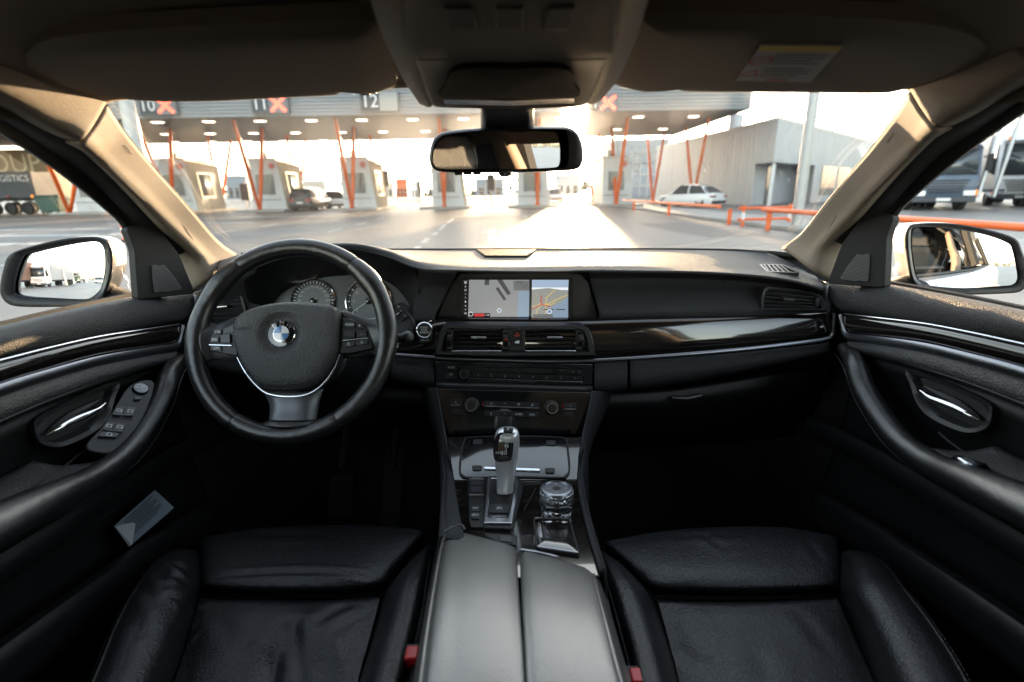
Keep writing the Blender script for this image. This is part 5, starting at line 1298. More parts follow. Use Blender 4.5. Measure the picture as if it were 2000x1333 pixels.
def gauge(px, py, rpx, a0, a1, nt, labels, needle, name, lsize, hub=.007, inner='grey'):
    c = ip(px, py, .001); r = rpx * (c - CAM).dot(FW) / 1000
    def pol(rr, a, h): return c + ixd * (rr * math.sin(a)) + iyd * (rr * math.cos(a)) + IN * h
    N_ = 48; cir = lambda rr, h: [pol(rr, 2 * math.pi * k / N_, h) for k in range(N_)]
    mm_ = MB(); mm_.add(cir(r, .0006), [tuple(range(N_))], 0)
    if inner == 'grey': mm_.add(cir(r * .80, .0012), [tuple(range(N_))], 1)
    for k in range(nt):
        a = a0 + (a1 - a0) * k / (nt - 1); w_ = r * (.016 if k % 2 else .024)
        p, q_ = pol(r * .84, a, .0016), pol(r * .95, a, .0016); s_ = (ixd * math.cos(a) - iyd * math.sin(a)) * w_
        mm_.add([p - s_, p + s_, q_ + s_, q_ - s_], [(0, 1, 2, 3)], 2)
    for k, tx in enumerate(labels):
        a = a0 + (a1 - a0) * k / (len(labels) - 1)
        if tx: mm_.text(tx, pol(r * .67, a, .0018), ixd, iyd, lsize, 2)
    mm_.build(name, [dl_black, dl_grey, M['glyph']], ic, flat=True)
    mm_ = MB(); o = cir(r * 1.045, .0); mm_.grid([o, cir(r * 1.05, .005), cir(r * 1.0, .006), cir(r * .985, .0008)], 0, True); mm_.build('dial_ring', M['brightchrome'], ic)
    mm_ = MB(); tip = pol(r * .86, needle, .005); tail = pol(-r * .22, needle, .005); s_ = (ixd * math.cos(needle) - iyd * math.sin(needle)) * .0011
    mm_.add([tail - s_ * 1.4, tail + s_ * 1.4, tip + s_ * .6, tip - s_ * .6], [(0, 1, 2, 3)], 0); mm_.lathe(c + IN * .001, IN, [(hub, 0), (hub, .005), (hub * .6, .0065)], 18, 1); mm_.build('needle', [M['glyph'], M['gloss']], ic)
DG = R_
gauge(613, 589, 41.5, DG(-126), DG(126), 27, ['0', '20', '40', '60', '80', '100', '120', '140', '160', '180', '200', '220', '240', '260'], DG(-126), 'speedometer', .0075)
gauge(721, 589, 43.5, DG(-126), DG(126), 15, ['0', '1', '2', '3', '4', '5', '6', '7'], DG(-124), 'rev_counter', .0095)
gauge(782, 610, 16.5, DG(-20), DG(130), 5, ['100', '', '150'], DG(-130), 'oil_gauge', .0055, .0025, None)
gauge(545, 617, 16.5, DG(-130), DG(20), 5, ['', '', ''], DG(-70), 'fuel_gauge', .006, .0025, None)
m_ = MB(); m_.text('km/h', ip(613, 573, .003), ixd, iyd, .006, 0); m_.text('1/min x1000', ip(721, 572, .003), ixd, iyd, .005, 0); m_.build('lettering', M['glyph2'], ic, flat=True)

# ---- radio panel
rp = part('radio_panel', 'slim gloss black radio panel with a disc slot and number buttons')
RN = V((.03, -.995, .08)).normalized(); RO_ = PY(1004, 727, 1.052)
def rq(px, py, h=0.0): return PL(px, py, RO_, RN) + RN * h
rxd = (rq(1140, 728) - rq(868, 718)); rxd.normalize(); ryd = RN.cross(rxd)
if ryd.z < 0: ryd = -ryd
m_ = MB(); m_.prism([rq(*p) for p in ((850, 706), (1158, 712), (1157, 754), (852, 745))], -RN * .04); m_.build('fascia', M['gloss'], rp, bevel=.001)
def skew(y, x): return y + (x - 868) * .037
def rbtn(x0, x1, y0, y1, tx, nm='button', m=None, size=.0062, par=None, f=None, xd_=None, yd_=None, N_=None, th=.004, sk=True):
    f = f or rq; N_ = N_ or RN; xd_ = xd_ or rxd; yd_ = yd_ or ryd; S_ = skew if sk else (lambda y, x: y)
    q = [f(x0 + .6, S_(y0, x0) + .5, th), f(x1 - .6, S_(y0, x1) + .5, th), f(x1 - .6, S_(y1, x1) - .5, th), f(x0 + .6, S_(y1, x0) - .5, th)]
    mm_ = MB(); mm_.prism(q, -N_ * (th + .001), 0)
    if tx: mm_.text(tx, sum(q, V((0, 0, 0))) / 4 + N_ * .0004, xd_, yd_, size, 1)
    return mm_.build(nm, [m or M['plastic'], M['glyph']], par or rp, bevel=.0006, ang=30)
rbtn(869, 894, 712, 721.5, 'MODE', size=.0052); rbtn(869, 894, 726, 735.5, 'FM')
rbtn(896, 1079, 712.5, 722, '', 'slot_surround', M['plastic'])
m_ = MB(); m_.prism([rq(950, 718.5, .0045), rq(1078, 722.5, .0045), rq(1078, 726, .0045), rq(950, 722, .0045)], -RN * .003); m_.build('disc_slot', M['rubber'], rp)
for x, tx in ((946.5, 0), (1077, 0)): 
    m_ = MB(); m_.box(rq(x + 1.5, skew(717.5, x), .005), (.004, .003, .004)); m_.build('slot_stop', M['satin'], rp, bevel=.0006)
rbtn(1082, 1109, 711.5, 719.5, '^'); rbtn(1111, 1125, 711.5, 719.5, '<'); rbtn(1125, 1138, 711.5, 719.5, '>')
xs = [922, 946.5, 973, 1000, 1027, 1054, 1081, 1109, 1137]
for k in range(8): rbtn(xs[k], xs[k + 1], 724.5, 734, '1234567*'[k])
def pathbar(pts, f, r, m, nm, par, N_, h=.004):
    mm_ = MB(); mm_.tube([f(x, y, h) for x, y in pts], r, 8); return mm_.build(nm, m, par)
pathbar([(869, 736.5), (894, 737.3)], rq, .0011, M['chrome'], 'chrome_line', rp, RN); pathbar([(918, 738.2), (1137, 745.5)], rq, .0011, M['chrome'], 'chrome_line', rp, RN)
def knob(c, N_, r, h, par, nm='volume_knob'):
    mm_ = MB(); mm_.lathe(c, N_, [(r * 1.32, -.002), (r * 1.32, .001), (r * 1.08, .003), (r * 1.05, h * .9), (r * .98, h)], 32, 0)
    mm_.lathe(c + N_ * h, N_, [(r * .98, -.0005), (r * .95, .0012), (r * .80, .0012), (r * .78, -.0005)], 32, 1)
    mm_.lathe(c + N_ * h, N_, [(r * .78, -.001), (r * .74, .0006), (r * .1, .0008)], 32, 0); return mm_.build(nm, [M['plastic'], M['brightchrome']], par)
knob(rq(907, 728, .001), RN, .0098, .013, rp)
# ledge and thin side lines
m_ = MB(); m_.loft([[rq(852, 746, .001), rq(1004, 750, .001), rq(1157, 755, .001)], [rq(852, 750, .008), rq(1004, 754, .008), rq(1156, 759, .008)], [rq(853, 760, .004), rq(1004, 763, .004), rq(1154, 767, .004)]], 9, 7); m_.build('ledge', M['satin'], rp, solid=.003)
# ---- climate panel
cp = part('climate_panel', 'gloss black climate panel with two round temperature knobs')
CN = V((.03, -.94, .34)).normalized(); CO = PY(1002, 800, 1.012)
def cq(px, py, h=0.0): return PL(px, py, CO, CN) + CN * h
m_ = MB(); m_.prism([cq(*p) for p in ((853, 760), (1155, 767), (1150, 800), (1138, 848), (870, 848), (860, 800))], -CN * .05); m_.build('fascia', M['gloss'], cp, bevel=.001)
cxd = (cq(1120, 797) - cq(880, 790)).normalized(); cyd = CN.cross(cxd)
if cyd.z < 0: cyd = -cyd
def skc(y, x): return y + (x - 880) * .030
def cb_(x0, x1, y0, y1, tx, size=.006):
    q = [cq(x0 + .5, skc(y0, x0) + .4, .003), cq(x1 - .5, skc(y0, x1) + .4, .003), cq(x1 - .5, skc(y1, x1) - .4, .003), cq(x0 + .5, skc(y1, x0) - .4, .003)]
    mm_ = MB(); mm_.prism(q, -CN * .004, 0)
    if tx: mm_.text(tx, sum(q, V((0, 0, 0))) / 4 + CN * .0004, cxd, cyd, size, 1)
    mm_.build('button', [M['plastic'], M['glyph']], cp, bevel=.0006, ang=30)
cb_(878, 903, 780, 791, '/,'); cb_(1101, 1126, 780, 791, ',\\'); cb_(882, 905, 799, 810, ''); cb_(1101, 1120, 798, 809, '')
for k, (x0, x1) in enumerate(((946, 973), (973, 1000), (1000, 1026), (1026, 1053))):
    cb_(x0, x1, 781, 791, ('=v', '*', 'W', '(}')[k]); cb_(x0, x1, 800, 811, ('[]', '*', 'AUTO', 'MAX')[k], .0055)
pathbar([(881, 791.8), (899, 792)], cq, .0011, M['chrome'], 'chrome_line', cp, CN, .003); pathbar([(946, 793.5), (1052, 797.5)], cq, .0012, M['chrome'], 'chrome_line', cp, CN, .003); pathbar([(1102, 799), (1124, 799.5)], cq, .0011, M['chrome'], 'chrome_line', cp, CN, .003)
knob(cq(921, 792, .001), CN, .0125, .016, cp, 'temperature_knob'); knob(cq(1077, 797, .001), CN, .0125, .016, cp, 'temperature_knob')
for x in (943.5, 1099):
    m_ = MB(); m_.box(cq(x, skc(787, x), .002), (.0012, .002, .010)); m_.build('red_mark', M['redprint'], cp)
# leather flanks of the centre stack
for s, pts in ((-1, [[(853, 757, 1.03), (838, 757, 1.05), (825, 757, 1.12)], [(861, 800, 1.0), (846, 806, 1.02), (836, 812, 1.12)], [(870, 848, .965), (858, 850, .985), (850, 852, 1.1)], [(880, 900, .90), (866, 900, .92), (860, 900, 1.05)]]),
               (1, [[(1155, 764, 1.03), (1172, 764, 1.05), (1195, 764, 1.12)], [(1149, 802, 1.0), (1164, 808, 1.02), (1178, 814, 1.12)], [(1138, 848, .965), (1150, 852, .985), (1160, 856, 1.1)], [(1130, 900, .90), (1140, 900, .92), (1146, 900, 1.05)]])):
    m_ = MB(); m_.loft([W3(r) for r in pts], 9, 17); m_.build('stack_flank', M['soft'], cp, solid=.004)
    m_ = MB(); m_.tube(spl([PY(*r[0]) + V((s * .001, -.002, .001)) for r in pts], 20), .0014, 6); m_.build('edge_line', M['satin'], cp)
# ================================================================== STEERING WHEEL
sw = part('steering_wheel', 'black leather three-spoke steering wheel with a round emblem')
WA = R_(27)
WU = V((0, math.sin(WA), math.cos(WA))); WN = V((0, -math.cos(WA), math.sin(WA)))
WC = PY(570, 661, .872)
def wp(px, py, h=0.0): return PL(px, py, WC, WN) + WN * h
def wz(zx, zy, h=0.0): return wp(350 + zx / 3.174, 450 + zy / 3.174, h)      # measured on the enlarged wheel
WR = .1690
# rim: swept section, fatter at the thumb rests
N_ = 128
def rim_r(a):
    g_ = .0162
    for a0 in (R_(52), R_(-52)):
        d = (a - a0 + math.pi) % (2 * math.pi) - math.pi
        g_ += .0030 * math.exp(-(d / .16) ** 2)
    for a0 in (R_(90), R_(-90)):
        d = (a - a0 + math.pi) % (2 * math.pi) - math.pi
        g_ += .0022 * math.exp(-(d / .22) ** 2)
    return g_
def rimpt(a, rr=0.0): return WC + X1 * ((WR + rr) * math.sin(a)) + WU * ((WR + rr) * math.cos(a))
seams = [R_(x) for x in (-37, 37, -148, 148)]
def arc(a0, a1, n, name, m, k=1.0):
    mm_ = MB(); pts, rad, ups = [], [], []
    for i in range(n):
        a = a0 + (a1 - a0) * i / (n - 1); pts.append(rimpt(a, -.0)); rad.append(rim_r(a) * k * (0.93 if i in (0, n - 1) else 1)); ups.append(WN)
    mm_.tube(pts, rad, 20, up=ups, ry=[r * .94 for r in rad]); return mm_.build(name, m, sw, ang=70)
gp = .004
for a0, a1, n in ((-37, 37, 28), (37, 148, 40), (148, 212, 24), (-148, -37, 40)):
    arc(R_(a0) + gp, R_(a1) - gp, n, 'rim', M['wheel_leather'])
for a in seams:
    arc(a - gp * 1.3, a + gp * 1.3, 3, 'rim_seam', M['rubber'], .955)
# stitching inside the rim
m_ = MB()
for i in range(150):
    a = 2 * math.pi * i / 150; r = rim_r(a)
    d_ = X1 * math.sin(a) + WU * math.cos(a); t_ = X1 * math.cos(a) - WU * math.sin(a)
    c = WC + d_ * (WR - r * .80) + WN * (r * .58); m_.tube([c - t_ * .0022 - d_ * .0008, c + t_ * .0022 + d_ * .0008], .0006, 5)
o = m_.build('stitching', M['satin'], sw); o['kind'] = 'stuff'
# thumb flares where spokes meet the rim
def blend(pts, hs, m, name, nu=17, nv=13, solid=.006):
    mm_ = MB(); mm_.loft([[wz(x, y, h) for (x, y, h) in r] for r in pts], nu, nv); return mm_.build(name, m, sw, solid=solid, ang=70)
blend([[(190, 590, -.004), (240, 585, -.002), (300, 560, -.004), (375, 520, -.012)], [(150, 650, .010), (215, 645, .004), (290, 600, .0), (375, 560, -.006)], [(150, 740, .010), (205, 740, .0), (280, 745, -.004), (375, 760, -.008)], [(170, 820, -.004), (210, 800, -.008), (280, 800, -.010), (375, 800, -.016)]], None, M['satin'], 'spoke')
blend([[(1005, 490, -.012), (1090, 525, -.004), (1160, 550, -.002), (1220, 545, -.004)], [(1005, 530, -.006), (1090, 560, .0), (1190, 610, .004), (1265, 610, .010)], [(1005, 740, -.008), (1090, 735, -.004), (1200, 720, .0), (1255, 720, .010)], [(1005, 780, -.016), (1090, 775, -.010), (1190, 760, -.008), (1240, 800, -.004)]], None, M['satin'], 'spoke')
blend([[(500, 980, -.010), (600, 1005, -.002), (690, 1010, 0), (780, 1005, -.002), (880, 980, -.010)], [(545, 1060, -.012), (600, 1060, .002), (690, 1060, .004), (790, 1060, .002), (850, 1060, -.012)], [(556, 1130, -.010), (600, 1130, .004), (690, 1130, .006), (795, 1130, .004), (838, 1130, -.010)], [(555, 1182, -.006), (600, 1185, .008), (690, 1187, .010), (790, 1184, .008), (838, 1178, -.006)]], None, M['spokesatin'], 'lower_spoke')
blend([[(540, 1186, -.006), (600, 1190, .006), (690, 1192, .008), (790, 1189, .006), (850, 1180, -.006)], [(500, 1215, .0), (590, 1222, .011), (690, 1225, .0135), (800, 1220, .011), (890, 1208, .0)]], None, M['wheel_leather'], 'rim_root', nv=5)
# button plates
def plate(pts, h, m, name, bev=.0015, th=.012):
    mm_ = MB(); mm_.prism([wz(x, y, h) for x, y in pts], -WN * th); return mm_.build(name, m, sw, bevel=bev)
plate([(212, 660), (232, 632), (358, 578), (362, 700), (378, 785), (300, 772), (205, 752), (202, 700)], .0075, M['plastic'], 'button_plate')
plate([(1018, 548), (1100, 565), (1160, 588), (1182, 625), (1200, 690), (1205, 738), (1075, 768), (1002, 768), (1012, 660)], .0075, M['plastic'], 'button_plate')
def btn(pts, tx, size=.0062, h=.0105, name='button'):
    q = [wz(x, y, h) for x, y in pts]; mm_ = MB(); mm_.prism(rnd(q, .0012, 3), -WN * .005, 0)
    if tx: mm_.text(tx, sum(q, V((0, 0, 0))) / len(q) + WN * .0004, X1, WU, size, 1)
    return mm_.build(name, [M['satin'], M['glyph']], sw, bevel=.0008, ang=30)
btn([(232, 650), (250, 628), (282, 620), (278, 650)], 'CNL', .0055); btn([(218, 672), (264, 668), (263, 702), (215, 702)], 'RES', .0062); btn([(222, 724), (276, 728), (280, 754), (228, 748)], 'LIM', .0055)
btn([(282, 658), (335, 650), (338, 706), (280, 704)], '', h=.012, name='rocker'); btn([(288, 622), (352, 595), (354, 640), (290, 648)], '', h=.0085)
btn([(1038, 576), (1098, 580), (1100, 612), (1038, 606)], 'MODE', .0055); btn([(1108, 584), (1140, 592), (1160, 615), (1108, 613)], '+', .008); btn([(1112, 632), (1168, 630), (1172, 668), (1112, 670)], '-', .008)
btn([(1040, 630), (1098, 636), (1098, 672), (1040, 668)], '', h=.0125, name='scroll_wheel'); btn([(1028, 702), (1096, 698), (1096, 724), (1030, 734)], 'C', .0075); btn([(1104, 697), (1176, 690), (1180, 710), (1106, 722)], "'(", .0075)
for a, b in (((206, 717), (344, 721)), ((1026, 690), (1178, 677))):
    m_ = MB(); m_.tube([wz(*a, .0095), wz(*b, .0095)], .0013, 8); m_.build('chrome_line', M['chrome'], sw)
# airbag cover
ab = [(366, 690), (364, 600), (385, 550), (440, 508), (560, 472), (700, 455), (850, 460), (950, 474), (995, 500), (1006, 560), (1004, 680), (988, 780), (930, 888), (862, 958), (770, 990), (650, 998), (525, 975), (445, 885), (392, 795)]
ao = spl([wz(x, y, .004) for x, y in ab], 90, True)
cc = wz(680, 690, .004)
m_ = MB(); rws = [[p - WN * .03 for p in ao], ao]
for sc_, h in ((.985, .010), (.95, .0165), (.88, .0205), (.78, .0222), (.68, .0228)):
    rws.append([cc + (p - cc) * sc_ + WN * h for p in ao])
ec = wz(665, 655, .0)
er0 = .034
def ering(r, h, shift=1.0): return [ec + ((p - ec) - WN * (p - ec).dot(WN)).normalized() * r + WN * (h + .004) for p in ao]
rws.append(ering(er0 * 1.42, .0232)); rws.append(ering(er0 * 1.22, .0230)); rws.append(ering(er0 * 1.08, .0215)); rws.append(ering(er0 * .93, .0150)); rws.append(ering(er0 * .8, .0135))
m_.grid(rws, 0, True); m_.add(rws[-1], [tuple(range(90))]); m_.build('airbag_cover', M['airbag'], sw, ang=50)
m_ = MB(); m_.text('AIRBAG', wz(440, 630, .0275), X1, WU, .0085, 0); m_.build('airbag_lettering', M['rubber'], sw)
# emblem
em = MB(); r = .0238; c0 = ec + WN * .0165
def wcirc(rr, h, n=48): return [c0 + X1 * (rr * math.sin(2 * math.pi * k / n)) + WU * (rr * math.cos(2 * math.pi * k / n)) + WN * h for k in range(n)]
em.grid([wcirc(r, 0), wcirc(r, .003), wcirc(r * .955, .004)], 0, True)
em.ring(wcirc(r * .955, .004), wcirc(r * .60, .0046), 1)
em.ring(wcirc(r * .60, .0046), wcirc(r * .565, .0050), 0)
ci = wcirc(r * .565, .0050)
for k in range(4):
    em.add([c0 + WN * .0050] + [ci[(k * 12 + j) % 48] for j in range(13)], [tuple(range(14))], 2 if k in (1, 3) else 3)
for sgn in (0, 1):
    d = (X1, WU)[sgn]; e_ = (WU, X1)[sgn]
    em.add([c0 + d * s1 * r * .565 + e_ * s2 * .0004 + WN * .0052 for s1, s2 in ((-1, -1), (1, -1), (1, 1), (-1, 1))], [(0, 1, 2, 3)], 0)
for tx, a in (('B', R_(-44)), ('M', 0.0), ('W', R_(44))):
    d_ = X1 * math.sin(a) + WU * math.cos(a); t_ = X1 * math.cos(a) - WU * math.sin(a)
    em.text(tx, c0 + d_ * (r * .775) + WN * .0049, t_, d_, .0115, 0)
em.build('emblem', [M['brightchrome'], mat('emblem_black', (.008, .008, .009), .1, coat=1.0), mat('emblem_blue', (.10, .22, .42), .2, coat=1.0), mat('emblem_white', (.72, .72, .72), .25, coat=1.0)], sw)
# satin V trim
tp = [(372, 792, 4), (402, 850, 6), (438, 905, 8), (490, 965, 9), (545, 1008, 10), (610, 1027, 11), (690, 1033, 11), (770, 1027, 11), (840, 1003, 10), (900, 955, 9), (950, 890, 8), (985, 825, 6), (1004, 770, 4)]
pp = spl([wz(x, y, .0055) for x, y, _ in tp], 60); ww = [tp[min(int(k * 12 / 59), 11)][2] + (tp[min(int(k * 12 / 59) + 1, 12)][2] - tp[min(int(k * 12 / 59), 11)][2]) * (k * 12 / 59 % 1) for k in range(60)]
m_ = MB(); m_.tube(pp, [x * .00027 for x in ww], 10, up=WN, ry=.0022); m_.build('satin_trim', M['chrome'], sw)
# hub back and column
m_ = MB(); m_.lathe(wz(680, 760, -.10), WN, [(.055, 0), (.06, .05), (.075, .075), (.07, .09)], 28); m_.build('hub', M['plastic'], sw)
sc_ = part('steering_column', 'black steering column shroud')
c = wz(690, 760, -.10)
m_ = MB(); m_.tube([c + WN * .03, c - WN * .06, c - WN * .22], [.075, .082, .085], 20, up=WU, ry=[.06, .065, .07]); m_.build('shroud', M['plastic'], sc_, bevel=.006)
a, b = wz(1080, 640, -.06), wp(781, 648, -.055)
m_ = MB(); m_.tube([c + X1 * .05 + WU * .02 - WN * .02, (a + c) / 2 + WU * .02 - WN * .01, a, b], [.006, .007, .008, .009], 10); m_.build('wiper_stalk', M['satin'], sc_)
m_ = MB(); m_.lathe(wp(779, 648, -.055), V((.9, -.3, .3)), [(.010, -.008), (.012, 0), (.0115, .010), (.008, .014), (.002, .015)], 14); m_.build('stalk_knob', M['satin'], sc_)
m_ = MB(); a = wz(200, 640, -.06); m_.tube([c - X1 * .05 + WU * .02, a], [.007, .009], 10); m_.build('indicator_stalk', M['satin'], sc_)
m_ = MB(); m_.text('I -o- I', wz(1155, 892, -.075), X1, WU, .009, 0); m_.build('lettering', M['glyph2'], sc_)

# ================================================================== CENTRE CONSOLE
cc_ = part('centre_console', 'dark wood centre console between the seats')
KN = V((0, .07, 1.0)).normalized(); KO = V((0, .80, .66))
def kq(px, py, h=0.0): return PL(px, py, KO, KN) + KN * h
KF = V((0, 1.0, -.07)).normalized()
# top plate
m_ = MB(); top = [kq(*p) for p in ((869, 846), (1140, 846), (1133, 885), (1128, 925), (1134, 980), (1150, 1050), (1172, 1125), (1000, 1130), (905, 1060), (895, 1000), (886, 940), (877, 890))]
m_.prism(top, -KN * .03); m_.build('wood_top', M['wood'], cc_, bevel=.0015)
# leather flanks
lf = [[(869, 842, .01), (864, 842, .006), (858, 850, -.03), (850, 880, -.25)], [(878, 890, .004), (868, 890, .004), (862, 895, -.02), (856, 930, -.25)], [(886, 940, .004), (872, 940, .004), (864, 950, -.02), (856, 985, -.25)], [(896, 1000, .004), (870, 1000, .004), (861, 1005, -.02), (852, 1040, -.25)], [(908, 1065, .004), (872, 1060, .004), (856, 1065, -.02), (845, 1110, -.25)]]
m_ = MB(); m_.loft([[kq(x, y, h) if h > -.1 else kq(x, y, 0) - Z1 * .3 for x, y, h in r] for r in lf], 21, 25); m_.build('leather_flank', M['soft'], cc_, solid=.004)
m_ = MB(); m_.tube(spl([kq(x, y, .0055) for x, y in ((866, 842), (870, 890), (873, 940), (871, 1000), (869, 1050))], 30), .0011, 6); m_.build('flank_seam', M['satin'], cc_)
rf = [[(1140, 842, .01), (1143, 842, .006), (1148, 850, -.03), (1158, 880, -.25)], [(1133, 890, .004), (1138, 890, .004), (1142, 895, -.02), (1150, 930, -.25)], [(1128, 930, .004), (1133, 930, .005), (1138, 938, -.02), (1148, 975, -.25)], [(1134, 985, .004), (1140, 983, .005), (1146, 990, -.02), (1158, 1030, -.25)], [(1150, 1050, .004), (1156, 1048, .005), (1162, 1055, -.02), (1176, 1100, -.25)], [(1172, 1125, .004), (1178, 1122, .005), (1184, 1128, -.02), (1200, 1170, -.25)]]
m_ = MB(); m_.loft([[kq(x, y, h) if h > -.1 else kq(x, y, 0) - Z1 * .3 for x, y, h in r] for r in rf], 21, 25); m_.build('leather_flank', M['soft'], cc_, solid=.004)
m_ = MB(); m_.tube(spl([kq(x, y, .006) for x, y in ((1141, 842), (1135.5, 890), (1130.5, 930), (1137, 985), (1153, 1050), (1176, 1124))], 40), .0013, 6); m_.build('flank_seam', M['darkchrome'], cc_)
# tray cover with its four lugs and chrome bar, tipped up towards the dashboard
TQN = V((0, -math.sin(R_(15)), math.cos(R_(15)))); TQO = kq(1005, 934, .004)
def tq(px, py, h=0.0): return PL(px, py, TQO, TQN) + TQN * h
m_ = MB(); m_.prism([tq(*p, -.001) for p in ((873, 853), (1137, 853), (1131, 890), (1128, 938), (886, 938), (878, 890))], -TQN * .06); m_.build('tray_surround', M['wood'], cc_, bevel=.0015)
tr = spl([tq(*p, .0015) for p in ((902, 930), (898, 915), (902, 880), (908, 860), (920, 855), (1000, 853), (1090, 855), (1106, 861), (1109, 880), (1112, 915), (1106, 931), (1090, 934), (1000, 932), (920, 934))], 70, True)
ci_ = sum(tr, V((0, 0, 0))) / 70
m_ = MB(); m_.frame([p + (p - ci_).normalized() * .0018 for p in tr], [p - (p - ci_).normalized() * .0018 for p in tr], -TQN * .006); m_.build('tray_gap', M['rubber'], cc_)
m_ = MB(); m_.pillow([ci_ + (p - ci_) * .97 for p in tr], TQN, .0022, 0, 6, back=.004, power=6); m_.build('tray_cover', M['gloss'], cc_, ang=60)
for x, y in ((933, 867), (1076, 869), (932, 918), (1074, 923)):
    q = [tq(x + a_, y + b_, .0052) for a_, b_ in ((-10, -5), (10, -5), (9, 5), (-9, 5))]; m_ = MB(); m_.prism(rnd(q, .004), -TQN * .005); m_.build('tray_lug', M['plastic'], cc_, bevel=.001)
q = [tq(*p, .0062) for p in ((945, 916), (1055, 920), (1054, 925), (946, 921))]; m_ = MB(); m_.prism(q, -TQN * .005); m_.build('tray_chrome_bar', M['chrome'], cc_, bevel=.0008)
# left button plate
bx = [(914, 940), (918, 936), (948, 937), (945, 1035), (920, 1034), (916, 1020)]
m_ = MB(); m_.prism([kq(*p, .004) for p in bx], -KN * .008); m_.build('switch_plate', M['plastic'], cc_, bevel=.001)
def kbtn(pts, tx, h=.007, size=.006, nm='button', m=None):
    q = [kq(x, y, h) for x, y in pts]; mm_ = MB(); mm_.prism(rnd(q, .001, 2), -KN * .005, 0)
    if tx: mm_.text(tx, sum(q, V((0, 0, 0))) / len(q) + KN * .0004, X1, KF, size, 1)
    return mm_.build(nm, [m or M['satin'], M['glyph']], cc_, bevel=.0007, ang=30)
kbtn([(918, 944), (944, 945), (943, 956), (919, 955)], '-', .008); kbtn([(919, 957), (943, 958), (941, 970), (920, 969)], '-', .008)
kbtn([(919, 994), (938, 995), (937, 1007), (920, 1006)], 'P/A'); kbtn([(920, 1008), (937, 1009), (936, 1021), (921, 1020)], 'PDC')
for a, b in (((916, 943), (945, 944)), ((916, 974), (945, 975))):
    m_ = MB(); m_.tube([kq(*a, .0075), kq(*b, .0075)], .0012, 6); m_.build('chrome_line', M['chrome'], cc_)
m_ = MB(); m_.text('SPORT', kq(931, 939, .0046), X1, KF, .0055, 0); m_.text('COMFORT', kq(931, 972.5, .0046), X1, KF, .0048, 0); m_.build('lettering', M['glyph'], cc_)
# gear gate
gt = part('gear_selector', 'silver gear lever with gear pattern on a black gate')
go = [(950, 938), (955, 934), (985, 936), (1012, 938), (1020, 944), (1022, 960), (1012, 1000), (1003, 1034), (998, 1039), (946, 1036), (944, 1030), (946, 980)]
gi_ = [(958, 948), (962, 944), (1008, 946), (1011, 952), (1006, 985), (998, 1022), (995, 1026), (954, 1025), (953, 985)]
m_ = MB(); m_.prism([kq(*p, .005) for p in go], -KN * .009); m_.build('gate_plate', M['plastic'], gt, bevel=.0015)
fo_ = [(956, 938), (1008, 940), (1013, 950), (1008, 990), (999, 1032), (946, 1031), (950, 985), (952, 945)]
fi_ = [(961, 943), (1002, 945), (1006, 951), (1001, 988), (994, 1021), (952, 1020), (956, 985), (958, 948)]
m_ = MB(); m_.frame([kq(*p, .0085) for p in fo_], [kq(*p, .0085) for p in fi_], -KN * .005); m_.build('chrome_frame', M['chrome'], gt, bevel=.001)
for pts, tx, nm in (([(956, 993), (996, 995), (993, 1011), (956, 1010)], '(P)', 'parking_brake_button'), ([(955, 1014), (992, 1015), (990, 1024), (957, 1023)], 'AUTO H', 'hold_button')):
    q = [kq(x, y, .008) for x, y in pts]; m_ = MB(); m_.prism(rnd(q, .002, 3), -KN * .006, 0); m_.text(tx, sum(q, V((0, 0, 0))) / 4 + KN * .0004, X1, KF, .0085 if 'parking' in nm else .0055, 1); m_.build(nm, [M['satin'], M['glyph']], gt, bevel=.001, ang=30)
# lever: stacked sections from gate to head
lb = kq(986, 962, .0); LX = X1
m_ = MB(); m_.lathe(kq(986, 962, .004), KN, [(.020, 0), (.018, .006), (.012, .011)], 20); m_.build('boot', M['rubber'], gt)
sec = [(986, 960, .772, .0145, .0130), (987, 945, .776, .0145, .0130), (988, 925, .782, .0165, .0145), (988, 905, .786, .0190, .0165), (989, 885, .788, .0208, .0180), (990, 865, .788, .0215, .0180), (990.5, 850, .788, .0205, .0165), (991, 841, .790, .0175, .0135), (991.5, 836, .793, .0110, .008)]
pts = [PY(x, y, Y) for x, y, Y, a, b in sec]
def superell(c, a, b, ax, n=28):
    ux = X1; uy = ax.cross(ux).normalized(); out = []
    for k in range(n):
        t = 2 * math.pi * k / n; e = .72
        out.append(c + ux * (a * math.copysign(abs(math.cos(t)) ** e, math.cos(t))) + uy * (b * math.copysign(abs(math.sin(t)) ** e, math.sin(t))))
    return out
ax_ = (pts[-2] - pts[0]).normalized()
rws = [superell(p, s_[3], s_[4], ax_) for p, s_ in zip(pts, sec)]
cols = [spl([r[j] for r in rws], 37) for j in range(28)]
m_ = MB(); m_.grid([[c[i] for c in cols] for i in range(37)], 0, True); m_.add([c[-1] for c in cols], [tuple(range(28))]); m_.build('grip', M['silvergrip'], gt, ang=60)
LN = V((0, -.96, .28)).normalized(); LO = PY(988, 878, .7685)
def lq(px, py, h=0.0): return PL(px, py, LO, LN) + LN * h
fp_ = spl([lq(*p) for p in ((972, 848), (985, 845), (1001, 850), (1003, 870), (1000, 893), (996, 900), (975, 903), (966, 898), (963, 880), (966, 860))], 48, True)
m_ = MB(); m_.pillow(fp_, LN, .0012, 0, 4, back=.004, power=4); m_.build('gear_display', M['gloss'], gt, ang=60)
lyd = LN.cross(X1); lyd = lyd if lyd.z > 0 else -lyd
m_ = MB()
for tx, x, y in (('R', 991, 860), ('N', 989.5, 871.5), ('D', 987.5, 885), ('M/S', 974, 885)): m_.text(tx, lq(x, y, .0018), X1, lyd, .0085 if tx != 'M/S' else .0065, 0)
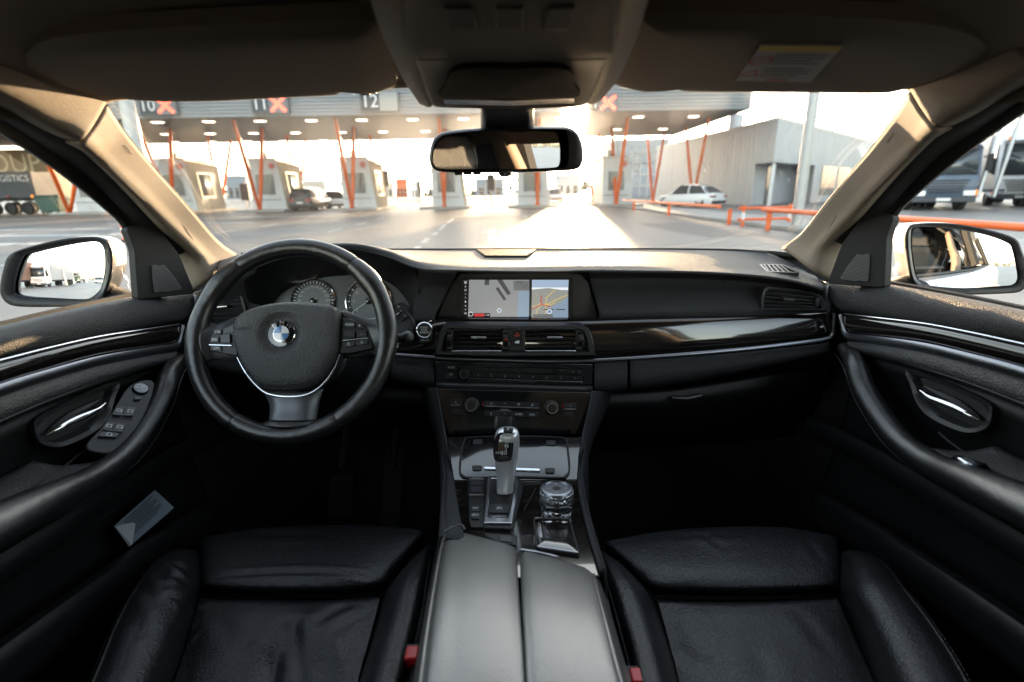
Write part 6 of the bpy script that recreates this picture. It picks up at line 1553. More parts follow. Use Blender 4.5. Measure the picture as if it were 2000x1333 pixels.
for a, b in (((990.5, 863), (990, 868.5)), ((989, 875), (988.3, 881)), ((979, 885), (984, 885)), ((981, 880), (981, 890))):
    A_, B_ = lq(*a, .0018), lq(*b, .0018); d = (B_ - A_).normalized(); s_ = d.cross(LN) * .0004; m_.add([A_ - s_, A_ + s_, B_ + s_, B_ - s_], [(0, 1, 2, 3)])
m_.build('gear_lettering', M['glyph'], gt, flat=True)
TN = V((0, -.55, .83)).normalized(); TO = PY(990, 838, .7755)
q = [PL(x, y, TO, TN) + TN * .001 for x, y in ((984, 834), (1003, 837), (1001, 845), (983, 842))]
m_ = MB(); m_.prism(rnd(q, .001, 2), -TN * .006, 0); m_.text('P', sum(q, V((0, 0, 0))) / 4 + TN * .0004, X1, TN.cross(X1) if TN.cross(X1).z > 0 else -TN.cross(X1), .008, 1); m_.build('park_button', [M['satin'], M['glyph']], gt, bevel=.0006)
# controller
ct = part('controller_knob', 'round metal controller knob with buttons round its foot')
c = kq(1087, 1000, 0)
m_ = MB(); m_.lathe(c, KN, [(.024, 0), (.025, .004), (.025, .012), (.024, .014)], 36); m_.build('base_ring', M['brightchrome'], ct)
m_ = MB(); m_.lathe(c + KN * .012, KN, [(.026, 0), (.0285, .004), (.0285, .010), (.025, .013)], 8); m_.build('button_collar', M['satin'], ct, bevel=.0015)
m_ = MB(); m_.lathe(c + KN * .025, KN, [(.0235, 0), (.0262, .002), (.0268, .012), (.0255, .0135)], 36); m_.build('knurled_ring', mat('knurled_metal', (.55, .56, .58), .28, 1.0, wave=None, bump=[(260, .004, 0)]), ct)
m_ = MB(); m_.lathe(c + KN * .0386, KN, [(.0255, -.001), (.0262, .001), (.0250, .0035), (.0215, .004), (.0205, .0025)], 40); m_.build('top_ring', M['darkchrome'], ct)
m_ = MB(); m_.lathe(c + KN * .0386, KN, [(.0208, 0), (.0205, .0022), (.002, .0026)], 36, 0)
for k in range(4): m_.lathe(c + KN * .0413 + (X1 * math.cos(k * math.pi / 2) + KF * math.sin(k * math.pi / 2)) * .014, KN, [(.0011, 0), (.001, .0002)], 8, 1)
m_.build('touch_pad', [M['rubber'], M['glyph']], ct)
m_ = MB(); m_.text('MENU', c + KN * .0236 - KF * .0275 - X1 * .011, X1, KF, .0055, 0); m_.text('OPTION', c + KN * .0236 - KF * .0275 + X1 * .011, X1, KF, .005, 0); m_.build('lettering', M['glyph'], ct)
# right stowage lid
lid = rnd([kq(*p, .003) for p in ((1043, 1018), (1112, 1019), (1130, 1086), (1050, 1074))], .006)
cl = sum(lid, V((0, 0, 0))) / len(lid)
m_ = MB(); m_.frame([cl + (p - cl) * 1.05 + KN * .001 for p in lid], [cl + (p - cl) * .97 + KN * .001 for p in lid], -KN * .004); m_.build('lid_gap', M['rubber'], cc_)
m_ = MB(); m_.pillow([cl + (p - cl) * .96 for p in lid], KN, .002, 0, 5, back=.003, power=6); m_.build('stowage_lid', M['wood'], cc_, ang=60)
m_ = MB(); m_.tube([kq(1050, 1073.5, .004), kq(1129, 1085.5, .004)], .0016, 6); m_.build('lid_edge', M['darkchrome'], cc_)
m_ = MB(); m_.tube([kq(1045, 1017, .004), kq(1110, 1018, .004)], .0014, 6); m_.build('lid_edge', M['darkchrome'], cc_)
q = [kq(*p, .0052) for p in ((1049, 1027), (1055, 1026), (1060, 1056), (1054, 1057))]; m_ = MB(); m_.prism(rnd(q, .002), -KN * .002); m_.build('lid_catch', M['brightchrome'], cc_)
m_ = MB(); m_.tube([kq(1024, 1000, .003), kq(1046, 958, .003)], .0009, 6); m_.build('trim_seam', M['satin'], cc_)
# socket recess left of the lid
m_ = MB(); m_.prism([kq(*p, .004) for p in ((945, 1046), (1010, 1050), (1009, 1070), (985, 1068), (950, 1052))], -KN * .01); m_.build('socket_tray', M['plastic'], cc_, bevel=.001)
q = [kq(*p, .0055) for p in ((974, 1052), (1000, 1054), (1001, 1066), (976, 1063))]; m_ = MB(); m_.prism(rnd(q, .002), -KN * .003); m_.build('socket_button', M['satin'], cc_, bevel=.0008)
# tunnel side walls down to the floor
for s in (-1, 1):
    m_ = MB(); m_.box((s * .115, .60, .40), (.03, 1.2, .40)); m_.build('tunnel_wall', M['carpet'], cc_)
# ================================================================== ARMREST
ar = part('armrest', 'padded leather armrest split along its middle')
def az(px, py, z, dY=0): return PZ(px, py, z)
def arow(l): return [PZ(x, y, z) for x, y, z in l]
left = [[(866, 1040, .640), (872, 1034, .662), (905, 1043, .672), (960, 1057, .675), (1000, 1068, .672), (1008, 1076, .660), (1009, 1090, .62)],
        [(858, 1075, .640), (866, 1066, .672), (905, 1075, .682), (960, 1088, .685), (1000, 1096, .682), (1008, 1100, .670), (1010, 1112, .62)],
        [(840, 1160, .650), (852, 1145, .690), (900, 1155, .698), (960, 1165, .700), (1004, 1172, .697), (1012, 1176, .687), (1013, 1188, .63)],
        [(822, 1260, .660), (838, 1240, .702), (895, 1250, .708), (960, 1260, .710), (1010, 1265, .707), (1018, 1268, .697), (1019, 1280, .64)],
        [(806, 1350, .660), (826, 1335, .706), (888, 1345, .712), (960, 1350, .714), (1014, 1355, .711), (1023, 1358, .700), (1024, 1370, .64)],
        [(780, 1480, .660), (805, 1470, .706), (880, 1480, .712), (960, 1485, .714), (1020, 1490, .711), (1029, 1493, .700), (1030, 1505, .64)]]
right = [[(1017, 1100, .62), (1017, 1080, .658), (1024, 1078, .670), (1060, 1087, .675), (1110, 1101, .675), (1155, 1117, .672), (1168, 1126, .658), (1176, 1140, .62)],
         [(1018, 1118, .62), (1018, 1106, .668), (1026, 1104, .680), (1065, 1112, .685), (1115, 1126, .685), (1158, 1140, .682), (1172, 1148, .668), (1182, 1162, .62)],
         [(1020, 1190, .62), (1021, 1178, .685), (1030, 1176, .696), (1072, 1182, .700), (1125, 1192, .700), (1172, 1202, .697), (1188, 1210, .680), (1198, 1225, .63)],
         [(1024, 1282, .62), (1026, 1270, .695), (1036, 1268, .706), (1080, 1272, .710), (1140, 1278, .710), (1192, 1286, .707), (1210, 1294, .690), (1222, 1310, .64)],
         [(1028, 1372, .62), (1031, 1360, .699), (1042, 1357, .710), (1090, 1358, .714), (1155, 1360, .714), (1212, 1364, .711), (1232, 1372, .692), (1246, 1390, .64)],
         [(1034, 1507, .62), (1038, 1495, .699), (1050, 1492, .710), (1100, 1490, .714), (1170, 1490, .714), (1240, 1494, .711), (1262, 1502, .692), (1280, 1520, .64)]]
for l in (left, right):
    m_ = MB(); m_.loft([arow(r) for r in l], 37, 41); m_.build('lid', M['armrest_leather_sheen'], ar, solid=.004, ang=80)
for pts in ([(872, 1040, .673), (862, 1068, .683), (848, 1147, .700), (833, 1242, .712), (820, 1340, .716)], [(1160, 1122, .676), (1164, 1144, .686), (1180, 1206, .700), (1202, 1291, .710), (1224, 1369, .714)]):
    m_ = MB(); m_.tube(spl(arow(pts), 40), .0017, 6); m_.build('piping', M['armrest_leather_sheen'], ar)
m_ = MB(); m_.tube(spl(arow([(1014, 1120, .640), (1017, 1180, .655), (1021, 1270, .665), (1026, 1360, .668)]), 12), .004, 6); m_.build('hinge', M['darkchrome'], ar)
m_ = MB(); m_.tube(spl([PZ(x, y, .676) for x, y in ((866, 1040), (885, 1030), (902, 1027), (908, 1036))], 14), .0022, 6); m_.build('front_edge', M['satin'], ar)
m_ = MB(); m_.tube(spl([PZ(x, y, .672) for x, y in ((1017, 1075), (1060, 1082), (1110, 1096), (1150, 1110), (1166, 1122))], 16), .0024, 6); m_.build('front_edge', M['darkchrome'], ar)
# ================================================================== DOORS
dL, dR = part('door', 'driver door with window switches and a curved pull handle'), part('door', 'passenger door with a curved pull handle')
def RX_(l): return [PX(x, y, X) for x, y, X in l]
def both(m_, nm, m, **k): return two(m_, nm, m, (dL, dR), **k)
cx_ = [-330, -150, 0, 90, 180, 268, 330, 378]
sill = [718, 676, 641, 619, 599, 581, 575, 571]
r0 = [(x, y - 2, X) for x, y, X in zip(cx_, sill, (-.79, -.788, -.785, -.782, -.778, -.77, -.755, -.735))]
r1 = [(x, y + 2, X) for x, y, X in zip(cx_, sill, (-.752, -.75, -.747, -.744, -.740, -.732, -.722, -.708))]
r2 = [(x, y + 16, X) for x, y, X in zip(cx_, sill, (-.735, -.732, -.729, -.726, -.722, -.714, -.706, -.696))]
bot = [778, 735, 698, 679, 660, 643, 633, 627]
r3 = [(x, (a + b) / 2 + 6, X) for x, a, b, X in zip(cx_, sill, bot, (-.724, -.721, -.718, -.715, -.711, -.704, -.697, -.688))]
cxb = [-330, -150, 0, 90, 180, 268, 320, 358]
r4 = [(x, b - 3, X) for x, b, X in zip(cxb, bot, (-.726, -.723, -.720, -.717, -.713, -.706, -.700, -.692))]
r5 = [(x, b + 3, X) for x, b, X in zip(cxb, bot, (-.74, -.738, -.736, -.733, -.729, -.722, -.716, -.708))]
m_ = MB(); m_.loft([RX_(r) for r in (r0, r1, r2, r3, r4, r5)], 49, 25); both(m_, 'upper_pad', M['soft'], solid=.004)
m_ = MB(); m_.tube(spl(RX_([(x, y - 3, X) for x, y, X in r0]), 30), .006, 8); both(m_, 'window_seal', M['rubber'])
# wood band
wx = [-330, -150, 0, 99, 198, 297, 341, 350]
wt = [784, 742, 705, 680, 658, 643, 636, 635]
wb = [855, 806, 753, 722, 695, 679, 671, 660]
rr = []
for f, dX in ((0, .0), (.18, .007), (.55, .010), (.9, .007), (1.0, .002)):
    rr.append([PX(x, a + (b - a) * f, X + dX) for x, a, b, X in zip(wx, wt, wb, (-.724, -.722, -.719, -.716, -.712, -.704, -.698, -.696))])
m_ = MB(); m_.loft(rr, 45, 13); both(m_, 'wood_trim', M['wood'], solid=.003)
m_ = MB(); m_.tube(spl([PX(x, y - 1, X) for x, y, X in zip(wx, wt, (-.716, -.714, -.711, -.708, -.704, -.696, -.690, -.688))], 40), .0016, 6); both(m_, 'chrome_line', M['chrome'])
# satin strip turning up at the front
sp_ = [(-330, 868), (-150, 819), (0, 762), (99, 731), (198, 704), (297, 686.5), (338, 680), (350, 672), (354, 655), (357, 635)]
pth = spl([PX(x, y, X) for (x, y), X in zip(sp_, (-.714, -.712, -.709, -.706, -.701, -.694, -.689, -.687, -.686, -.685))], 70)
tn = [(pth[min(k + 1, 69)] - pth[max(k - 1, 0)]).normalized() for k in range(70)]
m_ = MB(); m_.tube(pth, [.0042] * 70, 10, ry=[.0085 if k < 50 else .0085 - .006 * (k - 50) / 20 for k in range(70)], up=[V((1, 0, 0)).cross(t_) for t_ in tn]); both(m_, 'satin_strip', M['darkchrome'])
# leather middle panel
mt = [(-330, 880), (-150, 831), (0, 772), (99, 740), (198, 712), (297, 694), (345, 687)]
mbt = [(-330, 960), (-150, 893), (0, 828), (99, 786), (198, 750), (297, 718), (345, 706)]
rr = []
for f, dX in ((0, 0), (.2, .010), (.6, .016), (.92, .012), (1.0, .0)):
    rr.append([PX(a[0] + (b[0] - a[0]) * f, a[1] + (b[1] - a[1]) * f, X + dX) for a, b, X in zip(mt, mbt, (-.720, -.718, -.715, -.711, -.706, -.698, -.692))])
m_ = MB(); m_.loft(rr, 45, 17); both(m_, 'middle_panel', M['airbag'], solid=.004)
m_ = MB(); m_.tube(spl([PX(x, y - 5, X) for (x, y), X in zip(mbt, (-.7045, -.7025, -.6995, -.6955, -.6905, -.6825, -.6765))], 40), .0009, 6); both(m_, 'stitch_line', M['satin'])
# lower door skin down to the sill
lt = mbt
rr = [[PX(x, y, X) for (x, y), X in zip(lt, (-.722, -.720, -.717, -.713, -.708, -.700, -.694))]]
for dz, X in ((-.10, -.725), (-.22, -.715), (-.32, -.70), (-.45, -.71)):
    rr.append([V((X + (.012 if i > 4 else 0), p.y, p.z + dz)) for i, p in enumerate(rr[0])])
m_ = MB(); m_.loft(rr, 25, 17); both(m_, 'lower_panel', M['plastic'], solid=.004)
# pull handle and armrest
ph = [(352, 700, -.688, .014, .012), (340, 716, -.668, .017, .015), (330, 740, -.655, .019, .016), (316, 783, -.650, .020, .017), (284, 841, -.645, .0205, .018), (243, 893, -.640, .021, .019), (186, 936, -.636, .023, .020), (125, 966, -.632, .026, .022), (71, 990, -.630, .029, .023), (0, 1024, -.628, .032, .024), (-120, 1080, -.626, .036, .025), (-260, 1150, -.626, .038, .025)]
pts = spl([PX(x, y, X) for x, y, X, a, b in ph], 60)
ra = [ph[min(int(k * 11 / 59), 10)][3] + (ph[min(int(k * 11 / 59) + 1, 11)][3] - ph[min(int(k * 11 / 59), 10)][3]) * (k * 11 / 59 % 1) for k in range(60)]
rb = [ph[min(int(k * 11 / 59), 10)][4] + (ph[min(int(k * 11 / 59) + 1, 11)][4] - ph[min(int(k * 11 / 59), 10)][4]) * (k * 11 / 59 % 1) for k in range(60)]
m_ = MB(); m_.tube(pts, ra, 18, up=V((.35, 0, .94)), ry=rb); both(m_, 'pull_handle', M['wheel_leather'], ang=70)
m_ = MB(); m_.tube([p + V((.018, 0, -.012)) for p in pts], .0008, 5); both(m_, 'handle_seam', M['satin'])
# armrest ledge behind the pull
al = [[(200, 905, -.66), (120, 915, -.69), (60, 905, -.712)], [(120, 950, -.65), (60, 945, -.68), (20, 930, -.714)], [(20, 1000, -.64), (-30, 985, -.67), (-60, 965, -.716)], [(-200, 1100, -.64), (-250, 1075, -.67), (-280, 1040, -.718)]]
m_ = MB(); m_.loft([[PX(*p) for p in r] for r in al], 9, 17); both(m_, 'armrest_ledge', M['airbag'], solid=.01)
m_ = MB(); m_.tube(spl([PX(*p) for p in ((52, 958, -.655), (95, 932, -.675), (140, 900, -.69), (172, 872, -.698))], 16), .0018, 6); both(m_, 'ledge_trim', M['satin'])
# handle recess and lever
RO2 = PX(130, 820, -.703); RN2 = V((.96, -.22, .15)).normalized()
def hq(px, py, h=0.0): return PL(px, py, RO2, RN2) + RN2 * h
ro = spl([hq(x, y, .012) for x, y in ((219, 748), (140, 778), (66, 814), (56, 836), (66, 864), (97, 874), (130, 867), (178, 842), (202, 815), (214, 780))], 50, True)
ri = spl([hq(x, y, .010) for x, y in ((212, 756), (140, 785), (74, 820), (65, 837), (74, 858), (98, 866), (127, 859), (172, 836), (195, 811), (207, 780))], 50, True)
rbk = spl([hq(x, y, -.004) for x, y in ((205, 763), (140, 790), (82, 823), (74, 838), (81, 853), (100, 860), (125, 852), (166, 831), (188, 808), (200, 782))], 50, True)
m_ = MB(); m_.grid([[p - RN2 * .012 for p in ro], ro, ri, rbk], 0, True); m_.add(rbk, [tuple(range(50))]); both(m_, 'handle_recess', M['satin'], ang=50)
lv_ = [(85, 849, .003), (105, 838, .0055), (130, 826, .0065), (155, 815, .0055), (180, 803, .0035), (199, 789, .0015)]
m_ = MB(); m_.tube(spl([hq(x, y, .012 if 0 < i < 5 else .006) for i, (x, y, r) in enumerate(lv_)], 30), [(lambda t: .0012 + .0052 * math.sin(math.pi * (t * .92 + .05)))(k / 29) for k in range(30)], 12, up=RN2, ry=.003); both(m_, 'door_lever', M['brightchrome'])
m_ = MB(); m_.pillow(spl([hq(x, y, .004) for x, y in ((90, 842), (130, 808), (180, 785), (198, 780), (190, 795), (150, 812), (110, 830))], 36, True), RN2, .004, 0, 4, back=.006); both(m_, 'lever_cup', M['plastic'])
# switch panel (driver only)
SO = PX(240, 815, -.668); SN2 = V((.62, -.20, .76)).normalized()
def sq(px, py, h=0.0): return PL(px, py, SO, SN2) + SN2 * h
m_ = MB(); m_.prism(spl([sq(x, y) for x, y in ((262, 748), (290, 742), (303, 752), (300, 788), (272, 838), (226, 880), (190, 884), (168, 870), (200, 832), (226, 792), (245, 762))], 50, True), -SN2 * .02); m_.build('switch_panel', M['plastic'], dL, bevel=.0015)
sxd = (sq(260, 830) - sq(215, 822)).normalized(); syd = SN2.cross(sxd)
m_ = MB(); m_.lathe(sq(274, 761, .0), SN2, [(.0115, 0), (.0125, .002), (.011, .0042), (.002, .0048)], 24, 0)
for k in range(4):
    a = k * math.pi / 2 + .4; m_.add([sq(274, 761, .0052) + sxd * (math.cos(a + b_) * r_) + syd * (math.sin(a + b_) * r_) for b_, r_ in ((0, .0088), (.25, .0066), (-.25, .0066))], [(0, 1, 2)], 1)
m_.build('mirror_joystick', [M['gloss'], M['glyph']], dL)
def sbtn(pts, tx, nm='window_switch', h=.004):
    q = [sq(x, y, h) for x, y in pts]; mm_ = MB(); mm_.prism(rnd(q, .0015, 3), -SN2 * .006, 0)
    if tx: 
        c = sum(q, V((0, 0, 0))) / len(q) + SN2 * .0005; s_ = .0042
        pp_ = [c + sxd * a_ * s_ + syd * b_ * s_ for a_, b_ in ((-1, -.7), (1, -.7), (.9, .7), (-.7, .7))]; mm_.ring(pp_, [c + (p - c) * .72 for p in pp_], 1)
    mm_.build(nm, [M['satin'], M['glyph']], dL, bevel=.0008, ang=30)
sbtn([(226, 797), (243, 798), (237, 813), (219, 812)], 1); sbtn([(246, 798), (266, 799), (259, 814), (240, 813)], 1)
sbtn([(207, 827), (223, 829), (217, 842), (199, 841)], 1); sbtn([(226, 829), (245, 831), (238, 845), (220, 843)], 1)
sbtn([(197, 846), (233, 849), (226, 857), (190, 855)], 1, 'child_lock_switch'); sbtn([(262, 777), (276, 778), (273, 783), (261, 783)], 0, 'mirror_select')
for a, b in (((219, 813.5), (260, 815.5)), ((199, 844), (239, 847))):
    m_ = MB(); m_.tube([sq(*a, .005), sq(*b, .005)], .0011, 6); m_.build('chrome_line', M['chrome'], dL)
# passenger window switch
c = PX(1889, 905, .645); m_ = MB(); m_.box(c, (.016, .022, .010)); m_.build('window_switch', M['chrome'], dR, bevel=.003)
m_ = MB(); m_.prism([PX(x, y, .655) for x, y in ((1835, 905), (1870, 888), (1925, 905), (1880, 922))], V((.01, 0, -.01))); m_.build('switch_panel', M['plastic'], dR)
# map pocket
pk = [[(420, 970, -.66), (300, 1045, -.655), (150, 1150, -.65), (0, 1255, -.65), (-150, 1365, -.65)], [(425, 985, -.645), (310, 1060, -.635), (160, 1165, -.63), (10, 1275, -.63), (-140, 1385, -.63)], [(430, 1040, -.64), (320, 1120, -.63), (180, 1230, -.625), (30, 1350, -.625), (-120, 1470, -.625)]]
m_ = MB(); m_.loft([[PX(*p) for p in r] for r in pk], 25, 9); both(m_, 'map_pocket', M['plastic'], solid=.006)
m_ = MB(); m_.tube(spl([PX(*p) for p in ((425, 850, -.672), (330, 900, -.668), (200, 985, -.662), (60, 1075, -.66), (-80, 1165, -.66))], 30), .010, 10, up=V((0, 0, 1)), ry=.022); both(m_, 'lower_rail', M['plastic'])
# sail panel with tweeter
SAO = PX(320, 520, -.700); SAN = V((.93, -.36, .06)).normalized()
def saq(px, py, h=0.0): return PL(px, py, SAO, SAN) + SAN * h
m_ = MB(); m_.prism(rnd([saq(*p) for p in ((246, 446), (303, 434), (352, 500), (382, 574), (270, 586), (263, 487))], .008), -SAN * .02); both(m_, 'sail_panel', M['rubber'], bevel=.002)
to = [saq(*p, .002) for p in ((294, 518), (320, 519), (337, 538), (354, 566), (299, 573), (296, 548))]
m_ = MB(); m_.prism(rnd(to, .006), -SAN * .004); both(m_, 'tweeter_plate', M['rubber'])
tc_ = sum(to, V((0, 0, 0))) / 6
m_ = MB(); ty = SAN.cross(Z1).normalized(); tz_ = SAN.cross(ty)
def inside(p):
    sgn = None
    for i in range(6):
        a, b = to[i], to[(i + 1) % 6]; s_ = (b - a).cross(p - a).dot(SAN)
        if sgn is None: sgn = s_ > 0
        elif (s_ > 0) != sgn: return False
    return True
for i in range(-14, 15):
    for j in range(-14, 15):
        p = tc_ + ty * (i * .0030 + (j % 2) * .0015) + tz_ * (j * .0027)
        if inside(p): m_.lathe(p, SAN, [(.0011, .0015), (.0008, .0025)], 5)
for o in both(m_, 'tweeter_grille', M['grille']): o['kind'] = 'stuff'
# window frame
dg = [((-330, -20, .45), (-330, 40, .46)), ((-180, 80, .54), (-180, 137, .555)), ((-80, 150, .61), (-80, 203, .63)), ((0, 202, .67), (0, 256, .695)), ((87, 254, .745), (79, 307, .775)), ((168, 297, .835), (147, 357, .855)), ((232, 358, .93), (205, 405, .945)), ((300, 435, 1.035), (240, 440, 1.0)), ((345, 495, 1.10), (262, 490, 1.035))]
rd = [PY(*d) for d, g__ in dg]; rg_ = [PY(*g__) for d, g__ in dg]
m_ = MB(); m_.loft([[p + V((.035, .012, .022)) for p in rd], [p + V((.0, -.004, -.004)) for p in rd], [a.lerp(b, .5) + V((-.012, .0, .006)) for a, b in zip(rd, rg_)], [p + (p - CAM) * .01 for p in rg_], [p + (p - CAM) * .05 for p in rg_]], 41, 13); both(m_, 'window_frame', M['rubber'], solid=.006)
m_ = MB(); m_.tube(spl([p + (p - CAM) * .045 for p in rg_], 41), .0045, 6); both(m_, 'frame_lip', M['satin'])
m_ = MB(); bt = spl(RX_([(x, y, -.775) for x, y in ((-330, 720), (-150, 678), (0, 643), (90, 621), (180, 601), (240, 588), (275, 580))]), 21)
tp_ = spl([p + V((-.03, 0, .01)) for p in rg_], 21)
m_.loft([bt, [a.lerp(b, .5) + V((-.012, 0, 0)) for a, b in zip(bt, tp_)], tp_], 21, 7); both(m_, 'window_glass', M['glass_side'])
# ---- papers in the driver door pocket
pc = empty('folded_leaflet', (0, 0, 0), 'blue-grey printed leaflet sticking out of the driver door pocket', 'leaflet')
PO = PX(280, 1010, -.668); PN = V((.80, -.35, .48)).normalized()
def pq(px, py, h=0.0): return PL(px, py, PO, PN) + PN * h
q = [pq(222, 1028), pq(303, 957), pq(341, 992), pq(258, 1064)]
cpt = sum(q, V((0, 0, 0))) / 4; pc.location = cpt
m_ = MB(); m_.prism([p - cpt for p in q], -PN * .003, 0); m_.build('sheet', mat('leaflet_paper', (.11, .155, .205), .45), pc, bevel=.0008)
m_ = MB(); e1, e2 = (q[1] - q[0]), (q[3] - q[0])
for k in range(8):
    a = .10 + .088 * k; l0, l1 = .16, .88 - .14 * (k % 3 == 1)
    p0, p1 = q[0] + e1 * l0 + e2 * a, q[0] + e1 * l1 + e2 * a; d = e2 * .036
    m_.add([p + PN * .0016 - cpt for p in (p0, p1, p1 + d, p0 + d)], [(0, 1, 2, 3)])
o = m_.build('print', mat('leaflet_ink', (.015, .018, .025), .6), pc, flat=True)
m_ = MB(); q2 = [pq(222, 1030, .006), pq(252, 1024, .014), pq(257, 1027, .016), pq(250, 1068, .016), pq(246, 1070, .012)]
m_.prism([p - cpt for p in q2], -PN * .002); m_.build('folded_corner', mat('leaflet_edge', (.5, .52, .55), .4), pc)

# ================================================================== DOOR MIRRORS
MIR = {}
def door_mirror(s, glass_px, rim_px, lab, aim, Y=1.08):
    t = part('door_mirror', lab)
    f_ = (lambda x: x)
    O = PY(115 if s < 0 else 1885, 530 if s < 0 else 503, Y)
    N_ = V((-s * .30, -.95, .02)).normalized()
    gp_ = [PL(x, y, O, N_) for x, y in glass_px]; rp_ = [PL(x, y, O, N_) for x, y in rim_px]
    go_ = spl(gp_, 64, True); ro_ = spl(rp_, 64, True)
    c = sum(go_, V((0, 0, 0))) / 64; rc_ = sum(ro_, V((0, 0, 0))) / 64
    fwd = -N_; inb = V((-s, 0, 0))
    rows_ = [[p - N_ * .012 for p in go_], [p - N_ * .004 for p in [c + (p - c) * 1.02 for p in go_]], [a.lerp(b, .75) + N_ * .002 for a, b in zip(go_, ro_)], ro_, [p + fwd * .010 for p in ro_], [p + fwd * .018 for p in ro_]]
    m_ = MB(); m_.grid(rows_, 0, True); m_.build('rim', M['plastic'], t, ang=60)
    sh_ = [[p + fwd * .0175 for p in ro_]]
    for k, (sc_, d) in enumerate(((1.01, .03), (.99, .055), (.90, .085), (.70, .110), (.35, .124), (.05, .127))):
        sh_.append([rc_ + (p - rc_) * sc_ + fwd * d + inb * (.02 * k / 5) for p in ro_])
    top = MB(); nz = rc_.z + .010
    top.grid(sh_, 0, True)
    for i, f in enumerate(top.f):
        if sum(top.v[k].z for k in f) / len(f) < nz: top.m[i] = 1
    top.build('housing', [M['bodysilver'], M['plastic']], t, ang=60)
    # foot to the door
    a = rc_ + fwd * .06 + inb * .08 - Z1 * .055; b = V((s * .765, rc_.y + .02, .955))
    m_ = MB(); m_.tube(spl([a - inb * .03, a, (a + b) / 2 - Z1 * .008, b], 14), [.03, .032, .03, .034] and [.031] * 14, 14, up=V((0, 0, 1)), ry=.017); m_.build('foot', M['plastic'], t)
    # convex glass
    MN_ = ((CAM - c).normalized() + aim.normalized()).normalized(); RAD = 1.3
    rows_ = []
    for k in range(9):
        a = 1 - k / 8 * .999
        row = []
        for p in go_:
            q = c + (p - c) * a; xy = (q - CAM)
            h = PLr(q, c - N_ * .010, MN_); d2 = (h - c).length_squared
            row.append(h - MN_ * (d2 / (2 * RAD)) + MN_ * .0)
        rows_.append(row)
    m_ = MB(); m_.grid(rows_, 0, True); m_.add(rows_[-1], [tuple(range(64))]); m_.build('glass', M['mirror'], t, ang=179)
    MIR[s] = (c, MN_, RAD)
    return t
def PLr(q, o, n):
    r = q - CAM; return CAM + r * ((o - CAM).dot(n) / r.dot(n))
gl_ = [(41, 502), (59, 494), (124, 480), (173, 473), (193, 475), (202, 489), (204, 512), (203, 534), (196, 564), (178, 581), (158, 585), (100, 583), (50, 581), (27, 576), (23, 562), (28, 534)]
rl_ = [(19, 498), (62, 481), (124, 467), (173, 463), (198, 466), (214, 477), (220, 502), (218, 534), (208, 566), (194, 587), (172, 598), (110, 600), (50, 600), (20, 596), (4, 582), (0, 562), (6, 528)]
gr_ = [(1784, 450), (1800, 444), (1860, 447), (1920, 458), (1968, 475), (1978, 490), (1986, 525), (1988, 545), (1980, 556), (1960, 559), (1880, 563), (1820, 560), (1800, 552), (1790, 535), (1784, 500), (1782, 470)]
rr_ = [(1775, 446), (1795, 437), (1860, 437), (1930, 449), (1982, 466), (1996, 490), (2004, 520), (2004, 555), (1992, 570), (1960, 574), (1880, 576), (1810, 571), (1790, 558), (1779, 540), (1773, 505), (1770, 470)]
door_mirror(-1, gl_, rl_, 'driver door mirror showing a white lorry behind', V((-.20, -1, .035)))
door_mirror(1, gr_, rr_, 'passenger door mirror showing the car side and windows', V((-.20, -1, .02)))
def mirror_dir(s, px, py):
    c, n, R0 = MIR[s]; h = PL(px, py, c, n); nn = (n + (h - c) / R0).normalized(); d = (h - CAM).normalized()
    return h, d - nn * 2 * d.dot(nn)
def mirror_ground(s, px, py, Yw):
    h, d = mirror_dir(s, px, py); t = (Yw - h.y) / d.y; return h + d * t

# ================================================================== SEATS
def Zr(l): return [PZ(x, y, z) for x, y, z in l]
def crease(mb_, folds):
    """press soft folds into the leather: (x0, y0, x1, y1, depth, width) in photo pixels on the seat"""
    F_ = []
    for x0, y0, x1, y1, dp_, wd_ in folds:
        F_.append((PZ(x0, y0, .56), PZ(x1, y1, .56), dp_, wd_))
    for i, p in enumerate(mb_.v):
        dz = 0
        for a_, b_, dp_, wd_ in F_:
            ab = V((b_.x - a_.x, b_.y - a_.y, 0)); ap = V((p.x - a_.x, p.y - a_.y, 0)); t = ap.dot(ab) / ab.length_squared
            e = 1.0
            if t < 0: e = max(0, 1 + t * 3); t = 0
            elif t > 1: e = max(0, 1 - (t - 1) * 3); t = 1
            d = (ap - ab * t).length / wd_
            dz += .7 * dp_ * e * (1.4 * math.exp(-((d - 1.6) ** 2)) - 1.0 * math.exp(-d * d * 1.5)) * math.sin(math.pi * (.15 + .7 * t))
        mb_.v[i] = V((p.x, p.y, p.z + dz))
    return mb_
def seat(lab, thigh, cush, bl, br, folds):
    t = part('front_seat', lab)
    thigh = [[(r[0][0] - 4, r[0][1] + 8, r[0][2] - .05)] + r + [(r[-1][0] + 4, r[-1][1] + 8, r[-1][2] - .05)] for r in thigh]
    for nm, l, nu, nv in (('thigh_support', thigh, 91, 61), ('cushion', cush, 101, 91), ('side_bolster', bl, 45, 91), ('side_bolster', br, 45, 91)):
        m_ = MB(); m_.loft([Zr(r) for r in l], nu, nv); crease(m_, folds); m_.build(nm, M['leather'], t, ang=80)
    for l, j in ((bl, 3), (br, 3)):
        e_ = spl([PZ(*r[j]) + Z1 * .0015 for r in l], 60); m_ = MB(); m_.tube(e_, .0022, 8); m_.build('piping', M['leather'], t)
        for side in (-1, 1):
            m_ = MB(); off = V((side * .006, 0, -.0006))
            for k in range(0, 58, 1):
                a_, b_ = e_[k] + off, e_[k + 1] + off; m_.tube([a_.lerp(b_, .1), a_.lerp(b_, .7)], .0006, 4)
            o_ = m_.build('stitching', M['satin'], t); o_['kind'] = 'stuff'
    return t
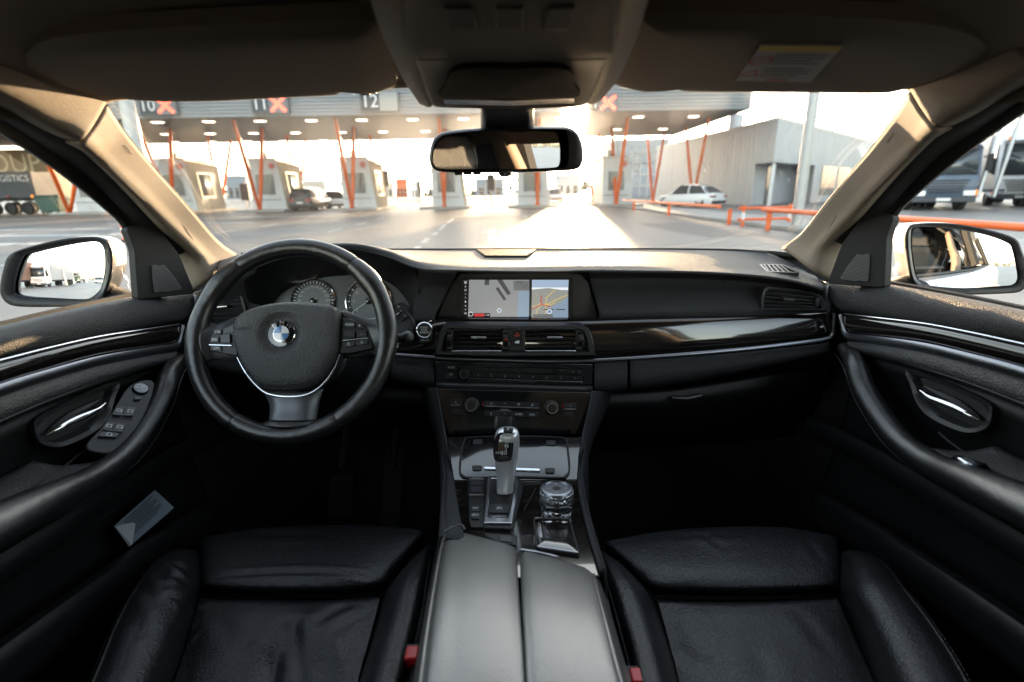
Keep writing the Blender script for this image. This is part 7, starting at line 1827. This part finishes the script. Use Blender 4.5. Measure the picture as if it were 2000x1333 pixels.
thD = [[(412, 1075, .47), (500, 1068, .47), (620, 1066, .47), (730, 1068, .47), (815, 1080, .47)],
       [(404, 1050, .545), (500, 1034, .548), (620, 1028, .55), (730, 1028, .548), (822, 1038, .545)],
       [(401, 1056, .560), (500, 1044, .568), (620, 1040, .572), (730, 1042, .568), (822, 1044, .556)],
       [(400, 1085, .566), (500, 1080, .578), (620, 1079, .582), (710, 1081, .578), (795, 1078, .560)],
       [(398, 1120, .566), (500, 1120, .580), (610, 1121, .583), (700, 1119, .579), (768, 1112, .560)],
       [(396, 1148, .556), (490, 1152, .566), (600, 1153, .568), (690, 1150, .566), (748, 1142, .556)],
       [(396, 1160, .520), (490, 1162, .525), (600, 1163, .525), (690, 1161, .525), (744, 1156, .520)]]
cuD = [[(392, 1172, .50), (480, 1170, .505), (580, 1170, .505), (670, 1170, .505), (742, 1166, .50)],
       [(390, 1172, .545), (480, 1172, .554), (580, 1174, .556), (670, 1172, .554), (742, 1164, .545)],
       [(386, 1190, .552), (476, 1192, .563), (575, 1194, .566), (665, 1192, .563), (738, 1184, .552)],
       [(368, 1250, .545), (460, 1255, .556), (555, 1258, .552), (650, 1255, .558), (722, 1245, .548)],
       [(345, 1320, .54), (440, 1325, .548), (540, 1328, .538), (635, 1326, .548), (702, 1318, .545)],
       [(300, 1440, .54), (410, 1445, .545), (515, 1448, .54), (610, 1446, .545), (675, 1440, .545)]]
blD = [[(396, 1090, .50), (385, 1078, .545), (360, 1072, .56), (330, 1080, .545), (322, 1110, .46)],
       [(398, 1110, .53), (380, 1090, .580), (348, 1085, .595), (300, 1105, .57), (288, 1150, .46)],
       [(393, 1160, .54), (372, 1140, .600), (325, 1130, .618), (265, 1155, .59), (245, 1215, .46)],
       [(378, 1215, .54), (350, 1195, .605), (290, 1190, .622), (232, 1215, .595), (210, 1280, .46)],
       [(345, 1310, .54), (310, 1290, .605), (248, 1285, .622), (195, 1305, .595), (170, 1370, .46)],
       [(295, 1440, .54), (255, 1420, .605), (195, 1415, .622), (140, 1435, .595), (115, 1500, .46)]]
brD = [[(812, 1100, .50), (824, 1078, .540), (835, 1066, .552), (842, 1068, .535), (846, 1095, .44)],
       [(782, 1120, .53), (802, 1096, .570), (824, 1080, .585), (840, 1085, .565), (848, 1120, .44)],
       [(752, 1160, .54), (772, 1140, .590), (800, 1128, .608), (834, 1130, .585), (846, 1175, .44)],
       [(732, 1230, .54), (752, 1212, .595), (784, 1200, .612), (822, 1205, .588), (836, 1255, .44)],
       [(705, 1320, .54), (726, 1302, .595), (760, 1292, .612), (802, 1296, .588), (820, 1345, .44)],
       [(672, 1440, .54), (694, 1422, .595), (730, 1412, .612), (775, 1416, .588), (800, 1470, .44)]]
seat('driver seat cushion in creased black leather', thD, cuD, blD, brD, [(560, 1225, 520, 1330, .006, .016), (575, 1228, 585, 1320, .007, .012), (600, 1240, 640, 1330, .004, .016), (690, 1180, 610, 1225, .0016, .010), (715, 1190, 650, 1240, .0014, .010), (300, 1120, 345, 1215, .0022, .008), (268, 1160, 320, 1250, .0022, .009), (345, 1150, 392, 1170, .0030, .007), (330, 1180, 385, 1195, .0026, .007), (250, 1230, 300, 1310, .002, .012), (420, 1140, 720, 1143, .0022, .006), (500, 1055, 640, 1060, .0014, .012), (350, 1235, 372, 1220, .003, .008), (420, 1200, 470, 1260, .0014, .012)])
thP = [[(1200, 1095, .47), (1300, 1075, .47), (1420, 1068, .47), (1530, 1070, .47), (1622, 1080, .47)],
       [(1188, 1060, .545), (1290, 1040, .548), (1410, 1031, .55), (1530, 1032, .548), (1624, 1048, .545)],
       [(1190, 1064, .556), (1290, 1050, .568), (1410, 1042, .572), (1530, 1044, .568), (1628, 1056, .560)],
       [(1215, 1088, .562), (1310, 1084, .578), (1420, 1081, .582), (1535, 1082, .578), (1632, 1088, .566)],
       [(1248, 1122, .562), (1330, 1122, .579), (1425, 1121, .583), (1538, 1120, .580), (1634, 1120, .566)],
       [(1276, 1150, .556), (1345, 1153, .566), (1430, 1154, .568), (1540, 1152, .566), (1635, 1148, .556)],
       [(1284, 1162, .520), (1350, 1164, .525), (1432, 1165, .525), (1540, 1163, .525), (1635, 1160, .520)]]
cuP = [[(1284, 1172, .50), (1360, 1172, .505), (1450, 1172, .505), (1545, 1170, .505), (1636, 1168, .50)],
       [(1284, 1172, .545), (1360, 1176, .554), (1450, 1177, .556), (1545, 1174, .554), (1636, 1168, .545)],
       [(1290, 1190, .552), (1366, 1194, .563), (1455, 1196, .566), (1550, 1193, .563), (1642, 1186, .552)],
       [(1306, 1250, .548), (1380, 1256, .560), (1470, 1258, .562), (1568, 1256, .560), (1668, 1248, .548)],
       [(1324, 1320, .545), (1395, 1326, .556), (1485, 1328, .558), (1590, 1326, .556), (1700, 1318, .545)],
       [(1350, 1440, .545), (1420, 1446, .552), (1510, 1448, .554), (1620, 1446, .552), (1750, 1440, .545)]]
blP = [[(1200, 1105, .50), (1188, 1088, .540), (1178, 1078, .552), (1170, 1080, .535), (1166, 1105, .44)],
       [(1232, 1125, .53), (1212, 1102, .570), (1190, 1090, .585), (1172, 1098, .565), (1165, 1130, .44)],
       [(1272, 1165, .54), (1250, 1148, .590), (1220, 1136, .608), (1186, 1140, .585), (1175, 1185, .44)],
       [(1298, 1235, .54), (1276, 1218, .595), (1244, 1208, .612), (1206, 1212, .588), (1192, 1262, .44)],
       [(1322, 1320, .54), (1300, 1304, .595), (1268, 1294, .612), (1228, 1298, .588), (1212, 1348, .44)],
       [(1350, 1440, .54), (1328, 1424, .595), (1294, 1414, .612), (1250, 1418, .588), (1234, 1470, .44)]]
brP = [[(1634, 1092, .50), (1644, 1080, .545), (1662, 1074, .56), (1690, 1082, .545), (1700, 1110, .46)],
       [(1634, 1112, .53), (1652, 1092, .580), (1684, 1088, .595), (1728, 1106, .57), (1740, 1150, .46)],
       [(1638, 1162, .54), (1662, 1142, .600), (1710, 1132, .618), (1768, 1158, .59), (1788, 1215, .46)],
       [(1664, 1220, .54), (1694, 1198, .605), (1752, 1190, .622), (1812, 1215, .595), (1834, 1280, .46)],
       [(1702, 1315, .54), (1740, 1294, .605), (1808, 1285, .622), (1872, 1308, .595), (1898, 1370, .46)],
       [(1752, 1440, .54), (1795, 1420, .605), (1868, 1415, .622), (1935, 1438, .595), (1962, 1500, .46)]]
seat('passenger seat cushion in smooth black leather', thP, cuP, blP, brP, [(1345, 1200, 1375, 1240, .0015, .010), (1310, 1245, 1380, 1300, .0018, .012), (1360, 1050, 1410, 1090, .0016, .010), (1320, 1060, 1440, 1058, .0012, .010), (1480, 1270, 1500, 1330, .0016, .016), (1560, 1200, 1610, 1260, .0012, .014), (1570, 1060, 1600, 1110, .0012, .010), (1690, 1110, 1740, 1180, .0012, .012)])
for t_, x, y in ((0, 803, 1283), (1, 1243, 1328)):
    bk = part('seat_belt_buckle', 'red and black seat belt buckle beside the %s seat' % ('driver', 'passenger')[t_])
    c = PZ(x, y + 6, .60); m_ = MB(); m_.prism(rnd([c + V(p) for p in ((-.012, -.005, -.07), (.012, -.005, -.07), (.012, -.005, .008), (-.012, -.005, .008))], .003), V((0, .022, 0))); m_.build('body', M['plastic'], bk, bevel=.002)
    m_ = MB(); m_.prism(rnd([c + V(p) for p in ((-.007, -.0075, -.016), (.009, -.0075, -.016), (.009, -.0075, .010), (-.007, -.0075, .010))], .003), V((0, .020, 0))); m_.build('release_button', M['red'], bk, bevel=.002)

# ================================================================== BEHIND THE CAR (seen in the mirrors)
p = mirror_ground(-1, 72, 560, -34); 
truck('rear_lorry', (p.x, -34, 0), R_(186), 'white lorry with a grey trailer, reflected in the driver door mirror', M['whitepaint'], H=3.3, roofh=.6, trailer=(12, 4.1, M['greytrailer']), group='lorries behind the car')
p = mirror_ground(-1, 34, 560, -30)
t = empty('brown_trailer', (p.x - 1, -30, 0), 'brown trailer at the outer edge of the driver door mirror', 'trailer', 'lorries behind the car'); t.rotation_euler = (0, 0, R_(180))
trailer_box(t, 2.5, 0, 12, 1.15, 4.0, M['brownpaint'])
p = mirror_ground(-1, 146, 560, -75); truck('rear_lorry', (p.x, -75, 0), R_(180), 'small green lorry far back in the driver door mirror', M['green'], H=3.4, trailer=(12, 4.0, M['greytrailer']), group='lorries behind the car')
p = mirror_ground(-1, 192, 560, -55); car_model('rear_car', (p.x, -55, 0), R_(0), 4.5, 1.8, 1.5, M['whitepaint'], 'small grey car at the inner edge of the driver door mirror')
for px, Yw, h in ((127, -42, 11), (143, -60, 11), (167, -70, 9)):
    p = mirror_ground(-1, px, 560, Yw)
    t = empty('rear_mast', (p.x, Yw, 0), 'pale street mast reflected in the driver door mirror, %s' % {127: 'right beside the trailer', 143: 'the middle one', 167: 'the shorter one near its inner edge'}[px], 'mast', 'masts behind the car')
    m_ = MB(); m_.tube([V((0, 0, 0)), V((0, 0, h))], [.2, .12], 10); m_.build('pole', M['cream'], t)
    m_ = MB(); m_.tube([V((0, 0, h - .5)), V((3.5, 0, h - .2))], .07, 8); m_.box((3.4, 0, h - .25), (.9, .4, .18)); m_.build('lamp_arm', M['cream'], t)
p0 = mirror_ground(-1, 50, 499, -45); p1 = mirror_ground(-1, 203, 494, -45)
t = empty('rear_gantry', (p0.x, -45, 0), 'thin overhead gantry line with small lamps in the driver door mirror', 'gantry')
m_ = MB(); m_.tube([V((-8, 0, p0.z)), V((p1.x - p0.x + 10, 0, p1.z))], .10, 8); m_.build('beam', M['cream'], t)
for k in range(4):
    m_ = MB(); m_.box((k * 5 - 2, 0, p0.z - .25), (.8, .5, .3)); m_.build('signal_lamp', M['cream'], t, bevel=.05)
for x in (-7.5, p1.x - p0.x + 9.5):
    m_ = MB(); m_.cyl((x, 0, 0), (x, 0, p0.z), .15, 8); m_.build('post', M['cream'], t)
rng = random.Random(11); m_ = MB()
for k in range(900):
    x = rng.uniform(-260, 260); y = rng.uniform(-300, -230); h = rng.uniform(2, 7) * (1 + .5 * math.sin(x * .05))
    c = V((x, y, rng.uniform(0, h))); s_ = rng.uniform(.8, 2.2)
    d1 = V((rng.uniform(-1, 1), rng.uniform(-.4, .4), rng.uniform(-1, 1))) * s_; d2 = V((rng.uniform(-1, 1), rng.uniform(-.4, .4), rng.uniform(-1, 1))) * s_
    m_.add([c - d1, c + d2, c + d1, c - d2], [(0, 1, 2, 3)])
o = m_.build('treeline', M['leafdark'], flat=True); tag(o, 'low line of far trees behind the car, seen in the mirrors', 'trees', kind='stuff')
